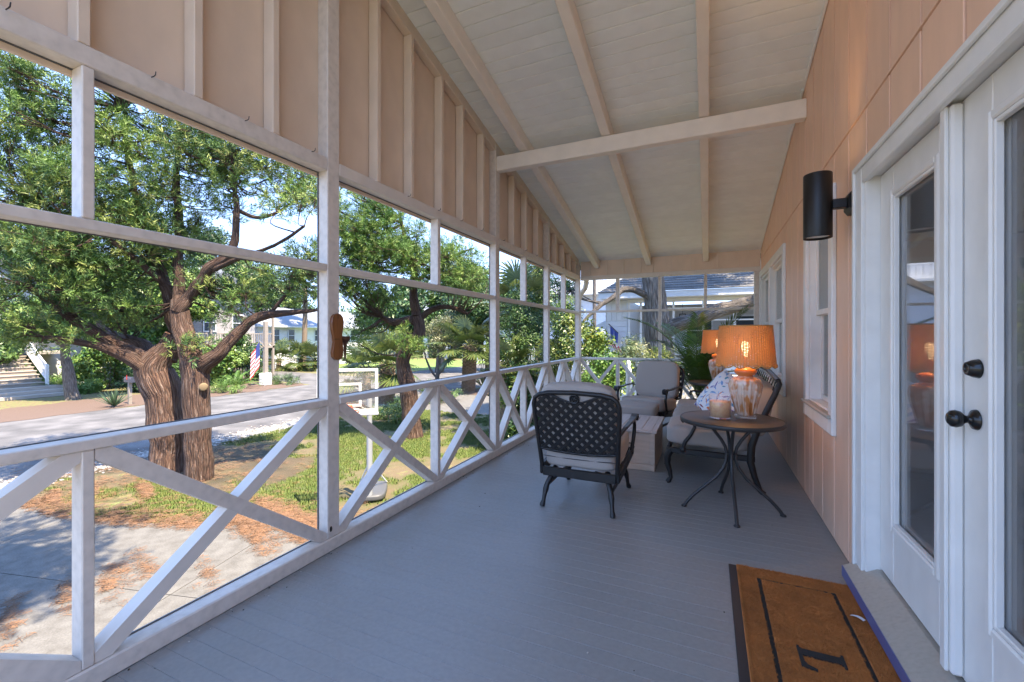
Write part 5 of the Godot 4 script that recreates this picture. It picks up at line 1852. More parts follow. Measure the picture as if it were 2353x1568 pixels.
func shrub(called: String, label: String, group: String, base: Vector3, blobs: Array, kind: String, per: int, size: float, palette: Array, seed_: int) -> Node3D:
	# blobs: [centre, rx, ry, rz, clumps, clump radius]
	var t := thing(called, label, "shrub", base, group)
	var r := RandomNumberGenerator.new(); r.seed = seed_
	var clumps := []
	var st := MB.new()
	for b in blobs:
		for k in b[4]:
			var d := Vector3(r.randfn(), r.randfn(), r.randfn()).normalized() * pow(r.randf(), 0.4)
			var p: Vector3 = b[0] + Vector3(d.x * b[1], d.y * b[2], d.z * b[3])
			if p.y < GROUND + 0.1: p.y = GROUND + 0.1
			clumps.append([p, b[5] * r.randf_range(0.7, 1.25), 0.8])
			if k % 2 == 0:
				var s := Vector3(lerpf(base.x, p.x, 0.3), base.y, lerpf(base.z, p.z, 0.3))
				st.tube([s, s.lerp(p, 0.5) + Vector3(r.randfn() * 0.05, 0.05, r.randfn() * 0.05), p], [0.02, 0.013, 0.005], 5)
	var so := wpart(t, "stems", st, M.bark_grey)
	so.set_meta("kind", "stuff")
	foliage(t, "foliage", clumps, kind, per, size, palette, seed_ + 1)
	return t

# fan leaf of a cabbage palm: petiole along +y, blades spread at its end
func fan_leaf(seed_: int, petiole: float, rad: float, blades: int) -> ArrayMesh:
	var r := RandomNumberGenerator.new(); r.seed = seed_
	var mb := MB.new()
	mb.use_col = true
	mb.tint = Color(0.13, 0.16, 0.05)
	mb.tube([Vector3.ZERO, Vector3(0.03, petiole * 0.5, 0), Vector3(0.12, petiole, 0)], [0.02, 0.014, 0.009], 5)
	var o := Vector3(0.12, petiole, 0)
	for k in blades:
		var an := lerpf(-2.15, 2.15, float(k) / (blades - 1)) + r.randf_range(-0.03, 0.03)
		var d := Vector3(0.25 * cos(an), cos(an), sin(an)).normalized()
		var w := Vector3(0.35 * (1 if k % 2 else -1), -sin(an), cos(an)).normalized() * rad * 0.034
		var l := rad * r.randf_range(0.85, 1.05) * (0.78 + 0.22 * cos(an))
		var p1 := o + d * l * 0.5 
		var p2 := p1 + (d + Vector3(0.2, -0.25, 0)).normalized() * l * 0.3
		var p3 := p2 + (d + Vector3(0.3, -1.1, 0)).normalized() * l * 0.22
		mb.tint = Color(0.06, 0.105, 0.03).lerp(Color(0.15, 0.18, 0.05), r.randf())
		var nn := Vector3(1, 0.4, 0).normalized()
		var i0 := mb.vert(o - w * 0.3, nn); var i1 := mb.vert(o + w * 0.3, nn)
		var i2 := mb.vert(p1 - w, nn); var i3 := mb.vert(p1 + w, nn)
		var i4 := mb.vert(p2 - w * 0.6, nn); var i5 := mb.vert(p2 + w * 0.6, nn)
		var i6 := mb.vert(p3, nn)
		mb.face(i0, i1, i3); mb.face(i0, i3, i2); mb.face(i2, i3, i5); mb.face(i2, i5, i4); mb.face(i4, i5, i6)
	return mb.mesh()

func palm(label: String, base: Vector3, h: float, tr: float, leaf_r: float, leaves: int, seed_: int, boots := true, called := "cabbage_palm", group := "cabbage palms") -> Node3D:
	var t := thing(called, label, "palm tree", base, group)
	var r := RandomNumberGenerator.new(); r.seed = seed_
	if h > 0.3:
		var mb := MB.new()
		var pts := []
		var rad := []
		for i in 9:
			var u := i / 8.0
			pts.append(Vector3(0.12 * sin(u * 2.0) * (h / 4.0), h * u, 0)); rad.append(tr * (1.15 - 0.25 * u))
		mb.tube(pts, rad, 12, 0.10, wood_noise)
		part(t, "trunk", mb.mesh(), M.bark_palm)
		if boots:
			# criss-cross stubs of old leaf stalks
			var bm := MB.new()
			var n := int(h / 0.085) * 7
			for k in n:
				var y := h * (0.02 + 0.98 * k / n)
				var an := k * TAU / 7.0 + (0.45 if (k / 7) % 2 else 0.0)
				var d := Vector3(cos(an), 0, sin(an))
				var tang := Vector3(-d.z, 0, d.x)
				var c := Vector3(0.12 * sin(y / h * 2.0) * (h / 4.0), y, 0) + d * tr * 0.95
				for s in [-1.0, 1.0]:
					bm.bar(c + tang * s * tr * 0.42 + Vector3(0, -0.05, 0), c + d * tr * 0.35 + Vector3(0, 0.12, 0), 0.045 * tr / 0.2, 0.02, tang, 0.004)
			part(t, "leaf_stubs", bm.mesh(), M.bark_palm).set_meta("kind", "stuff")
	for k in leaves:
		var o := part(t, "fan_leaf", SP.fan[k % SP.fan.size()], M.palm_leaf)
		var yaw := k * 2.399 + r.randf_range(-0.2, 0.2)
		var u := float(k) / leaves
		var tilt := lerpf(0.15, 2.05, u) + r.randf_range(-0.12, 0.12)
		var s := leaf_r / 0.8 * r.randf_range(0.85, 1.1)
		o.transform = Transform3D((Basis(Vector3.UP, yaw) * Basis(Vector3.BACK, -tilt)).scaled(Vector3.ONE * s), Vector3(0.12 * sin(2.0) * (h / 4.0) if h > 0.3 else 0.0, h, 0))
	return t

func rosette(called: String, label: String, base: Vector3, n: int, mesh: Array, s: float, m: Material, seed_: int, category := "plant", group := "") -> Node3D:
	var t := thing(called, label, category, base, group)
	var r := RandomNumberGenerator.new(); r.seed = seed_
	for k in n:
		var o := part(t, "frond", mesh[k % mesh.size()], m)
		var u := float(k) / n
		o.transform = Transform3D((Basis(Vector3.UP, k * 2.399 + r.randf() * 0.4) * Basis(Vector3.BACK, -lerpf(0.1, 1.15, u) + r.randf_range(-0.1, 0.1))).scaled(Vector3.ONE * s * r.randf_range(0.8, 1.1)), Vector3(0, 0.05, 0))
	return t

func build_trees() -> void:
	crook.seed = 5; crook.frequency = 0.45; crook.fractal_octaves = 2
	TX.bark_h = grey_tex(91, 0.05, 4, 0.0, 1.0, 512, 1, 6)
	M.bark_red = mat(Color(1, 1, 1), 0.9, ramp_tex(92, 0.045, 4, [[0.0, Color(0.03, 0.016, 0.011)], [0.35, Color(0.092, 0.048, 0.033)], [0.55, Color(0.165, 0.092, 0.064)], [0.75, Color(0.20, 0.135, 0.105)], [1.0, Color(0.31, 0.25, 0.215)]], 512, 1, 6), Vector3(1.6, 0.55, 1.6), TX.bark_h, 7.0)
	M.bark_red.uv1_triplanar = false; M.bark_red.uv1_world_triplanar = false; M.bark_red.uv1_scale = Vector3(2.0, 0.55, 1.0)
	M.bark_grey = mat(Color(1, 1, 1), 0.9, ramp_tex(93, 0.05, 4, [[0.0, Color(0.05, 0.04, 0.032)], [0.4, Color(0.15, 0.125, 0.105)], [0.7, Color(0.27, 0.235, 0.205)], [1.0, Color(0.42, 0.385, 0.35)]], 512, 1, 5), Vector3(1.5, 0.55, 1.5), TX.bark_h, 7.0)
	M.bark_grey.uv1_triplanar = false; M.bark_grey.uv1_world_triplanar = false; M.bark_grey.uv1_scale = Vector3(2.0, 0.55, 1.0)
	M.bark_palm = mat(Color(1, 1, 1), 0.9, ramp_tex(94, 0.06, 3, [[0.0, Color(0.07, 0.05, 0.035)], [0.5, Color(0.21, 0.155, 0.11)], [1.0, Color(0.36, 0.29, 0.22)]], 256), Vector3(2, 2, 2))
	M.needle = leaf_mat(Color(0.12, 0.18, 0.03), 0.6)
	M.leaf = leaf_mat(Color(0.06, 0.12, 0.015), 0.42)
	SP.cedar = [cedar_spray(1), cedar_spray(2), cedar_spray(3)]
	SP.leaf = [leaf_cluster(4, 14, 0.10, 0.026, 0.10), leaf_cluster(5, 14, 0.10, 0.026, 0.10)]
	SP.small = [leaf_cluster(6, 18, 0.07, 0.016, 0.10), leaf_cluster(7, 18, 0.07, 0.016, 0.10)]
	SP.strap = [leaf_cluster(8, 22, 0.13, 0.008, 0.09)]
	SP.fan = [fan_leaf(1, 0.7, 0.8, 30), fan_leaf(2, 0.6, 0.85, 30), fan_leaf(3, 0.8, 0.75, 28)]
	var cedar_pal := [Color(0.055, 0.115, 0.034), Color(0.085, 0.165, 0.040), Color(0.125, 0.21, 0.042), Color(0.17, 0.245, 0.048), Color(0.22, 0.26, 0.07)]
	var dark_pal := [Color(0.030, 0.068, 0.020), Color(0.045, 0.095, 0.025), Color(0.065, 0.125, 0.030), Color(0.09, 0.15, 0.035)]
	var bright_pal := [Color(0.07, 0.15, 0.028), Color(0.10, 0.19, 0.035), Color(0.14, 0.23, 0.045), Color(0.17, 0.24, 0.05)]
	# --- the pair of old cedars beside the drive
	var zc := 9.65
	tree("cedar_tree", "old cedar with thick forked red-brown trunk, left of the pair by the drive", "cedars in the yard", on_ground(388, 1087),
		[[388, 1100, zc, 0.37], [388, 1075, zc, 0.335], [386, 1000, zc, 0.315], [378, 930, zc, 0.32], [368, 880, zc, 0.345], [358, 845, zc, 0.33], [385, 800, zc + 0.1, 0.20], [402, 770, zc + 0.1, 0.17]],
		[[[356, 862, zc, 0.20], [322, 822, zc - 0.1, 0.15], [278, 795, zc - 0.2, 0.135], [228, 768, zc - 0.4, 0.115], [165, 728, zc - 0.6, 0.095], [110, 690, zc - 0.8, 0.085], [60, 655, zc - 1.0, 0.05]],
		[[356, 868, zc - 0.1, 0.18], [312, 830, zc - 0.3, 0.125], [250, 803, zc - 0.5, 0.10], [180, 786, zc - 0.8, 0.075], [100, 775, zc - 1.1, 0.03]],
		[[365, 848, zc + 0.1, 0.19], [340, 802, zc + 0.3, 0.15], [300, 780, zc + 0.5, 0.11], [250, 765, zc + 0.9, 0.09], [210, 720, zc + 1.2, 0.05]],
		[[385, 830, zc + 0.1, 0.2], [400, 790, zc + 0.2, 0.17], [405, 740, zc + 0.2, 0.15], [385, 670, zc + 0.1, 0.125], [355, 600, zc, 0.10], [330, 520, zc - 0.1, 0.08], [300, 400, zc - 0.2, 0.06], [285, 250, zc - 0.3, 0.035]],
		[[385, 660, zc + 0.1, 0.09], [340, 620, zc - 0.3, 0.07], [280, 570, zc - 0.7, 0.05], [200, 520, zc - 1.1, 0.03]],
		[[170, 730, zc - 0.6, 0.07], [120, 620, zc - 0.8, 0.05], [70, 480, zc - 1.0, 0.03]]],
		[[60, 640, 8.7, 1.0, 0.9, 1.2, 20, 0.42], [120, 760, 9.0, 0.9, 0.5, 1.0, 12, 0.36], [150, 540, 8.9, 1.0, 0.9, 1.3, 22, 0.44], [60, 420, 8.8, 1.0, 1.0, 1.2, 20, 0.44], [230, 640, 9.3, 0.8, 0.7, 1.2, 16, 0.42], [270, 480, 9.5, 0.9, 0.9, 1.3, 20, 0.44], [190, 330, 9.0, 1.1, 1.0, 1.3, 20, 0.44], [330, 330, 9.6, 0.9, 1.0, 1.2, 16, 0.44], [80, 180, 8.8, 1.2, 1.0, 1.2, 18, 0.45], [250, 170, 9.4, 1.2, 1.0, 1.2, 14, 0.45], [330, 600, 9.8, 0.6, 0.6, 1.0, 9, 0.38], [280, 700, 10.0, 0.7, 0.4, 0.9, 8, 0.36], [200, 20, 9.2, 1.6, 1.0, 1.3, 16, 0.48]],
		"cedar", 37, 1.05, cedar_pal, 101, M.bark_red)
	var z2 := 9.1
	tree("cedar_tree", "cedar with straight shaggy trunk, right of the pair by the drive", "cedars in the yard", on_ground(455, 1106),
		[[457, 1120, z2, 0.29], [456, 1095, z2, 0.25], [455, 1000, z2, 0.23], [452, 920, z2, 0.235], [450, 860, z2, 0.25], [440, 820, z2 + 0.1, 0.21], [428, 780, z2 + 0.2, 0.18], [416, 730, z2 + 0.25, 0.165], [412, 690, z2 + 0.3, 0.14]],
		[[[465, 850, z2, 0.17], [500, 815, z2, 0.135], [535, 775, z2 + 0.1, 0.115], [570, 742, z2 + 0.2, 0.10], [620, 722, z2 + 0.3, 0.085], [680, 718, z2 + 0.4, 0.06], [730, 712, z2 + 0.5, 0.035]],
		[[414, 715, z2 + 0.25, 0.14], [440, 668, z2 + 0.2, 0.12], [470, 625, z2 + 0.2, 0.105], [520, 590, z2 + 0.2, 0.09], [535, 550, z2 + 0.2, 0.075], [543, 470, z2 + 0.2, 0.055], [535, 380, z2 + 0.2, 0.04], [520, 280, z2 + 0.2, 0.025]],
		[[412, 695, z2 + 0.3, 0.12], [410, 620, z2 + 0.4, 0.095], [412, 520, z2 + 0.5, 0.075], [405, 400, z2 + 0.5, 0.055], [410, 260, z2 + 0.5, 0.035]],
		[[470, 625, z2 + 0.2, 0.055], [560, 590, z2 + 0.0, 0.045], [640, 560, z2 - 0.2, 0.035], [700, 520, z2 - 0.3, 0.022]],
		[[540, 480, z2 + 0.2, 0.045], [590, 500, z2 + 0.3, 0.035], [650, 480, z2 + 0.4, 0.028], [710, 430, z2 + 0.5, 0.018]],
		[[620, 722, z2 + 0.3, 0.04], [660, 670, z2 + 0.4, 0.03], [700, 630, z2 + 0.5, 0.018]]],
		[[420, 500, 9.8, 0.8, 0.8, 1.1, 17, 0.42], [440, 360, 9.7, 0.9, 0.9, 1.1, 18, 0.42], [540, 370, 9.6, 0.8, 0.8, 1.1, 14, 0.4], [620, 400, 9.6, 0.7, 0.7, 1.0, 13, 0.38], [700, 470, 9.4, 0.6, 0.7, 0.9, 10, 0.36], [560, 450, 9.8, 0.6, 0.5, 0.9, 7, 0.34], [490, 680, 9.8, 0.55, 0.5, 0.8, 10, 0.34], [440, 800, 8.9, 0.30, 0.26, 0.3, 4, 0.28], [560, 690, 9.8, 0.55, 0.4, 0.8, 8, 0.34], [700, 600, 9.6, 0.5, 0.6, 0.8, 8, 0.34], [690, 670, 9.6, 0.4, 0.3, 0.6, 5, 0.30], [360, 560, 9.6, 0.5, 0.6, 0.9, 8, 0.38], [520, 240, 9.6, 1.2, 0.9, 1.1, 14, 0.44], [430, 100, 9.6, 1.1, 0.9, 1.1, 10, 0.44], [640, 620, 9.9, 0.4, 0.4, 0.7, 4, 0.28], [350, 720, 9.9, 0.5, 0.35, 0.7, 7, 0.34]],
		"cedar", 36, 1.05, cedar_pal, 202, M.bark_red)
	# round scar where a limb was cut from the right trunk
	var scar := MB.new()
	scar.lathe(Vector3.ZERO, [Vector2(0.0, 0.03), Vector2(0.062, 0.03), Vector2(0.075, 0.022), Vector2(0.085, -0.05)], 18)
	var owner_tree: Node3D = get_node("cedar_tree_001")
	var so := part(owner_tree, "limb_scar", scar.mesh(), mat(Color(0.27, 0.195, 0.11), 0.8, TX.speck, Vector3(6, 6, 6)))
	var sp := at(467, 890, z2 - 0.135)
	var sn := Vector3(-sp.x, 0.0, -sp.z).normalized()
	so.transform = Transform3D(Basis(Vector3.UP.cross(sn), sn, Vector3.UP.cross(sn).cross(sn)), sp - owner_tree.position)
	# --- cedar by the basketball hoop
	var z3 := 12.9
	tree("cedar_tree", "leaning cedar with bright green crown behind the basketball hoop", "cedars in the yard", on_ground(950, 1006),
		[[952, 1016, z3, 0.34], [950, 1000, z3, 0.28], [945, 950, z3, 0.245], [940, 900, z3, 0.235], [930, 855, z3 + 0.1, 0.22], [926, 825, z3 + 0.1, 0.20], [945, 790, z3 + 0.2, 0.18], [964, 765, z3 + 0.2, 0.17], [958, 730, z3 + 0.3, 0.16]],
		[[[958, 740, z3 + 0.3, 0.15], [935, 735, z3 + 0.2, 0.13], [905, 742, z3, 0.11], [880, 730, z3 - 0.2, 0.06]],
		[[957, 728, z3 + 0.3, 0.14], [954, 690, z3 + 0.3, 0.12], [952, 640, z3 + 0.3, 0.10], [940, 580, z3 + 0.3, 0.075], [920, 500, z3 + 0.2, 0.045]],
		[[962, 735, z3 + 0.3, 0.10], [985, 715, z3 + 0.3, 0.085], [1010, 705, z3 + 0.3, 0.07], [1040, 707, z3 + 0.4, 0.06], [1075, 722, z3 + 0.5, 0.04]],
		[[952, 650, z3 + 0.3, 0.06], [990, 620, z3, 0.05], [1040, 590, z3 - 0.2, 0.035], [1090, 570, z3 - 0.3, 0.02]]],
		[[830, 520, 12.2, 0.9, 0.9, 1.2, 26, 0.42], [900, 560, 12.3, 0.9, 0.8, 1.2, 24, 0.42], [830, 620, 12.4, 0.8, 0.6, 1.1, 18, 0.40], [960, 590, 12.6, 0.8, 0.8, 1.2, 20, 0.40], [1040, 610, 12.6, 0.8, 0.7, 1.1, 20, 0.40], [1095, 640, 12.8, 0.5, 0.6, 1.0, 12, 0.36], [860, 690, 12.6, 0.7, 0.4, 0.9, 10, 0.36], [935, 790, 12.2, 0.42, 0.36, 0.4, 9, 0.30], [790, 680, 12.4, 0.5, 0.6, 0.9, 9, 0.36], [880, 450, 12.4, 1.2, 0.6, 1.2, 14, 0.42], [1050, 660, 13.2, 0.7, 0.3, 0.8, 8, 0.34], [830, 760, 13.6, 0.5, 0.4, 0.6, 6, 0.32]],
		"cedar", 36, 1.05, bright_pal, 303, M.bark_red)
	# --- tree out of view on the left, whose crown shades the drive
	tree("cedar_tree", "cedar at the far left edge, its boughs reaching over the drive", "cedars in the yard", V(-10.2, GROUND, -2.2),
		[[-3450, 2170, 2.2, 0.34], [-3350, 800, 2.2, 0.26], [-3250, 0, 2.2, 0.2], [-3000, -1200, 2.2, 0.12]],
		[[[-3300, 300, 2.2, 0.12], [-1500, -900, 2.9, 0.08], [-100, -850, 3.2, 0.03]]],
		[[-321, -1829, 2.03, 1.1, 0.5, 1.2, 16, 0.40], [-60, -1250, 2.6, 1.0, 0.4, 1.2, 12, 0.38], [-100, -850, 3.2, 1.3, 0.5, 1.6, 20, 0.40], [-700, -950, 3.0, 1.2, 0.6, 1.4, 16, 0.42], [-1500, -1000, 2.8, 1.4, 0.8, 1.2, 16, 0.45], [-3000, -1200, 2.2, 1.4, 1.4, 1.4, 24, 0.5]],
		"cedar", 60, 1.0, cedar_pal, 404, M.bark_red)
	# --- great tree at the end of the porch with a long bough
	var z4 := 11.5
	tree("bay_tree", "grey-barked tree beyond the porch end, one bough drooping left and one reaching right", "", V(-0.75, GROUND, 12.25),
		[[1525, 1030, z4, 0.42], [1520, 900, z4, 0.37], [1514, 800, z4, 0.34], [1508, 740, z4, 0.29], [1504, 690, z4, 0.265], [1500, 630, z4, 0.27], [1490, 500, z4, 0.24], [1480, 300, z4, 0.18]],
		[[[1505, 690, z4, 0.10], [1482, 677, z4 - 0.1, 0.095], [1457, 667, z4 - 0.2, 0.085], [1433, 666, z4 - 0.3, 0.08], [1413, 681, z4 - 0.4, 0.068], [1385, 699, z4 - 0.5, 0.055], [1363, 717, z4 - 0.6, 0.045], [1340, 738, z4 - 0.7, 0.03]],
		[[1515, 775, z4, 0.21], [1535, 757, z4 - 0.1, 0.20], [1568, 745, z4 - 0.2, 0.19], [1614, 729, z4 - 0.3, 0.185], [1667, 710, z4 - 0.4, 0.17], [1735, 690, z4 - 0.5, 0.15], [1850, 650, z4 - 0.7, 0.10]],
		[[1490, 480, z4, 0.14], [1560, 350, z4, 0.1], [1650, 250, z4, 0.05]],
		[[1485, 400, z4, 0.12], [1400, 300, z4 + 0.3, 0.08], [1330, 250, z4 + 0.5, 0.04]]],
		[[1480, 330, 11.5, 2.2, 1.0, 2.0, 60, 0.5], [1700, 420, 11.0, 1.6, 0.8, 1.5, 36, 0.5], [1702, 348, 14.6, 3.2, 0.7, 1.7, 44, 0.5], [1860, 560, 10.8, 0.8, 0.6, 1.0, 14, 0.45], [1290, 400, 12.5, 1.0, 0.8, 1.4, 18, 0.5], [1290, 665, 12.5, 0.30, 0.25, 0.4, 5, 0.28]],
		"small", 55, 1.3, dark_pal, 505, M.bark_grey)
	# --- background trees across the road: px, py, depth, radii
	var far_labels := ["broad dark tree behind the steps, far left", "bright leafy tree behind the forked cedar trunk", "tall tree rising above the grey cottage roof line", "loose olive tree beside the white house", "dense evergreen behind the cabbage palm trunk", "round-headed tree at the bend of the road", "tall narrow evergreen right of the sunny palm"]
	var far := [
		[60, 640, 27.0, 5.0, 3.4, 3.0, 46, 1.15, "leaf", dark_pal], [330, 690, 28.0, 4.2, 2.6, 2.4, 34, 1.1, "leaf", bright_pal], [520, 640, 34.0, 3.6, 3.2, 2.6, 22, 1.1, "small", dark_pal],
		[660, 690, 46.0, 2.4, 1.8, 2.0, 10, 0.9, "leaf", cedar_pal], [1010, 700, 36.0, 6.0, 2.2, 3.0, 34, 1.2, "leaf", dark_pal], [1120, 700, 24.0, 1.9, 1.5, 1.5, 20, 0.75, "small", dark_pal], [1232, 668, 16.5, 0.75, 1.25, 0.8, 26, 0.42, "small", dark_pal]]
	for i in far.size():
		var f: Array = far[i]
		var b := at(f[0], 772, f[2]); b.y = GROUND
		var pyb: float = 772.0 + (1.32 - GROUND) * 1000.0 / f[2]
		tree("shade_tree", far_labels[i], "trees along the street", b,
			[[f[0], pyb + 6, f[2], 0.3 * f[7]], [f[0] + 3, lerpf(pyb, f[1], 0.5), f[2], 0.22 * f[7]], [f[0], f[1], f[2], 0.12 * f[7]]],
			[[[f[0] + 2, lerpf(pyb, f[1], 0.6), f[2], 0.12 * f[7]], [f[0] + 600.0 * f[3] / f[2], f[1] - 300.0 * f[4] / f[2], f[2], 0.05]], [[f[0] + 2, lerpf(pyb, f[1], 0.6), f[2], 0.12 * f[7]], [f[0] - 600.0 * f[3] / f[2], f[1] - 300.0 * f[4] / f[2], f[2], 0.05]]],
			[[f[0], f[1], f[2], f[3], f[4], f[5], f[6], f[7]]], f[8], 26 if f[7] > 0.6 else 44, 2.6 * maxf(f[7], 0.5), f[9], 600 + i * 7, M.bark_grey, 0.8)
	# small leaning trunk by the steps
	tree("shade_tree", "small dark-trunked tree beside the wooden steps", "trees along the street", on_ground(165, 918),
		[[168, 924, 20.6, 0.30], [163, 900, 20.6, 0.24], [156, 850, 20.6, 0.20], [150, 815, 20.6, 0.17], [150, 760, 20.6, 0.12]],
		[[[150, 800, 20.6, 0.1], [110, 760, 20.2, 0.05]], [[150, 790, 20.6, 0.1], [210, 750, 21.0, 0.05]]],
		[[150, 720, 20.6, 2.6, 1.1, 1.8, 26, 0.7], [60, 760, 20.2, 1.2, 0.6, 1.0, 10, 0.6]], "leaf", 34, 1.7, bright_pal, 707, M.bark_grey, 0.8)
	# slender many-stemmed tree right of the hoop
	tree("crape_myrtle", "slender dark-stemmed open tree between the hoop and the far palm", "", on_ground(1003, 882),
		[[1003, 884, 26.9, 0.14], [1006, 860, 26.9, 0.12], [1010, 820, 26.9, 0.10], [1012, 790, 26.9, 0.07], [1015, 740, 26.9, 0.03]],
		[[[1006, 862, 26.9, 0.08], [1030, 830, 26.7, 0.07], [1045, 800, 26.6, 0.05], [1060, 760, 26.5, 0.02]], [[1004, 870, 26.9, 0.07], [985, 840, 27.0, 0.06], [972, 800, 27.0, 0.04], [965, 760, 27.0, 0.02]], [[1010, 800, 26.9, 0.05], [1035, 770, 27.0, 0.02]]],
		[[1010, 770, 26.9, 1.5, 1.2, 1.2, 22, 0.5], [1060, 780, 26.6, 0.9, 0.9, 0.9, 12, 0.45]], "small", 22, 1.5, [Color(0.09, 0.11, 0.04), Color(0.14, 0.15, 0.06), Color(0.18, 0.18, 0.08)], 808, M.bark_grey, 0.8)
	# --- palms
	palm("cabbage palm with criss-cross trunk directly behind the basketball hoop", on_ground(888, 928), 1.75, 0.27, 1.15, 20, 11)
	palm("cabbage palm with dry skirt standing beyond the neighbour's drive", on_ground(1076, 902), 2.5, 0.30, 1.25, 22, 12)
	palm("tall slim palm in front of the white house across the road", at(697, 845, 41.0) * Vector3(1, 0, 1) + Vector3(0, GROUND, 0), 7.6, 0.22, 1.5, 18, 13, false)
	palm("sunlit palm crown standing above the dark hedge, near the porch corner", at(1186, 772, 15.0) * Vector3(1, 0, 1) + Vector3(0, GROUND, 0), 4.05, 0.16, 0.95, 20, 14)
	palm("short palm with rusty trunk among the hedge shrubs", at(1163, 772, 11.5) * Vector3(1, 0, 1) + Vector3(0, GROUND, 0), 2.2, 0.17, 0.55, 14, 15)
	palm("small fan palm beside the porch corner hedge", at(1275, 772, 11.0) * Vector3(1, 0, 1) + Vector3(0, GROUND, 0), 2.1, 0.14, 0.6, 14, 16)
	var k := 0
	for p in [[640, 858, "left"], [690, 852, "middle"], [724, 852, "right"]]:
		palm("low palmetto in the white house's front bed, %s of three" % p[2], at(p[0], 772, 38.0) * Vector3(1, 0, 1) + Vector3(0, GROUND, 0), 0.9, 0.2, 1.2, 14, 20 + k, false, "palmetto", "palmettos")
		k += 1
	palm("palmetto clump under the cedar beside the hoop", on_ground(842, 905) , 1.1, 0.2, 1.2, 18, 24, false, "palmetto", "palmettos")
	# --- sagos, agave, grasses
	var sago := []
	for i in 3: sago.append(frond_mesh(1.15, 1.0 + 0.2 * i, 30, 0.16, 0.02, 40 + i, 0.15, 0.9))
	rosette("sago_palm", "bright green sago palm beside the wooden steps", on_ground(122, 905), 24, sago, 1.25, M.palm_leaf, 31, "plant", "sago palms")
	rosette("sago_palm", "sago palm in front of the grey deck, by the flag post", on_ground(542, 893), 24, sago, 1.2, M.palm_leaf, 32, "plant", "sago palms")
	var blades := []
	for i in 2:
		var mb := MB.new()
		mb.use_col = true
		mb.tint = Color(0.07, 0.12, 0.06)
		mb.prism(PackedVector2Array([Vector2(-0.035, 0), Vector2(0.035, 0), Vector2(0.04, 0.3), Vector2(0.0, 0.75 + 0.1 * i), Vector2(-0.04, 0.3)]), Vector3.ZERO, Vector3.BACK, Vector3.UP, Vector3.RIGHT, 0.012)
		blades.append(mb.mesh())
	rosette("agave", "blue-green agave rosette at the far road edge, left of the cedars", on_ground(262, 936), 34, blades, 0.95, M.palm_leaf, 33)
	var gb := []
	for i in 3:
		var mb := MB.new()
		mb.use_col = true
		var r := RandomNumberGenerator.new(); r.seed = 70 + i
		for j in 40:
			var an := r.randf() * TAU
			var d := Vector3(cos(an), 0, sin(an))
			var h := r.randf_range(0.7, 1.5)
			mb.tint = Color(0.36, 0.29, 0.16).lerp(Color(0.20, 0.20, 0.08), r.randf())
			var p1 := d * 0.15 * h + Vector3(0, h * 0.7, 0)
			var p2 := d * 0.5 * h + Vector3(0, h * 0.85, 0)
			var w := Vector3(-d.z, 0, d.x) * 0.012
			mb.quad(-w, w, p1 + w, p1 - w, Vector3(d.x, 0.4, d.z).normalized())
			mb.tri(p1 - w, p1 + w, p2, Vector3(d.x, 0.8, d.z).normalized())
		gb.append(mb.mesh())
	rosette("pampas_grass", "tan clump of tall ornamental grass right of the far palm trunk", on_ground(1110, 893), 6, gb, 1.1, M.grass, 34)
	# --- shrubs: across the road, beside the palms, by the porch end
	var sh := [
		["leafy bright shrub bank left of the forked cedar trunk", 250, 835, 25.0, 2.6, 1.2, 1.5, 22, 0.55, "leaf", bright_pal],
		["dark shrub mass at the left edge above the steps", 20, 800, 23.0, 2.0, 0.9, 1.2, 14, 0.55, "leaf", dark_pal],
		["shrub bank between the two cedar trunks", 425, 850, 26.0, 1.6, 1.0, 1.2, 12, 0.5, "leaf", dark_pal],
		["clipped rounded bush beside the sago by the flag post", 585, 850, 30.0, 1.1, 0.8, 0.9, 12, 0.4, "small", dark_pal],
		["low spiky shrub at the road edge before the white house", 650, 878, 27.0, 0.9, 0.35, 0.6, 8, 0.3, "strap", dark_pal],
		["low shrubs right of the hoop, on the near lawn edge", 1000, 905, 20.0, 1.3, 0.5, 0.7, 10, 0.35, "small", dark_pal],
		["dark evergreen shrub under the hoop post's cedar", 905, 940, 15.5, 0.9, 0.55, 0.7, 12, 0.32, "small", dark_pal],
		["tall dark hedge shrub left of the porch corner post", 1200, 770, 12.0, 0.62, 1.2, 0.8, 34, 0.36, "small", dark_pal],
		["tall soft-leaved hedge shrub right beside the corner post", 1300, 770, 10.5, 0.42, 1.1, 0.6, 28, 0.32, "small", [Color(0.05, 0.10, 0.02), Color(0.09, 0.15, 0.025), Color(0.16, 0.19, 0.03)]],
		["lower hedge shrub seen through the X braces at the corner", 1190, 890, 11.5, 0.7, 0.6, 0.7, 18, 0.34, "leaf", dark_pal],
		["glossy green shrub right outside the end railing", 1385, 872, 9.6, 0.58, 0.50, 0.5, 22, 0.28, "leaf", bright_pal],
		["yellow-green bush outside the left end of the end railing", 1362, 785, 11.0, 0.34, 0.42, 0.5, 14, 0.26, "leaf", [Color(0.10, 0.17, 0.03), Color(0.16, 0.21, 0.035), Color(0.22, 0.24, 0.04)]],
		["wispy grey-green shrub before the neighbour's porch", 1452, 825, 10.5, 0.42, 0.42, 0.4, 14, 0.25, "strap", [Color(0.10, 0.15, 0.06), Color(0.15, 0.19, 0.08), Color(0.24, 0.25, 0.12)]],
		["sunny yellow-green juniper at the foot of the grey tree", 1535, 842, 10.6, 0.62, 0.24, 0.4, 13, 0.24, "cedar", [Color(0.14, 0.19, 0.04), Color(0.20, 0.24, 0.05), Color(0.26, 0.27, 0.07)]],
		["leafy low shrub below the end railing's first brace", 1365, 935, 9.3, 0.5, 0.45, 0.4, 14, 0.28, "leaf", [Color(0.10, 0.17, 0.03), Color(0.17, 0.22, 0.04)]]]
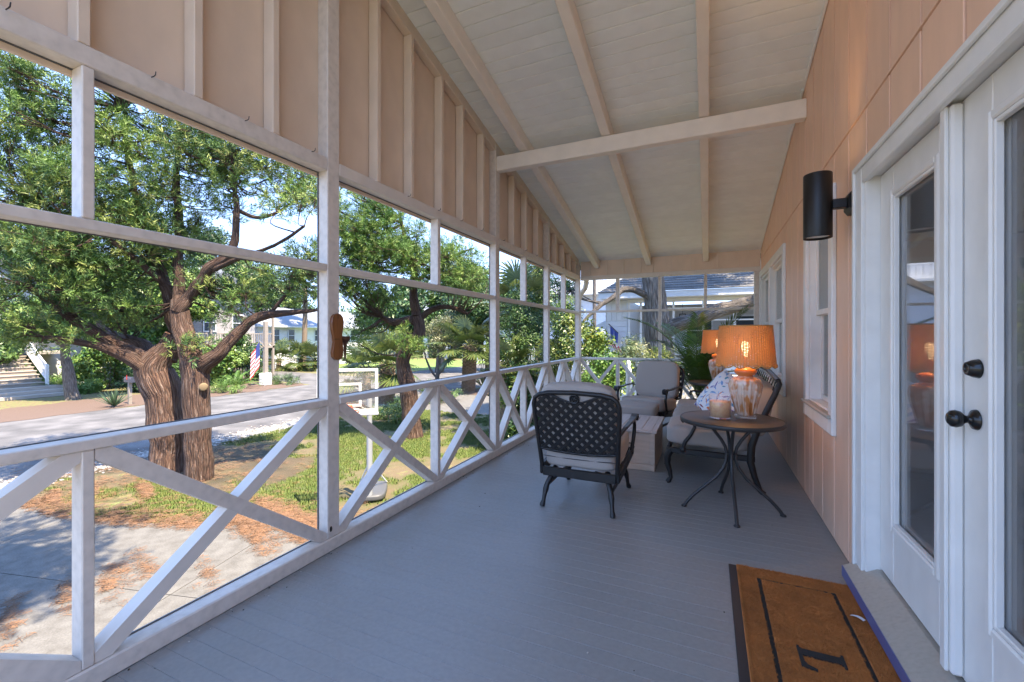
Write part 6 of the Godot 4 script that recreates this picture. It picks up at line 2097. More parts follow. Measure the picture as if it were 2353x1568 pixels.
	sh.append_array([
		["leafy hedge bank right behind the mailbox", 320, 868, 23.5, 1.4, 0.55, 0.8, 14, 0.42, "leaf", dark_pal],
		["low bright groundcover shrub left of the agave", 205, 890, 23.0, 1.1, 0.42, 0.7, 12, 0.38, "leaf", bright_pal],
		["low dark shrub between agave and small dark trunk", 120, 880, 23.5, 0.9, 0.5, 0.7, 10, 0.4, "leaf", dark_pal],
		["spiky low shrub at the road edge right of the cedars", 520, 895, 23.0, 0.9, 0.35, 0.6, 10, 0.3, "strap", bright_pal],
		["rounded green shrub under the grey deck", 500, 835, 27.0, 1.6, 0.9, 0.9, 16, 0.5, "leaf", bright_pal],
		["tall green shrub left of the flag post", 560, 805, 29.0, 1.1, 1.1, 0.9, 16, 0.5, "leaf", dark_pal]])
	for i in sh.size():
		var s: Array = sh[i]
		var c := at(s[1], s[2], s[3])
		var b := Vector3(c.x, GROUND, c.z)
		var blobs := [[c, s[4], s[5], s[6], s[7], s[8]]]
		if c.y - s[5] > GROUND + 0.4:
			blobs.append([Vector3(c.x, (c.y - s[5] + GROUND) * 0.5, c.z), s[4] * 0.8, (c.y - s[5] - GROUND) * 0.5, s[6] * 0.8, int(s[7] * 0.5), s[8]])
		shrub("garden_shrub", s[0], "garden shrubs", b, blobs, s[9], 40 if s[8] < 0.45 else 26, 1.0 if s[8] < 0.45 else 2.0, s[10], 900 + i * 5)

# ------------------------------------------------------------------ what stands beyond the yard
func slab(t: Node3D, called: String, a: Vector3, b: Vector3, m: Material, ch := 0.006) -> MeshInstance3D:
	var mb := MB.new()
	mb.bb(a, b, ch)
	return wpart(t, called, mb, m)

func glazed(t: Node3D, p0: Vector3, p1: Vector3, out: Vector3, m_frame: Material) -> void:
	# a window on a wall: frame, pane and a glazing bar, standing proud along out
	var fr := MB.new()
	var along := (p1 - p0); along.y = 0
	var h := p1.y - p0.y
	var d := along.normalized()
	var w := along.length()
	for e in [[0.0, 0.0, 0.07, h], [w - 0.07, 0.0, w, h], [0.071, 0.0, w - 0.071, 0.07], [0.071, h - 0.07, w - 0.071, h], [0.071, h * 0.5 - 0.025, w - 0.071, h * 0.5 + 0.025]]:
		var c: Vector3 = p0 + d * (e[0] + e[2]) * 0.5 + Vector3(0, (e[1] + e[3]) * 0.5, 0) + out * 0.03
		fr.cbox(c, Vector3(e[2] - e[0], e[3] - e[1], 0.055), Basis(d, Vector3.UP, d.cross(Vector3.UP)), 0.004)
	var o := wpart(t, "window", fr, m_frame)
	var pn := MB.new()
	pn.cbox(p0 + d * w * 0.5 + Vector3(0, h * 0.5, 0) + out * 0.012, Vector3(w - 0.1, h - 0.1, 0.01), Basis(d, Vector3.UP, d.cross(Vector3.UP)), 0.0)
	wpart(o, "pane", pn, M.far_pane)

func build_neighbours() -> void:
	M.far_pane = mat(Color(0.05, 0.065, 0.08), 0.08)
	M.siding_white = mat(Color(0.74, 0.75, 0.76), 0.6, TX.mottle, Vector3(0.3, 0.3, 0.3))
	M.fascia_white = mat(Color(0.70, 0.73, 0.78), 0.5, TX.mottle, Vector3(0.4, 0.4, 0.4))
	M.shingle = mat(Color(1, 1, 1), 0.9, ramp_tex(111, 0.10, 3, [[0.0, Color(0.05, 0.048, 0.05)], [0.5, Color(0.13, 0.125, 0.12)], [1.0, Color(0.26, 0.245, 0.23)]], 256), Vector3(0.9, 0.9, 0.9))
	M.roof_grey = mat(Color(0.27, 0.29, 0.33), 0.8, TX.mottle, Vector3(0.3, 0.3, 0.3))
	M.deck_wood = mat(Color(0.30, 0.26, 0.22), 0.8, TX.grain_x, Vector3(0.8, 0.8, 0.8))
	M.dark_inside = mat(Color(0.55, 0.54, 0.53), 0.8)
	neighbour_house()
	white_house()
	garage_house()
	deck_house()
	wooden_steps()
	basketball_hoop()
	street_bits()
	porch_end_bits()
	far_woods()

func neighbour_house() -> void:
	var t := thing("neighbour_house", "white neighbouring house with dark shingle roof and screened porch beyond the porch end", "house", V(0, GROUND, 17))
	# shingle courses on a hipped roof, each course lapping the one below
	var sh := MB.new()
	var courses := 34
	for k in courses:
		var u0 := float(k) / courses
		var u1 := float(k + 1) / courses + 0.004
		var y0 := lerpf(2.93, 6.6, u0); var y1 := lerpf(2.93, 6.6, u1)
		var a0 := lerpf(16.3, 23.0, u0); var a1 := lerpf(16.3, 23.0, u1)
		var l0 := lerpf(-3.80, 0.4, u0); var l1 := lerpf(-3.80, 0.4, u1)
		sh.quad(V(l0, y0 + 0.03, a0), V(9.0, y0 + 0.03, a0), V(9.0, y1 + 0.006, a1), V(l1, y1 + 0.006, a1), Vector3(0, 0.87, 0.48))
		sh.quad(V(l0, y0, a0), V(9.0, y0, a0), V(9.0, y0 + 0.03, a0), V(l0, y0 + 0.03, a0), Vector3(0, 0, 1))
		sh.quad(V(l0, y0, a0), V(l1, y1, a1), V(l1, y1, 24.0 + a1 - 16.3), V(l0, y0, 24.0 + a0 - 16.3), Vector3(-0.6, 0.8, 0))
	var ro := wpart(t, "roof", sh, M.shingle)
	# upstanding tabs roughen the courses
	var r := RandomNumberGenerator.new(); r.seed = 44
	var tabs := MB.new()
	for i in 900:
		var u := r.randf()
		var k := floorf(u * courses) / courses
		var b := r.randf_range(lerpf(-3.7, 0.5, u), 4.5)
		tabs.cbox(V(b, lerpf(2.93, 6.6, k) + 0.047, lerpf(16.3, 23.0, k) + 0.06), Vector3(0.24, 0.014, 0.14), Basis(Vector3.RIGHT, 0.5), 0.0)
	wpart(ro, "shingle_tabs", tabs, M.shingle).set_meta("kind", "stuff")
	slab(t, "fascia", V(-3.78, 2.74, 16.33), V(9.0, 2.925, 16.40), M.fascia_white)
	slab(t, "drip_edge", V(-3.79, 2.70, 16.31), V(9.0, 2.738, 16.33), M.fascia_white)
	slab(t, "soffit", V(-3.7, 2.695, 16.41), V(9.0, 2.725, 17.3), M.siding_white)
	slab(t, "porch_beam", V(-2.80, 2.56, 16.9), V(9.0, 2.69, 17.05), M.siding_white)
	# sunlit end of the house: vertical boards above clapboards
	slab(t, "wall", V(-3.60, GROUND, 17.0), V(-2.82, 2.69, 24), M.siding_white)
	for k in 4: slab(t, "siding_board", V(-3.60 + k * 0.2, 1.9, 16.975), V(-3.60 + k * 0.2 + 0.185, 2.68, 16.999), M.siding_white)
	for k in 9: slab(t, "clapboard", V(-3.605, 0.0 + k * 0.21, 16.972), V(-2.815, 0.195 + k * 0.21, 16.999), M.siding_white)
	slab(t, "corner_board", V(-3.64, GROUND, 16.96), V(-3.606, 2.69, 17.06), M.siding_white)
	# screened porch
	slab(t, "porch_back_wall", V(-2.8, GROUND, 20.4), V(9.0, 2.69, 20.5), M.dark_inside)
	slab(t, "porch_floor", V(-2.81, -0.2, 16.9), V(9.0, 0.0, 20.4), M.deck_wood)
	slab(t, "knee_wall", V(-2.81, -0.2 + 0.2, 16.95), V(9.0, 0.95, 17.03), M.siding_white)
	slab(t, "porch_base", V(-2.8, GROUND, 16.97), V(9.0, -0.21, 17.02), M.siding_white)
	for b in [-2.79, -2.35, -1.90, -1.19, -0.19, 0.8, 1.8]: slab(t, "porch_post", V(b, 0.951, 16.94), V(b + 0.075, 2.559, 17.03), M.siding_white)
	for y in [1.86, 2.30]: slab(t, "porch_rail", V(-1.8, y, 16.96), V(9.0, y + 0.05, 17.0), M.siding_white)
	glazed(t, V(-0.9, 0.9, 20.39), V(0.2, 2.2, 20.39), Vector3(0, 0, 1), M.siding_white)
	glazed(t, V(1.0, 0.9, 20.39), V(2.1, 2.2, 20.39), Vector3(0, 0, 1), M.siding_white)
	# small bracketed shed roof on the end wall
	var aw := MB.new()
	aw.prism(PackedVector2Array([Vector2(-3.61, 1.96), Vector2(-4.06, 1.74), Vector2(-4.06, 1.66), Vector2(-3.61, 1.55)]), Vector3(0, 0, -17.2), Vector3.RIGHT, Vector3.UP, Vector3.FORWARD, 2.4)
	wpart(t, "awning", aw, M.siding_white)
	var br := MB.new()
	br.bar(V(-4.0, 1.6, 17.3), V(-3.66, 1.05, 17.3), 0.07, 0.07, Vector3.BACK, 0.004)
	wpart(t, "bracket", br, M.siding_white)
	# hanging lantern in the porch
	var la := thing("hanging_lantern", "black framed lantern hanging in the neighbour's screened porch", "lantern", V(-0.86, 1.83, 17.4))
	var lf := MB.new()
	for s in [[-1, -1], [1, -1], [1, 1], [-1, 1]]:
		lf.bar(Vector3(0.13 * s[0], 0.0, 0.13 * s[1]), Vector3(0.10 * s[0], 0.30, 0.10 * s[1]), 0.02, 0.02, Vector3.RIGHT, 0.002)
	for y in [[0.0, 0.14], [0.30, 0.11]]:
		lf.bb(Vector3(-y[1], y[0] - 0.012, -y[1]), Vector3(y[1], y[0] + 0.012, y[1]), 0.002)
	lf.tube([Vector3(0, 0.3, 0), Vector3(0, 0.72, 0)], [0.008, 0.008], 6)
	part(la, "frame", lf.mesh(), M.iron)
	var lc := MB.new()
	lc.lathe(Vector3.ZERO, [Vector2(0.0, 0.015), Vector2(0.03, 0.015), Vector2(0.03, 0.16), Vector2(0.0, 0.162)], 14)
	part(la, "candle", lc.mesh(), M.trim)
	# taller pale house behind on the left
	var h := thing("pale_house", "tall pale grey house with a railed balcony, partly hidden behind the neighbour's roof", "house", V(-10.5, GROUND, 38))
	slab(h, "wall", V(-13.6, GROUND, 38), V(-7.0, 8.6, 44), M.fascia_white)
	slab(h, "balcony_floor", V(-13.6, 4.9, 37.0), V(-7.0, 5.1, 38), M.siding_white)
	for k in 18: slab(h, "baluster", V(-13.5 + k * 0.37, 5.1, 37.05), V(-13.44 + k * 0.37, 5.95, 37.1), M.siding_white, 0.0)
	slab(h, "balcony_rail", V(-13.6, 5.95, 37.02), V(-7.0, 6.03, 37.12), M.siding_white)
	var gb := MB.new()
	gb.prism(PackedVector2Array([Vector2(-14.0, 8.6), Vector2(-6.6, 8.6), Vector2(-10.3, 10.6)]), Vector3(0, 0, -37.6), Vector3.RIGHT, Vector3.UP, Vector3.FORWARD, 6.6)
	wpart(h, "roof", gb, M.roof_grey)

func white_house() -> void:
	var t := thing("white_house", "long white house with grey hip roof across the road, behind palmettos", "house", V(-36, GROUND, 31))
	slab(t, "wall", V(-44, GROUND, 25.6), V(-36, 2.26, 42), M.siding_white)
	var ro := MB.new()
	ro.quad(V(-35.3, 2.24, 25.0), V(-35.3, 2.24, 42.6), V(-40, 4.2, 40.0), V(-40, 4.2, 28.0), Vector3(0.4, 0.9, 0))
	ro.quad(V(-35.3, 2.24, 25.0), V(-40, 4.2, 28.0), V(-44.6, 2.24, 25.0), V(-44.6, 2.24, 25.0), Vector3(0, 0.7, 0.7))
	ro.quad(V(-44.6, 2.24, 25.0), V(-40, 4.2, 28.0), V(-40, 4.2, 40.0), V(-44.6, 2.24, 42.6), Vector3(-0.4, 0.9, 0))
	wpart(t, "roof", ro, M.roof_grey)
	slab(t, "eave", V(-44.6, 2.10, 25.0), V(-35.28, 2.235, 42.6), M.fascia_white)
	for a in [27.0, 28.6, 31.6, 33.4, 36.4, 38.6]:
		glazed(t, V(-35.99, 0.75, a), V(-35.99, 1.95, a + 0.75), Vector3.RIGHT, M.fascia_white)
	for a in [30.0, 33.2, 37.0]:
		var g := slab(t, "garage_door", V(-35.985, GROUND + 0.05, a), V(-35.94, -0.25, a + 1.7), M.roof_grey)
		for k in 4: slab(g, "panel", V(-35.938, GROUND + 0.1 + k * 0.34, a + 0.08), V(-35.92, GROUND + 0.1 + k * 0.34 + 0.3, a + 1.62), M.roof_grey)
	slab(t, "belt_trim", V(-35.995, -0.1, 25.6), V(-35.93, 0.05, 42), M.fascia_white)

func garage_house() -> void:
	var t := thing("pillared_house", "white raised house on pillars far behind the slender tree", "house", V(-27, GROUND, 50))
	slab(t, "upper_storey", V(-42, 1.2, 49), V(-16, 4.6, 58), M.siding_white)
	slab(t, "rear_wall", V(-42, GROUND, 56), V(-16, 1.2, 56.2), M.dark_inside)
	for k in 9:
		slab(t, "pillar", V(-41.6 + k * 3.1, GROUND, 49.1), V(-40.8 + k * 3.1, 1.199, 49.9), M.siding_white)
	for k in 6: glazed(t, V(-40 + k * 4.0, 2.1, 48.99), V(-38.8 + k * 4.0, 3.7, 48.99), Vector3(0, 0, 1), M.fascia_white)
	var ro := MB.new()
	ro.prism(PackedVector2Array([Vector2(48.2, 4.6), Vector2(58.8, 4.6), Vector2(53.5, 7.0)]), Vector3(-42.6, 0, 0), Vector3(0, 0, -1), Vector3.UP, Vector3.RIGHT, 27.2)
	wpart(t, "roof", ro, M.roof_grey)
	var f := thing("white_fence", "white three-rail fence behind the far cabbage palm", "fence", V(-18, GROUND, 42))
	for k in 9: slab(f, "post", V(-25 + k * 1.8, GROUND, 41.95), V(-24.88 + k * 1.8, GROUND + 1.25, 42.07), M.siding_white)
	for k in 3: slab(f, "rail", V(-25, GROUND + 0.3 + k * 0.36, 41.92), V(-10.5, GROUND + 0.44 + k * 0.36, 41.945), M.siding_white)

func deck_house() -> void:
	var t := thing("deck_house", "weathered grey wooden house on posts with deck railings, behind the right cedar's bough", "house", V(-31, GROUND, 20))
	slab(t, "wall", V(-37.5, 0.6, 15.5), V(-31.8, 4.4, 22.4), mat(Color(0.34, 0.33, 0.33), 0.8, TX.grain_x, Vector3(0.6, 0.6, 0.6)))
	slab(t, "deck", V(-32.4, 0.42, 15.5), V(-29.6, 0.58, 22.4), M.deck_wood)
	for a in [15.6, 17.8, 20.0, 22.25]:
		slab(t, "post", V(-29.75, GROUND, a), V(-29.6, 2.7, a + 0.15), M.deck_wood)
		slab(t, "post", V(-32.3, GROUND, a), V(-32.15, 0.42, a + 0.15), M.deck_wood)
	for y in [0.72, 1.42]: slab(t, "rail", V(-29.74, y, 15.76), V(-29.68, y + 0.08, 22.24), M.deck_wood)
	for k in 40: slab(t, "baluster", V(-29.735, 0.801, 15.85 + k * 0.16), V(-29.69, 1.419, 15.89 + k * 0.16), M.deck_wood, 0.0)
	slab(t, "lower_wall", V(-37.5, GROUND, 15.5), V(-33.5, 0.4, 22.4), M.dark_inside)
	var ro := MB.new()
	ro.prism(PackedVector2Array([Vector2(15.0, 4.4), Vector2(22.9, 4.4), Vector2(19.0, 6.2)]), Vector3(-38.0, 0, 0), Vector3(0, 0, -1), Vector3.UP, Vector3.RIGHT, 6.8)
	wpart(t, "roof", ro, M.roof_grey)
	for a in [16.4, 18.6, 20.6]: glazed(t, V(-31.79, 1.6, a), V(-31.79, 2.9, a + 0.9), Vector3.RIGHT, M.fascia_white)
	var f := thing("picket_rail", "low weathered wooden rail fence under the grey deck", "fence", V(-27.5, GROUND, 19))
	for k in 18: slab(f, "picket", V(-27.53, GROUND, 17.2 + k * 0.17), V(-27.5, GROUND + 0.95, 17.27 + k * 0.17), M.deck_wood, 0.0)
	for y in [0.25, 0.75]: slab(f, "rail", V(-27.56, GROUND + y, 17.15), V(-27.535, GROUND + y + 0.09, 20.3), M.deck_wood)

func wooden_steps() -> void:
	var t := thing("wooden_steps", "weathered wooden outdoor stairs with side rail at the far left", "stairs", V(-31, GROUND, 9.3))
	var m := mat(Color(0.42, 0.37, 0.32), 0.8, TX.grain_x, Vector3(0.9, 0.9, 0.9))
	for k in 3:
		slab(t, "landing_step", V(-29.6 - k * 0.42, GROUND + 0.01, 6.0), V(-31.4, GROUND + 0.16 * (k + 1), 11.3 - 0.12 * k), m)
	for k in 9:
		var b := -31.0 - k * 0.30
		var y := GROUND + 0.48 + 0.185 * (k + 1)
		slab(t, "tread", V(b + 0.03, y - 0.045, 7.2), V(b - 0.31, y, 10.5), m)
		slab(t, "riser", V(b - 0.005, y - 0.185, 7.22), V(b - 0.03, y - 0.046, 10.48), M.deck_wood)
	var y1 := GROUND + 0.48 + 0.185 * 9
	var rp := [V(-30.95, GROUND + 0.5, 10.56), V(-33.7, y1, 10.56)]
	for p in rp: slab(t, "rail_post", p + Vector3(-0.06, 0, -0.06), p + Vector3(0.06, 1.05, 0.06), M.siding_white)
	for y in [0.25, 0.98]:
		var mb := MB.new()
		mb.bar(rp[0] + Vector3(0, y, 0), rp[1] + Vector3(0, y, 0), 0.05, 0.08, Vector3.BACK, 0.004)
		wpart(t, "rail", mb, M.siding_white)
	for k in 20:
		var p: Vector3 = rp[0].lerp(rp[1], (k + 0.7) / 20.6)
		slab(t, "baluster", p + Vector3(-0.018, 0.26, -0.018), p + Vector3(0.018, 0.95, 0.018), M.siding_white, 0.0)
	slab(t, "upper_deck", V(-33.7, y1 - 0.15, 5.0), V(-36, y1, 12.5), m)
	var h := thing("shingled_house", "pale house wall at the top of the wooden stairs, hidden by leaves", "house", V(-37, GROUND, 9))
	slab(h, "wall", V(-43, GROUND, 2.0), V(-36, 4.2, 14.0), M.siding_white)
	for k in 12: slab(h, "clapboard", V(-35.999, y1 + 0.05 + k * 0.28, 2.0), V(-35.97, y1 + 0.31 + k * 0.28, 14.0), M.siding_white)
	var ro := MB.new()
	ro.prism(PackedVector2Array([Vector2(1.4, 4.2), Vector2(14.6, 4.2), Vector2(8.0, 6.8)]), Vector3(-43.4, 0, 0), Vector3(0, 0, -1), Vector3.UP, Vector3.RIGHT, 7.9)
	wpart(h, "roof", ro, M.roof_grey)

func basketball_hoop() -> void:
	var ce := at(799, 898, 7.35)
	var pb := at(849, 772, 7.85); pb.y = GROUND
	var n := Vector3(ce.x - pb.x, 0, ce.z - pb.z).normalized()
	n = Vector3(-ce.x, 0, -ce.z).normalized().rotated(Vector3.UP, -0.16)
	var s := Vector3(-n.z, 0, n.x)
	var t := thing("basketball_hoop", "portable basketball hoop with clear white-framed backboard and orange rim on the lawn", "basketball hoop", pb)
	var o := ce - pb
	var bs := Basis(s, Vector3.UP, n)
	var w := 0.98; var h := 0.74
	var fr := MB.new()
	for e in [[0.0, h * 0.5 - 0.024, w, 0.048], [0.0, -h * 0.5 + 0.024, w, 0.048], [-w * 0.5 + 0.024, 0.0, 0.048, h - 0.098], [w * 0.5 - 0.024, 0.0, 0.048, h - 0.098]]:
		fr.cbox(o + bs * Vector3(e[0], e[1], 0), Vector3(e[2], e[3], 0.032), bs, 0.005)
	part(t, "backboard_frame", fr.mesh(), M.trim)
	var pd := MB.new()
	pd.cbox(o + bs * Vector3(0, -h * 0.5 - 0.03, 0), Vector3(w + 0.02, 0.055, 0.05), bs, 0.01)
	part(t, "edge_pad", pd.mesh(), mat(Color(0.42, 0.44, 0.47), 0.6))
	var ac := MB.new()
	ac.cbox(o, Vector3(w - 0.09, h - 0.09, 0.006), bs, 0.0)
	var sm := glass(0.10, Color(0.75, 0.73, 0.68))
	part(t, "backboard", ac.mesh(), sm)
	var sq := MB.new()
	var qw := 0.44; var qh := 0.40; var qo := Vector3(0, -0.07, 0.010)
	for e in [[0.0, qh * 0.5 - 0.02, qw, 0.04], [0.0, -qh * 0.5 + 0.02, qw, 0.04], [-qw * 0.5 + 0.02, 0.0, 0.04, qh - 0.082], [qw * 0.5 - 0.02, 0.0, 0.04, qh - 0.082]]:
		sq.cbox(o + bs * (qo + Vector3(e[0], e[1], 0)), Vector3(e[2], e[3], 0.004), bs, 0.0)
	part(t, "target_square", sq.mesh(), M.trim)
	var orange := mat(Color(0.72, 0.13, 0.06), 0.45)
	var rm := MB.new()
	var pts := []
	var rs := []
	for i in 33:
		var an := TAU * i / 32.0
		pts.append(o + bs * Vector3(cos(an) * 0.225, -0.31, 0.33 + sin(an) * 0.225)); rs.append(0.010)
	rm.tube(pts, rs, 8)
	rm.cbox(o + bs * Vector3(0, -0.30, 0.05), Vector3(0.16, 0.13, 0.09), bs, 0.01)
	part(t, "rim", rm.mesh(), orange)
	var po := MB.new()
	po.tube([Vector3(0, 0.06, 0), Vector3(0, 1.2, 0)], [0.052, 0.052], 14)
	po.tube([Vector3(0, 1.15, 0), Vector3(0, o.y - 0.05, 0)], [0.044, 0.044], 14)
	part(t, "pole", po.mesh(), mat(Color(0.30, 0.32, 0.35), 0.4))
	for k in 2:
		var ar := MB.new()
		for sx in [-0.06, 0.06]:
			ar.bar(Vector3(0, o.y - 0.42 + k * 0.36, 0) + s * sx, o + bs * Vector3(sx, -0.18 + k * 0.36, -0.03), 0.02, 0.04, s, 0.003)
		part(t, "support_arm", ar.mesh(), M.black)
	var cr := MB.new()
	cr.bar(Vector3(0, o.y - 0.15, 0), Vector3(0, o.y - 1.0, 0) - n * 0.14, 0.03, 0.05, s, 0.004)
	part(t, "height_bar", cr.mesh(), M.black)
	var ba := MB.new()
	ba.cushion(Vector3(0, 0.10, 0) - n * 0.35, Vector3(0.55, 0.15, 0.85), bs, 4.0, 10)
	part(t, "base_tank", ba.mesh(), mat(Color(0.09, 0.093, 0.10), 0.5, TX.mottle, Vector3(1, 1, 1)))
	var st := MB.new()
	for sx in [-1.0, 1.0]: st.tube([Vector3(0, 0.75, 0), s * 0.25 * sx - n * 0.6 + Vector3(0, 0.17, 0)], [0.014, 0.014], 8)
	part(t, "brace", st.mesh(), M.fascia_white)

func flag(t: Node3D, o: Vector3, ax: Vector3, w: float, h: float) -> void:
	# limp cloth flag: stripes and a blue canton, hanging in folds
	var red := mat(Color(0.50, 0.03, 0.05), 0.85); var wh := mat(Color(0.78, 0.76, 0.76), 0.85); var blue := mat(Color(0.03, 0.05, 0.22), 0.85)
	for k in 13:
		var mb := MB.new()
		var n := 10
		for i in n:
			for e in [0]:
				var u0 := float(i) / n; var u1 := float(i + 1) / n
				var y0 := h * (1.0 - k / 13.0); var y1 := h * (1.0 - (k + 1) / 13.0)
				var side := ax.cross(Vector3.UP)
				var p := func_fold(o, ax, side, u0, y0, w, h); var q := func_fold(o, ax, side, u1, y0, w, h)
				var r2 := func_fold(o, ax, side, u1, y1, w, h); var s2 := func_fold(o, ax, side, u0, y1, w, h)
				if k < 7 and u0 < 0.4: continue
				mb.quad(p, q, r2, s2)
		if mb.v.size(): wpart(t, "stripe", mb, red if k % 2 == 0 else wh)
	var cb := MB.new()
	for i in 4:
		for j in 4:
			var side := ax.cross(Vector3.UP)
			var a := func_fold(o, ax, side, i * 0.1, h * (1.0 - j * 7.0 / 52.0), w, h); var b := func_fold(o, ax, side, (i + 1) * 0.1, h * (1.0 - j * 7.0 / 52.0), w, h)
			var c := func_fold(o, ax, side, (i + 1) * 0.1, h * (1.0 - (j + 1) * 7.0 / 52.0), w, h); var d := func_fold(o, ax, side, i * 0.1, h * (1.0 - (j + 1) * 7.0 / 52.0), w, h)
			cb.quad(a, b, c, d)
	wpart(t, "canton", cb, blue)

func func_fold(o: Vector3, ax: Vector3, side: Vector3, u: float, y: float, w: float, h: float) -> Vector3:
	return o + ax * u * w * 0.45 + Vector3(0, y - u * h * 0.55, 0) + side * 0.07 * sin(u * 11.0 + y * 1.5)

func street_bits() -> void:
	# flag on a wooden post at the road edge
	var b := on_ground(610, 886)
	var po := thing("wooden_post", "tall weathered wooden post at the road edge carrying a flag", "post", b)
	slab(po, "post", b + Vector3(-0.11, 0, -0.11), b + Vector3(0.11, 3.9, 0.11), M.deck_wood, 0.02)
	slab(po, "collar", b + Vector3(-0.26, 0, -0.26), b + Vector3(0.26, 0.75, 0.26), M.siding_white, 0.05)
	var f := thing("flag", "faded striped flag hanging limp on the roadside wooden post", "flag", b + Vector3(-0.15, 1.0, 0.1), "hanging flags")
	var fp := MB.new()
	fp.tube([b + Vector3(0.05, 2.35, 0.12), b + Vector3(-0.25, 2.75, 0.25)], [0.018, 0.014], 6)
	wpart(f, "staff", fp, M.deck_wood)
	flag(f, b + Vector3(-0.22, 1.15, 0.24), Vector3(-0.4, 0, 0.3).normalized(), 1.1, 1.5)
	# neighbour's two flags
	var p := V(-3.45, 1.72, 16.9)
	var nf := thing("flag", "red and white striped flag among the shrubs before the neighbour's wall", "flag", p + Vector3(0.3, -1.2, 0.3), "hanging flags")
	var st := MB.new()
	st.tube([p + Vector3(-0.05, 0.05, 0.0), p + Vector3(0.42, -0.30, 0.6)], [0.02, 0.016], 8)
	wpart(nf, "staff", st, M.iron)
	var blue := mat(Color(0.04, 0.07, 0.32), 0.8)
	var bc := MB.new()
	for i in 6:
		var u0 := i / 6.0; var u1 := (i + 1) / 6.0
		var q0 := p.lerp(p + Vector3(0.42, -0.30, 0.6), u0); var q1 := p.lerp(p + Vector3(0.42, -0.30, 0.6), u1)
		var wv := Vector3(0.03 * sin(i * 2.0), 0, 0.04)
		bc.quad(q0, q1, q1 + Vector3(0, -0.42, 0) + wv, q0 + Vector3(0, -0.46, 0) - wv)
	wpart(nf, "canton", bc, blue)
	for k in 7:
		var mb := MB.new()
		var o := p + Vector3(0.02 + 0.075 * k, -0.66 - 0.04 * k, 0.25 + 0.06 * k)
		mb.cbox(o, Vector3(0.055, 0.24, 0.012), Basis(Vector3.BACK, 0.5) * Basis(Vector3.UP, 0.3), 0.0)
		wpart(nf, "stripe", mb, mat(Color(0.60, 0.03, 0.10), 0.8) if k % 2 == 0 else M.trim)
	# mailbox
	var mp := on_ground(298, 930)
	var mbx := thing("mailbox", "dark mailbox on a weathered post at the far road edge", "mailbox", mp)
	slab(mbx, "post", mp + Vector3(-0.06, 0, -0.06), mp + Vector3(0.06, 0.98, 0.06), M.deck_wood)
	var bx := MB.new()
	var arch := PackedVector2Array([Vector2(-0.1, 0.0), Vector2(0.1, 0.0), Vector2(0.1, 0.14), Vector2(0.08, 0.2), Vector2(0.03, 0.235), Vector2(-0.03, 0.235), Vector2(-0.08, 0.2), Vector2(-0.1, 0.14)])
	bx.prism(arch, Vector3(-0.28, 0.98, 0), Vector3(0, 0, 1), Vector3.UP, Vector3.RIGHT, 0.56)
	part(mbx, "box", bx.mesh(), mat(Color(0.05, 0.055, 0.08), 0.4))
	var fl := MB.new()
	fl.bb(Vector3(-0.05, 1.1, 0.101), Vector3(0.0, 1.3, 0.11), 0.0)
	part(mbx, "signal_flag", fl.mesh(), mat(Color(0.5, 0.03, 0.02), 0.5))
	# utility pole and wires
	var up := at(1366, 772, 34.0); up.y = GROUND
	var u := thing("utility_pole", "slim wooden utility pole seen between the corner post and the neighbour's roof", "utility pole", up)
	var pm := MB.new()
	pm.tube([up, up + Vector3(0, 9.5, 0)], [0.17, 0.11], 10)
	wpart(u, "pole", pm, M.bark_grey)
	slab(u, "crossarm", up + Vector3(-1.1, 8.6, -0.06), up + Vector3(1.1, 8.75, 0.06), M.deck_wood)
	for w in [[at(0, 600, 24.0), at(420, 605, 25.0), at(735, 668, 30.0), "highest"], [at(0, 602, 24.5), at(440, 645, 25.5), at(735, 674, 30.5), "middle"], [at(430, 560, 25.0), at(560, 612, 27.0), at(735, 634, 30.0), "slanting"]]:
		var l := MB.new()
		var ln := smooth_line([w[0], w[1], w[2]], [0.018, 0.018, 0.018], 8)
		l.tube(ln[0], ln[1], 5)
		single("power_line", "thin black overhead wire behind the cedars, the %s one" % w[3], "wire", l, M.black, Vector3.ZERO, "overhead wires")

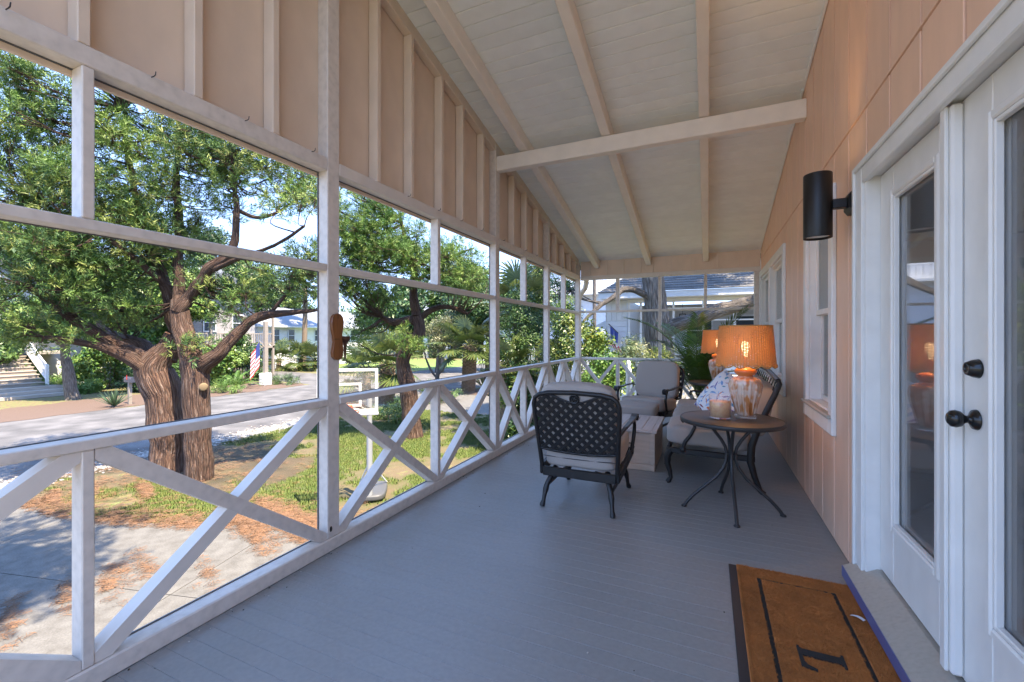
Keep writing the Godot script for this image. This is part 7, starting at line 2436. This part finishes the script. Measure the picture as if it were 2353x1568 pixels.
func porch_end_bits() -> void:
	# gutter elbow and downpipe outside the corner
	var g := thing("gutter_downpipe", "cream gutter elbow at the porch corner above the end railing", "downpipe", V(-2.10, 2.1, 7.9))
	var m := MB.new()
	m.tube([V(-2.06, 2.62, 7.93), V(-2.06, 2.30, 7.93), V(-2.08, 2.20, 7.93), V(-2.17, 2.09, 7.93), V(-2.20, 1.98, 7.93), V(-2.20, 0.0, 7.93), V(-2.20, GROUND + 0.1, 7.93)], [0.048, 0.048, 0.048, 0.046, 0.045, 0.045, 0.045], 12)
	wpart(g, "pipe", m, mat(Color(0.62, 0.53, 0.40), 0.5))
	# white lattice screen beyond the end railing
	var t := thing("lattice_panel", "white diagonal lattice panel outside the end railing, behind the sofa", "lattice", V(-0.3, 0.1, 8.85))
	var x0 := -0.85; var x1 := 1.3; var y0 := -0.25; var y1 := 0.56
	var shape := PackedVector2Array([Vector2(x0, y0), Vector2(x1, y0), Vector2(x1, y1), Vector2(x0, y1)])
	for dn in [1.0, -1.0]:
		var d := Vector2(1, dn).normalized()
		var nn := Vector2(-d.y, d.x)
		for k in range(-22, 23):
			var c := Vector2(0.2, 0.15) + nn * k * 0.088
			var strip := PackedVector2Array([c - d * 3 - nn * 0.021, c + d * 3 - nn * 0.021, c + d * 3 + nn * 0.021, c - d * 3 + nn * 0.021])
			for poly in Geometry2D.intersect_polygons(strip, shape):
				var mb := MB.new()
				mb.prism(poly, V(0, 0, 8.85 + (0.0 if dn > 0 else 0.009)), Vector3.RIGHT, Vector3.UP, Vector3.BACK, 0.008)
				wpart(t, "lath", mb, M.trim)
	slab(t, "cap_rail", V(x0 - 0.03, y1 + 0.001, 8.82), V(x1 + 0.03, y1 + 0.045, 8.88), M.trim)
	slab(t, "bottom_rail", V(x0 - 0.03, y0 - 0.05, 8.82), V(x1 + 0.03, y0 - 0.001, 8.88), M.trim)
	for b in [x0 - 0.085, x1 + 0.03]: slab(t, "post", V(b, GROUND, 8.81), V(b + 0.055, y1 + 0.05, 8.89), M.trim)
	# white turned garden post
	var p := thing("turned_post", "white turned wooden post outside the end railing, left of the far armchair", "post", V(-1.41, GROUND, 8.65))
	var pm := MB.new()
	pm.lathe(Vector3.ZERO, [Vector2(0.06, 0.0), Vector2(0.06, 1.75), Vector2(0.045, 1.80), Vector2(0.055, 1.88), Vector2(0.04, 1.98), Vector2(0.058, 2.12), Vector2(0.05, 2.28), Vector2(0.062, 2.33), Vector2(0.05, 2.38), Vector2(0.03, 2.42), Vector2(0.05, 2.47), Vector2(0.03, 2.53), Vector2(0.0, 2.55)], 18)
	part(p, "shaft", pm.mesh(), M.trim)

func far_woods() -> void:
	# the distant tree line that closes the view along the streets
	var r := RandomNumberGenerator.new(); r.seed = 321
	var mm := MultiMesh.new()
	mm.transform_format = MultiMesh.TRANSFORM_3D; mm.use_colors = true; mm.mesh = SP.leaf[0]
	var n := 15000
	mm.instance_count = n
	var lumps := []
	for k in 240:
		var px := r.randf_range(-700, 1800)
		var z := r.randf_range(58, 85)
		var p := at(px, 772, z)
		p.y = GROUND + r.randf_range(0.5, 5.6) + 1.6 * sin(px * 0.011)
		lumps.append([p, r.randf_range(1.6, 3.2), r.randf()])
	for i in n:
		var l: Array = lumps[r.randi() % lumps.size()]
		var d: Vector3 = Vector3(r.randfn(), r.randfn(), r.randfn()).normalized() * l[1] * pow(r.randf(), 0.4)
		var s := r.randf_range(5.0, 8.0)
		mm.set_instance_transform(i, Transform3D(Basis(Vector3(r.randfn(), r.randfn(), r.randfn()).normalized(), r.randf() * TAU).scaled(Vector3.ONE * s), l[0] + d))
		mm.set_instance_color(i, Color(0.045, 0.085, 0.03).lerp(Color(0.11, 0.16, 0.05), clampf(l[2] * 0.7 + r.randf() * 0.4, 0, 1)))
	stuff("distant_woods", "distant line of mixed green trees closing the street view", "woods", mm, M.leaf)
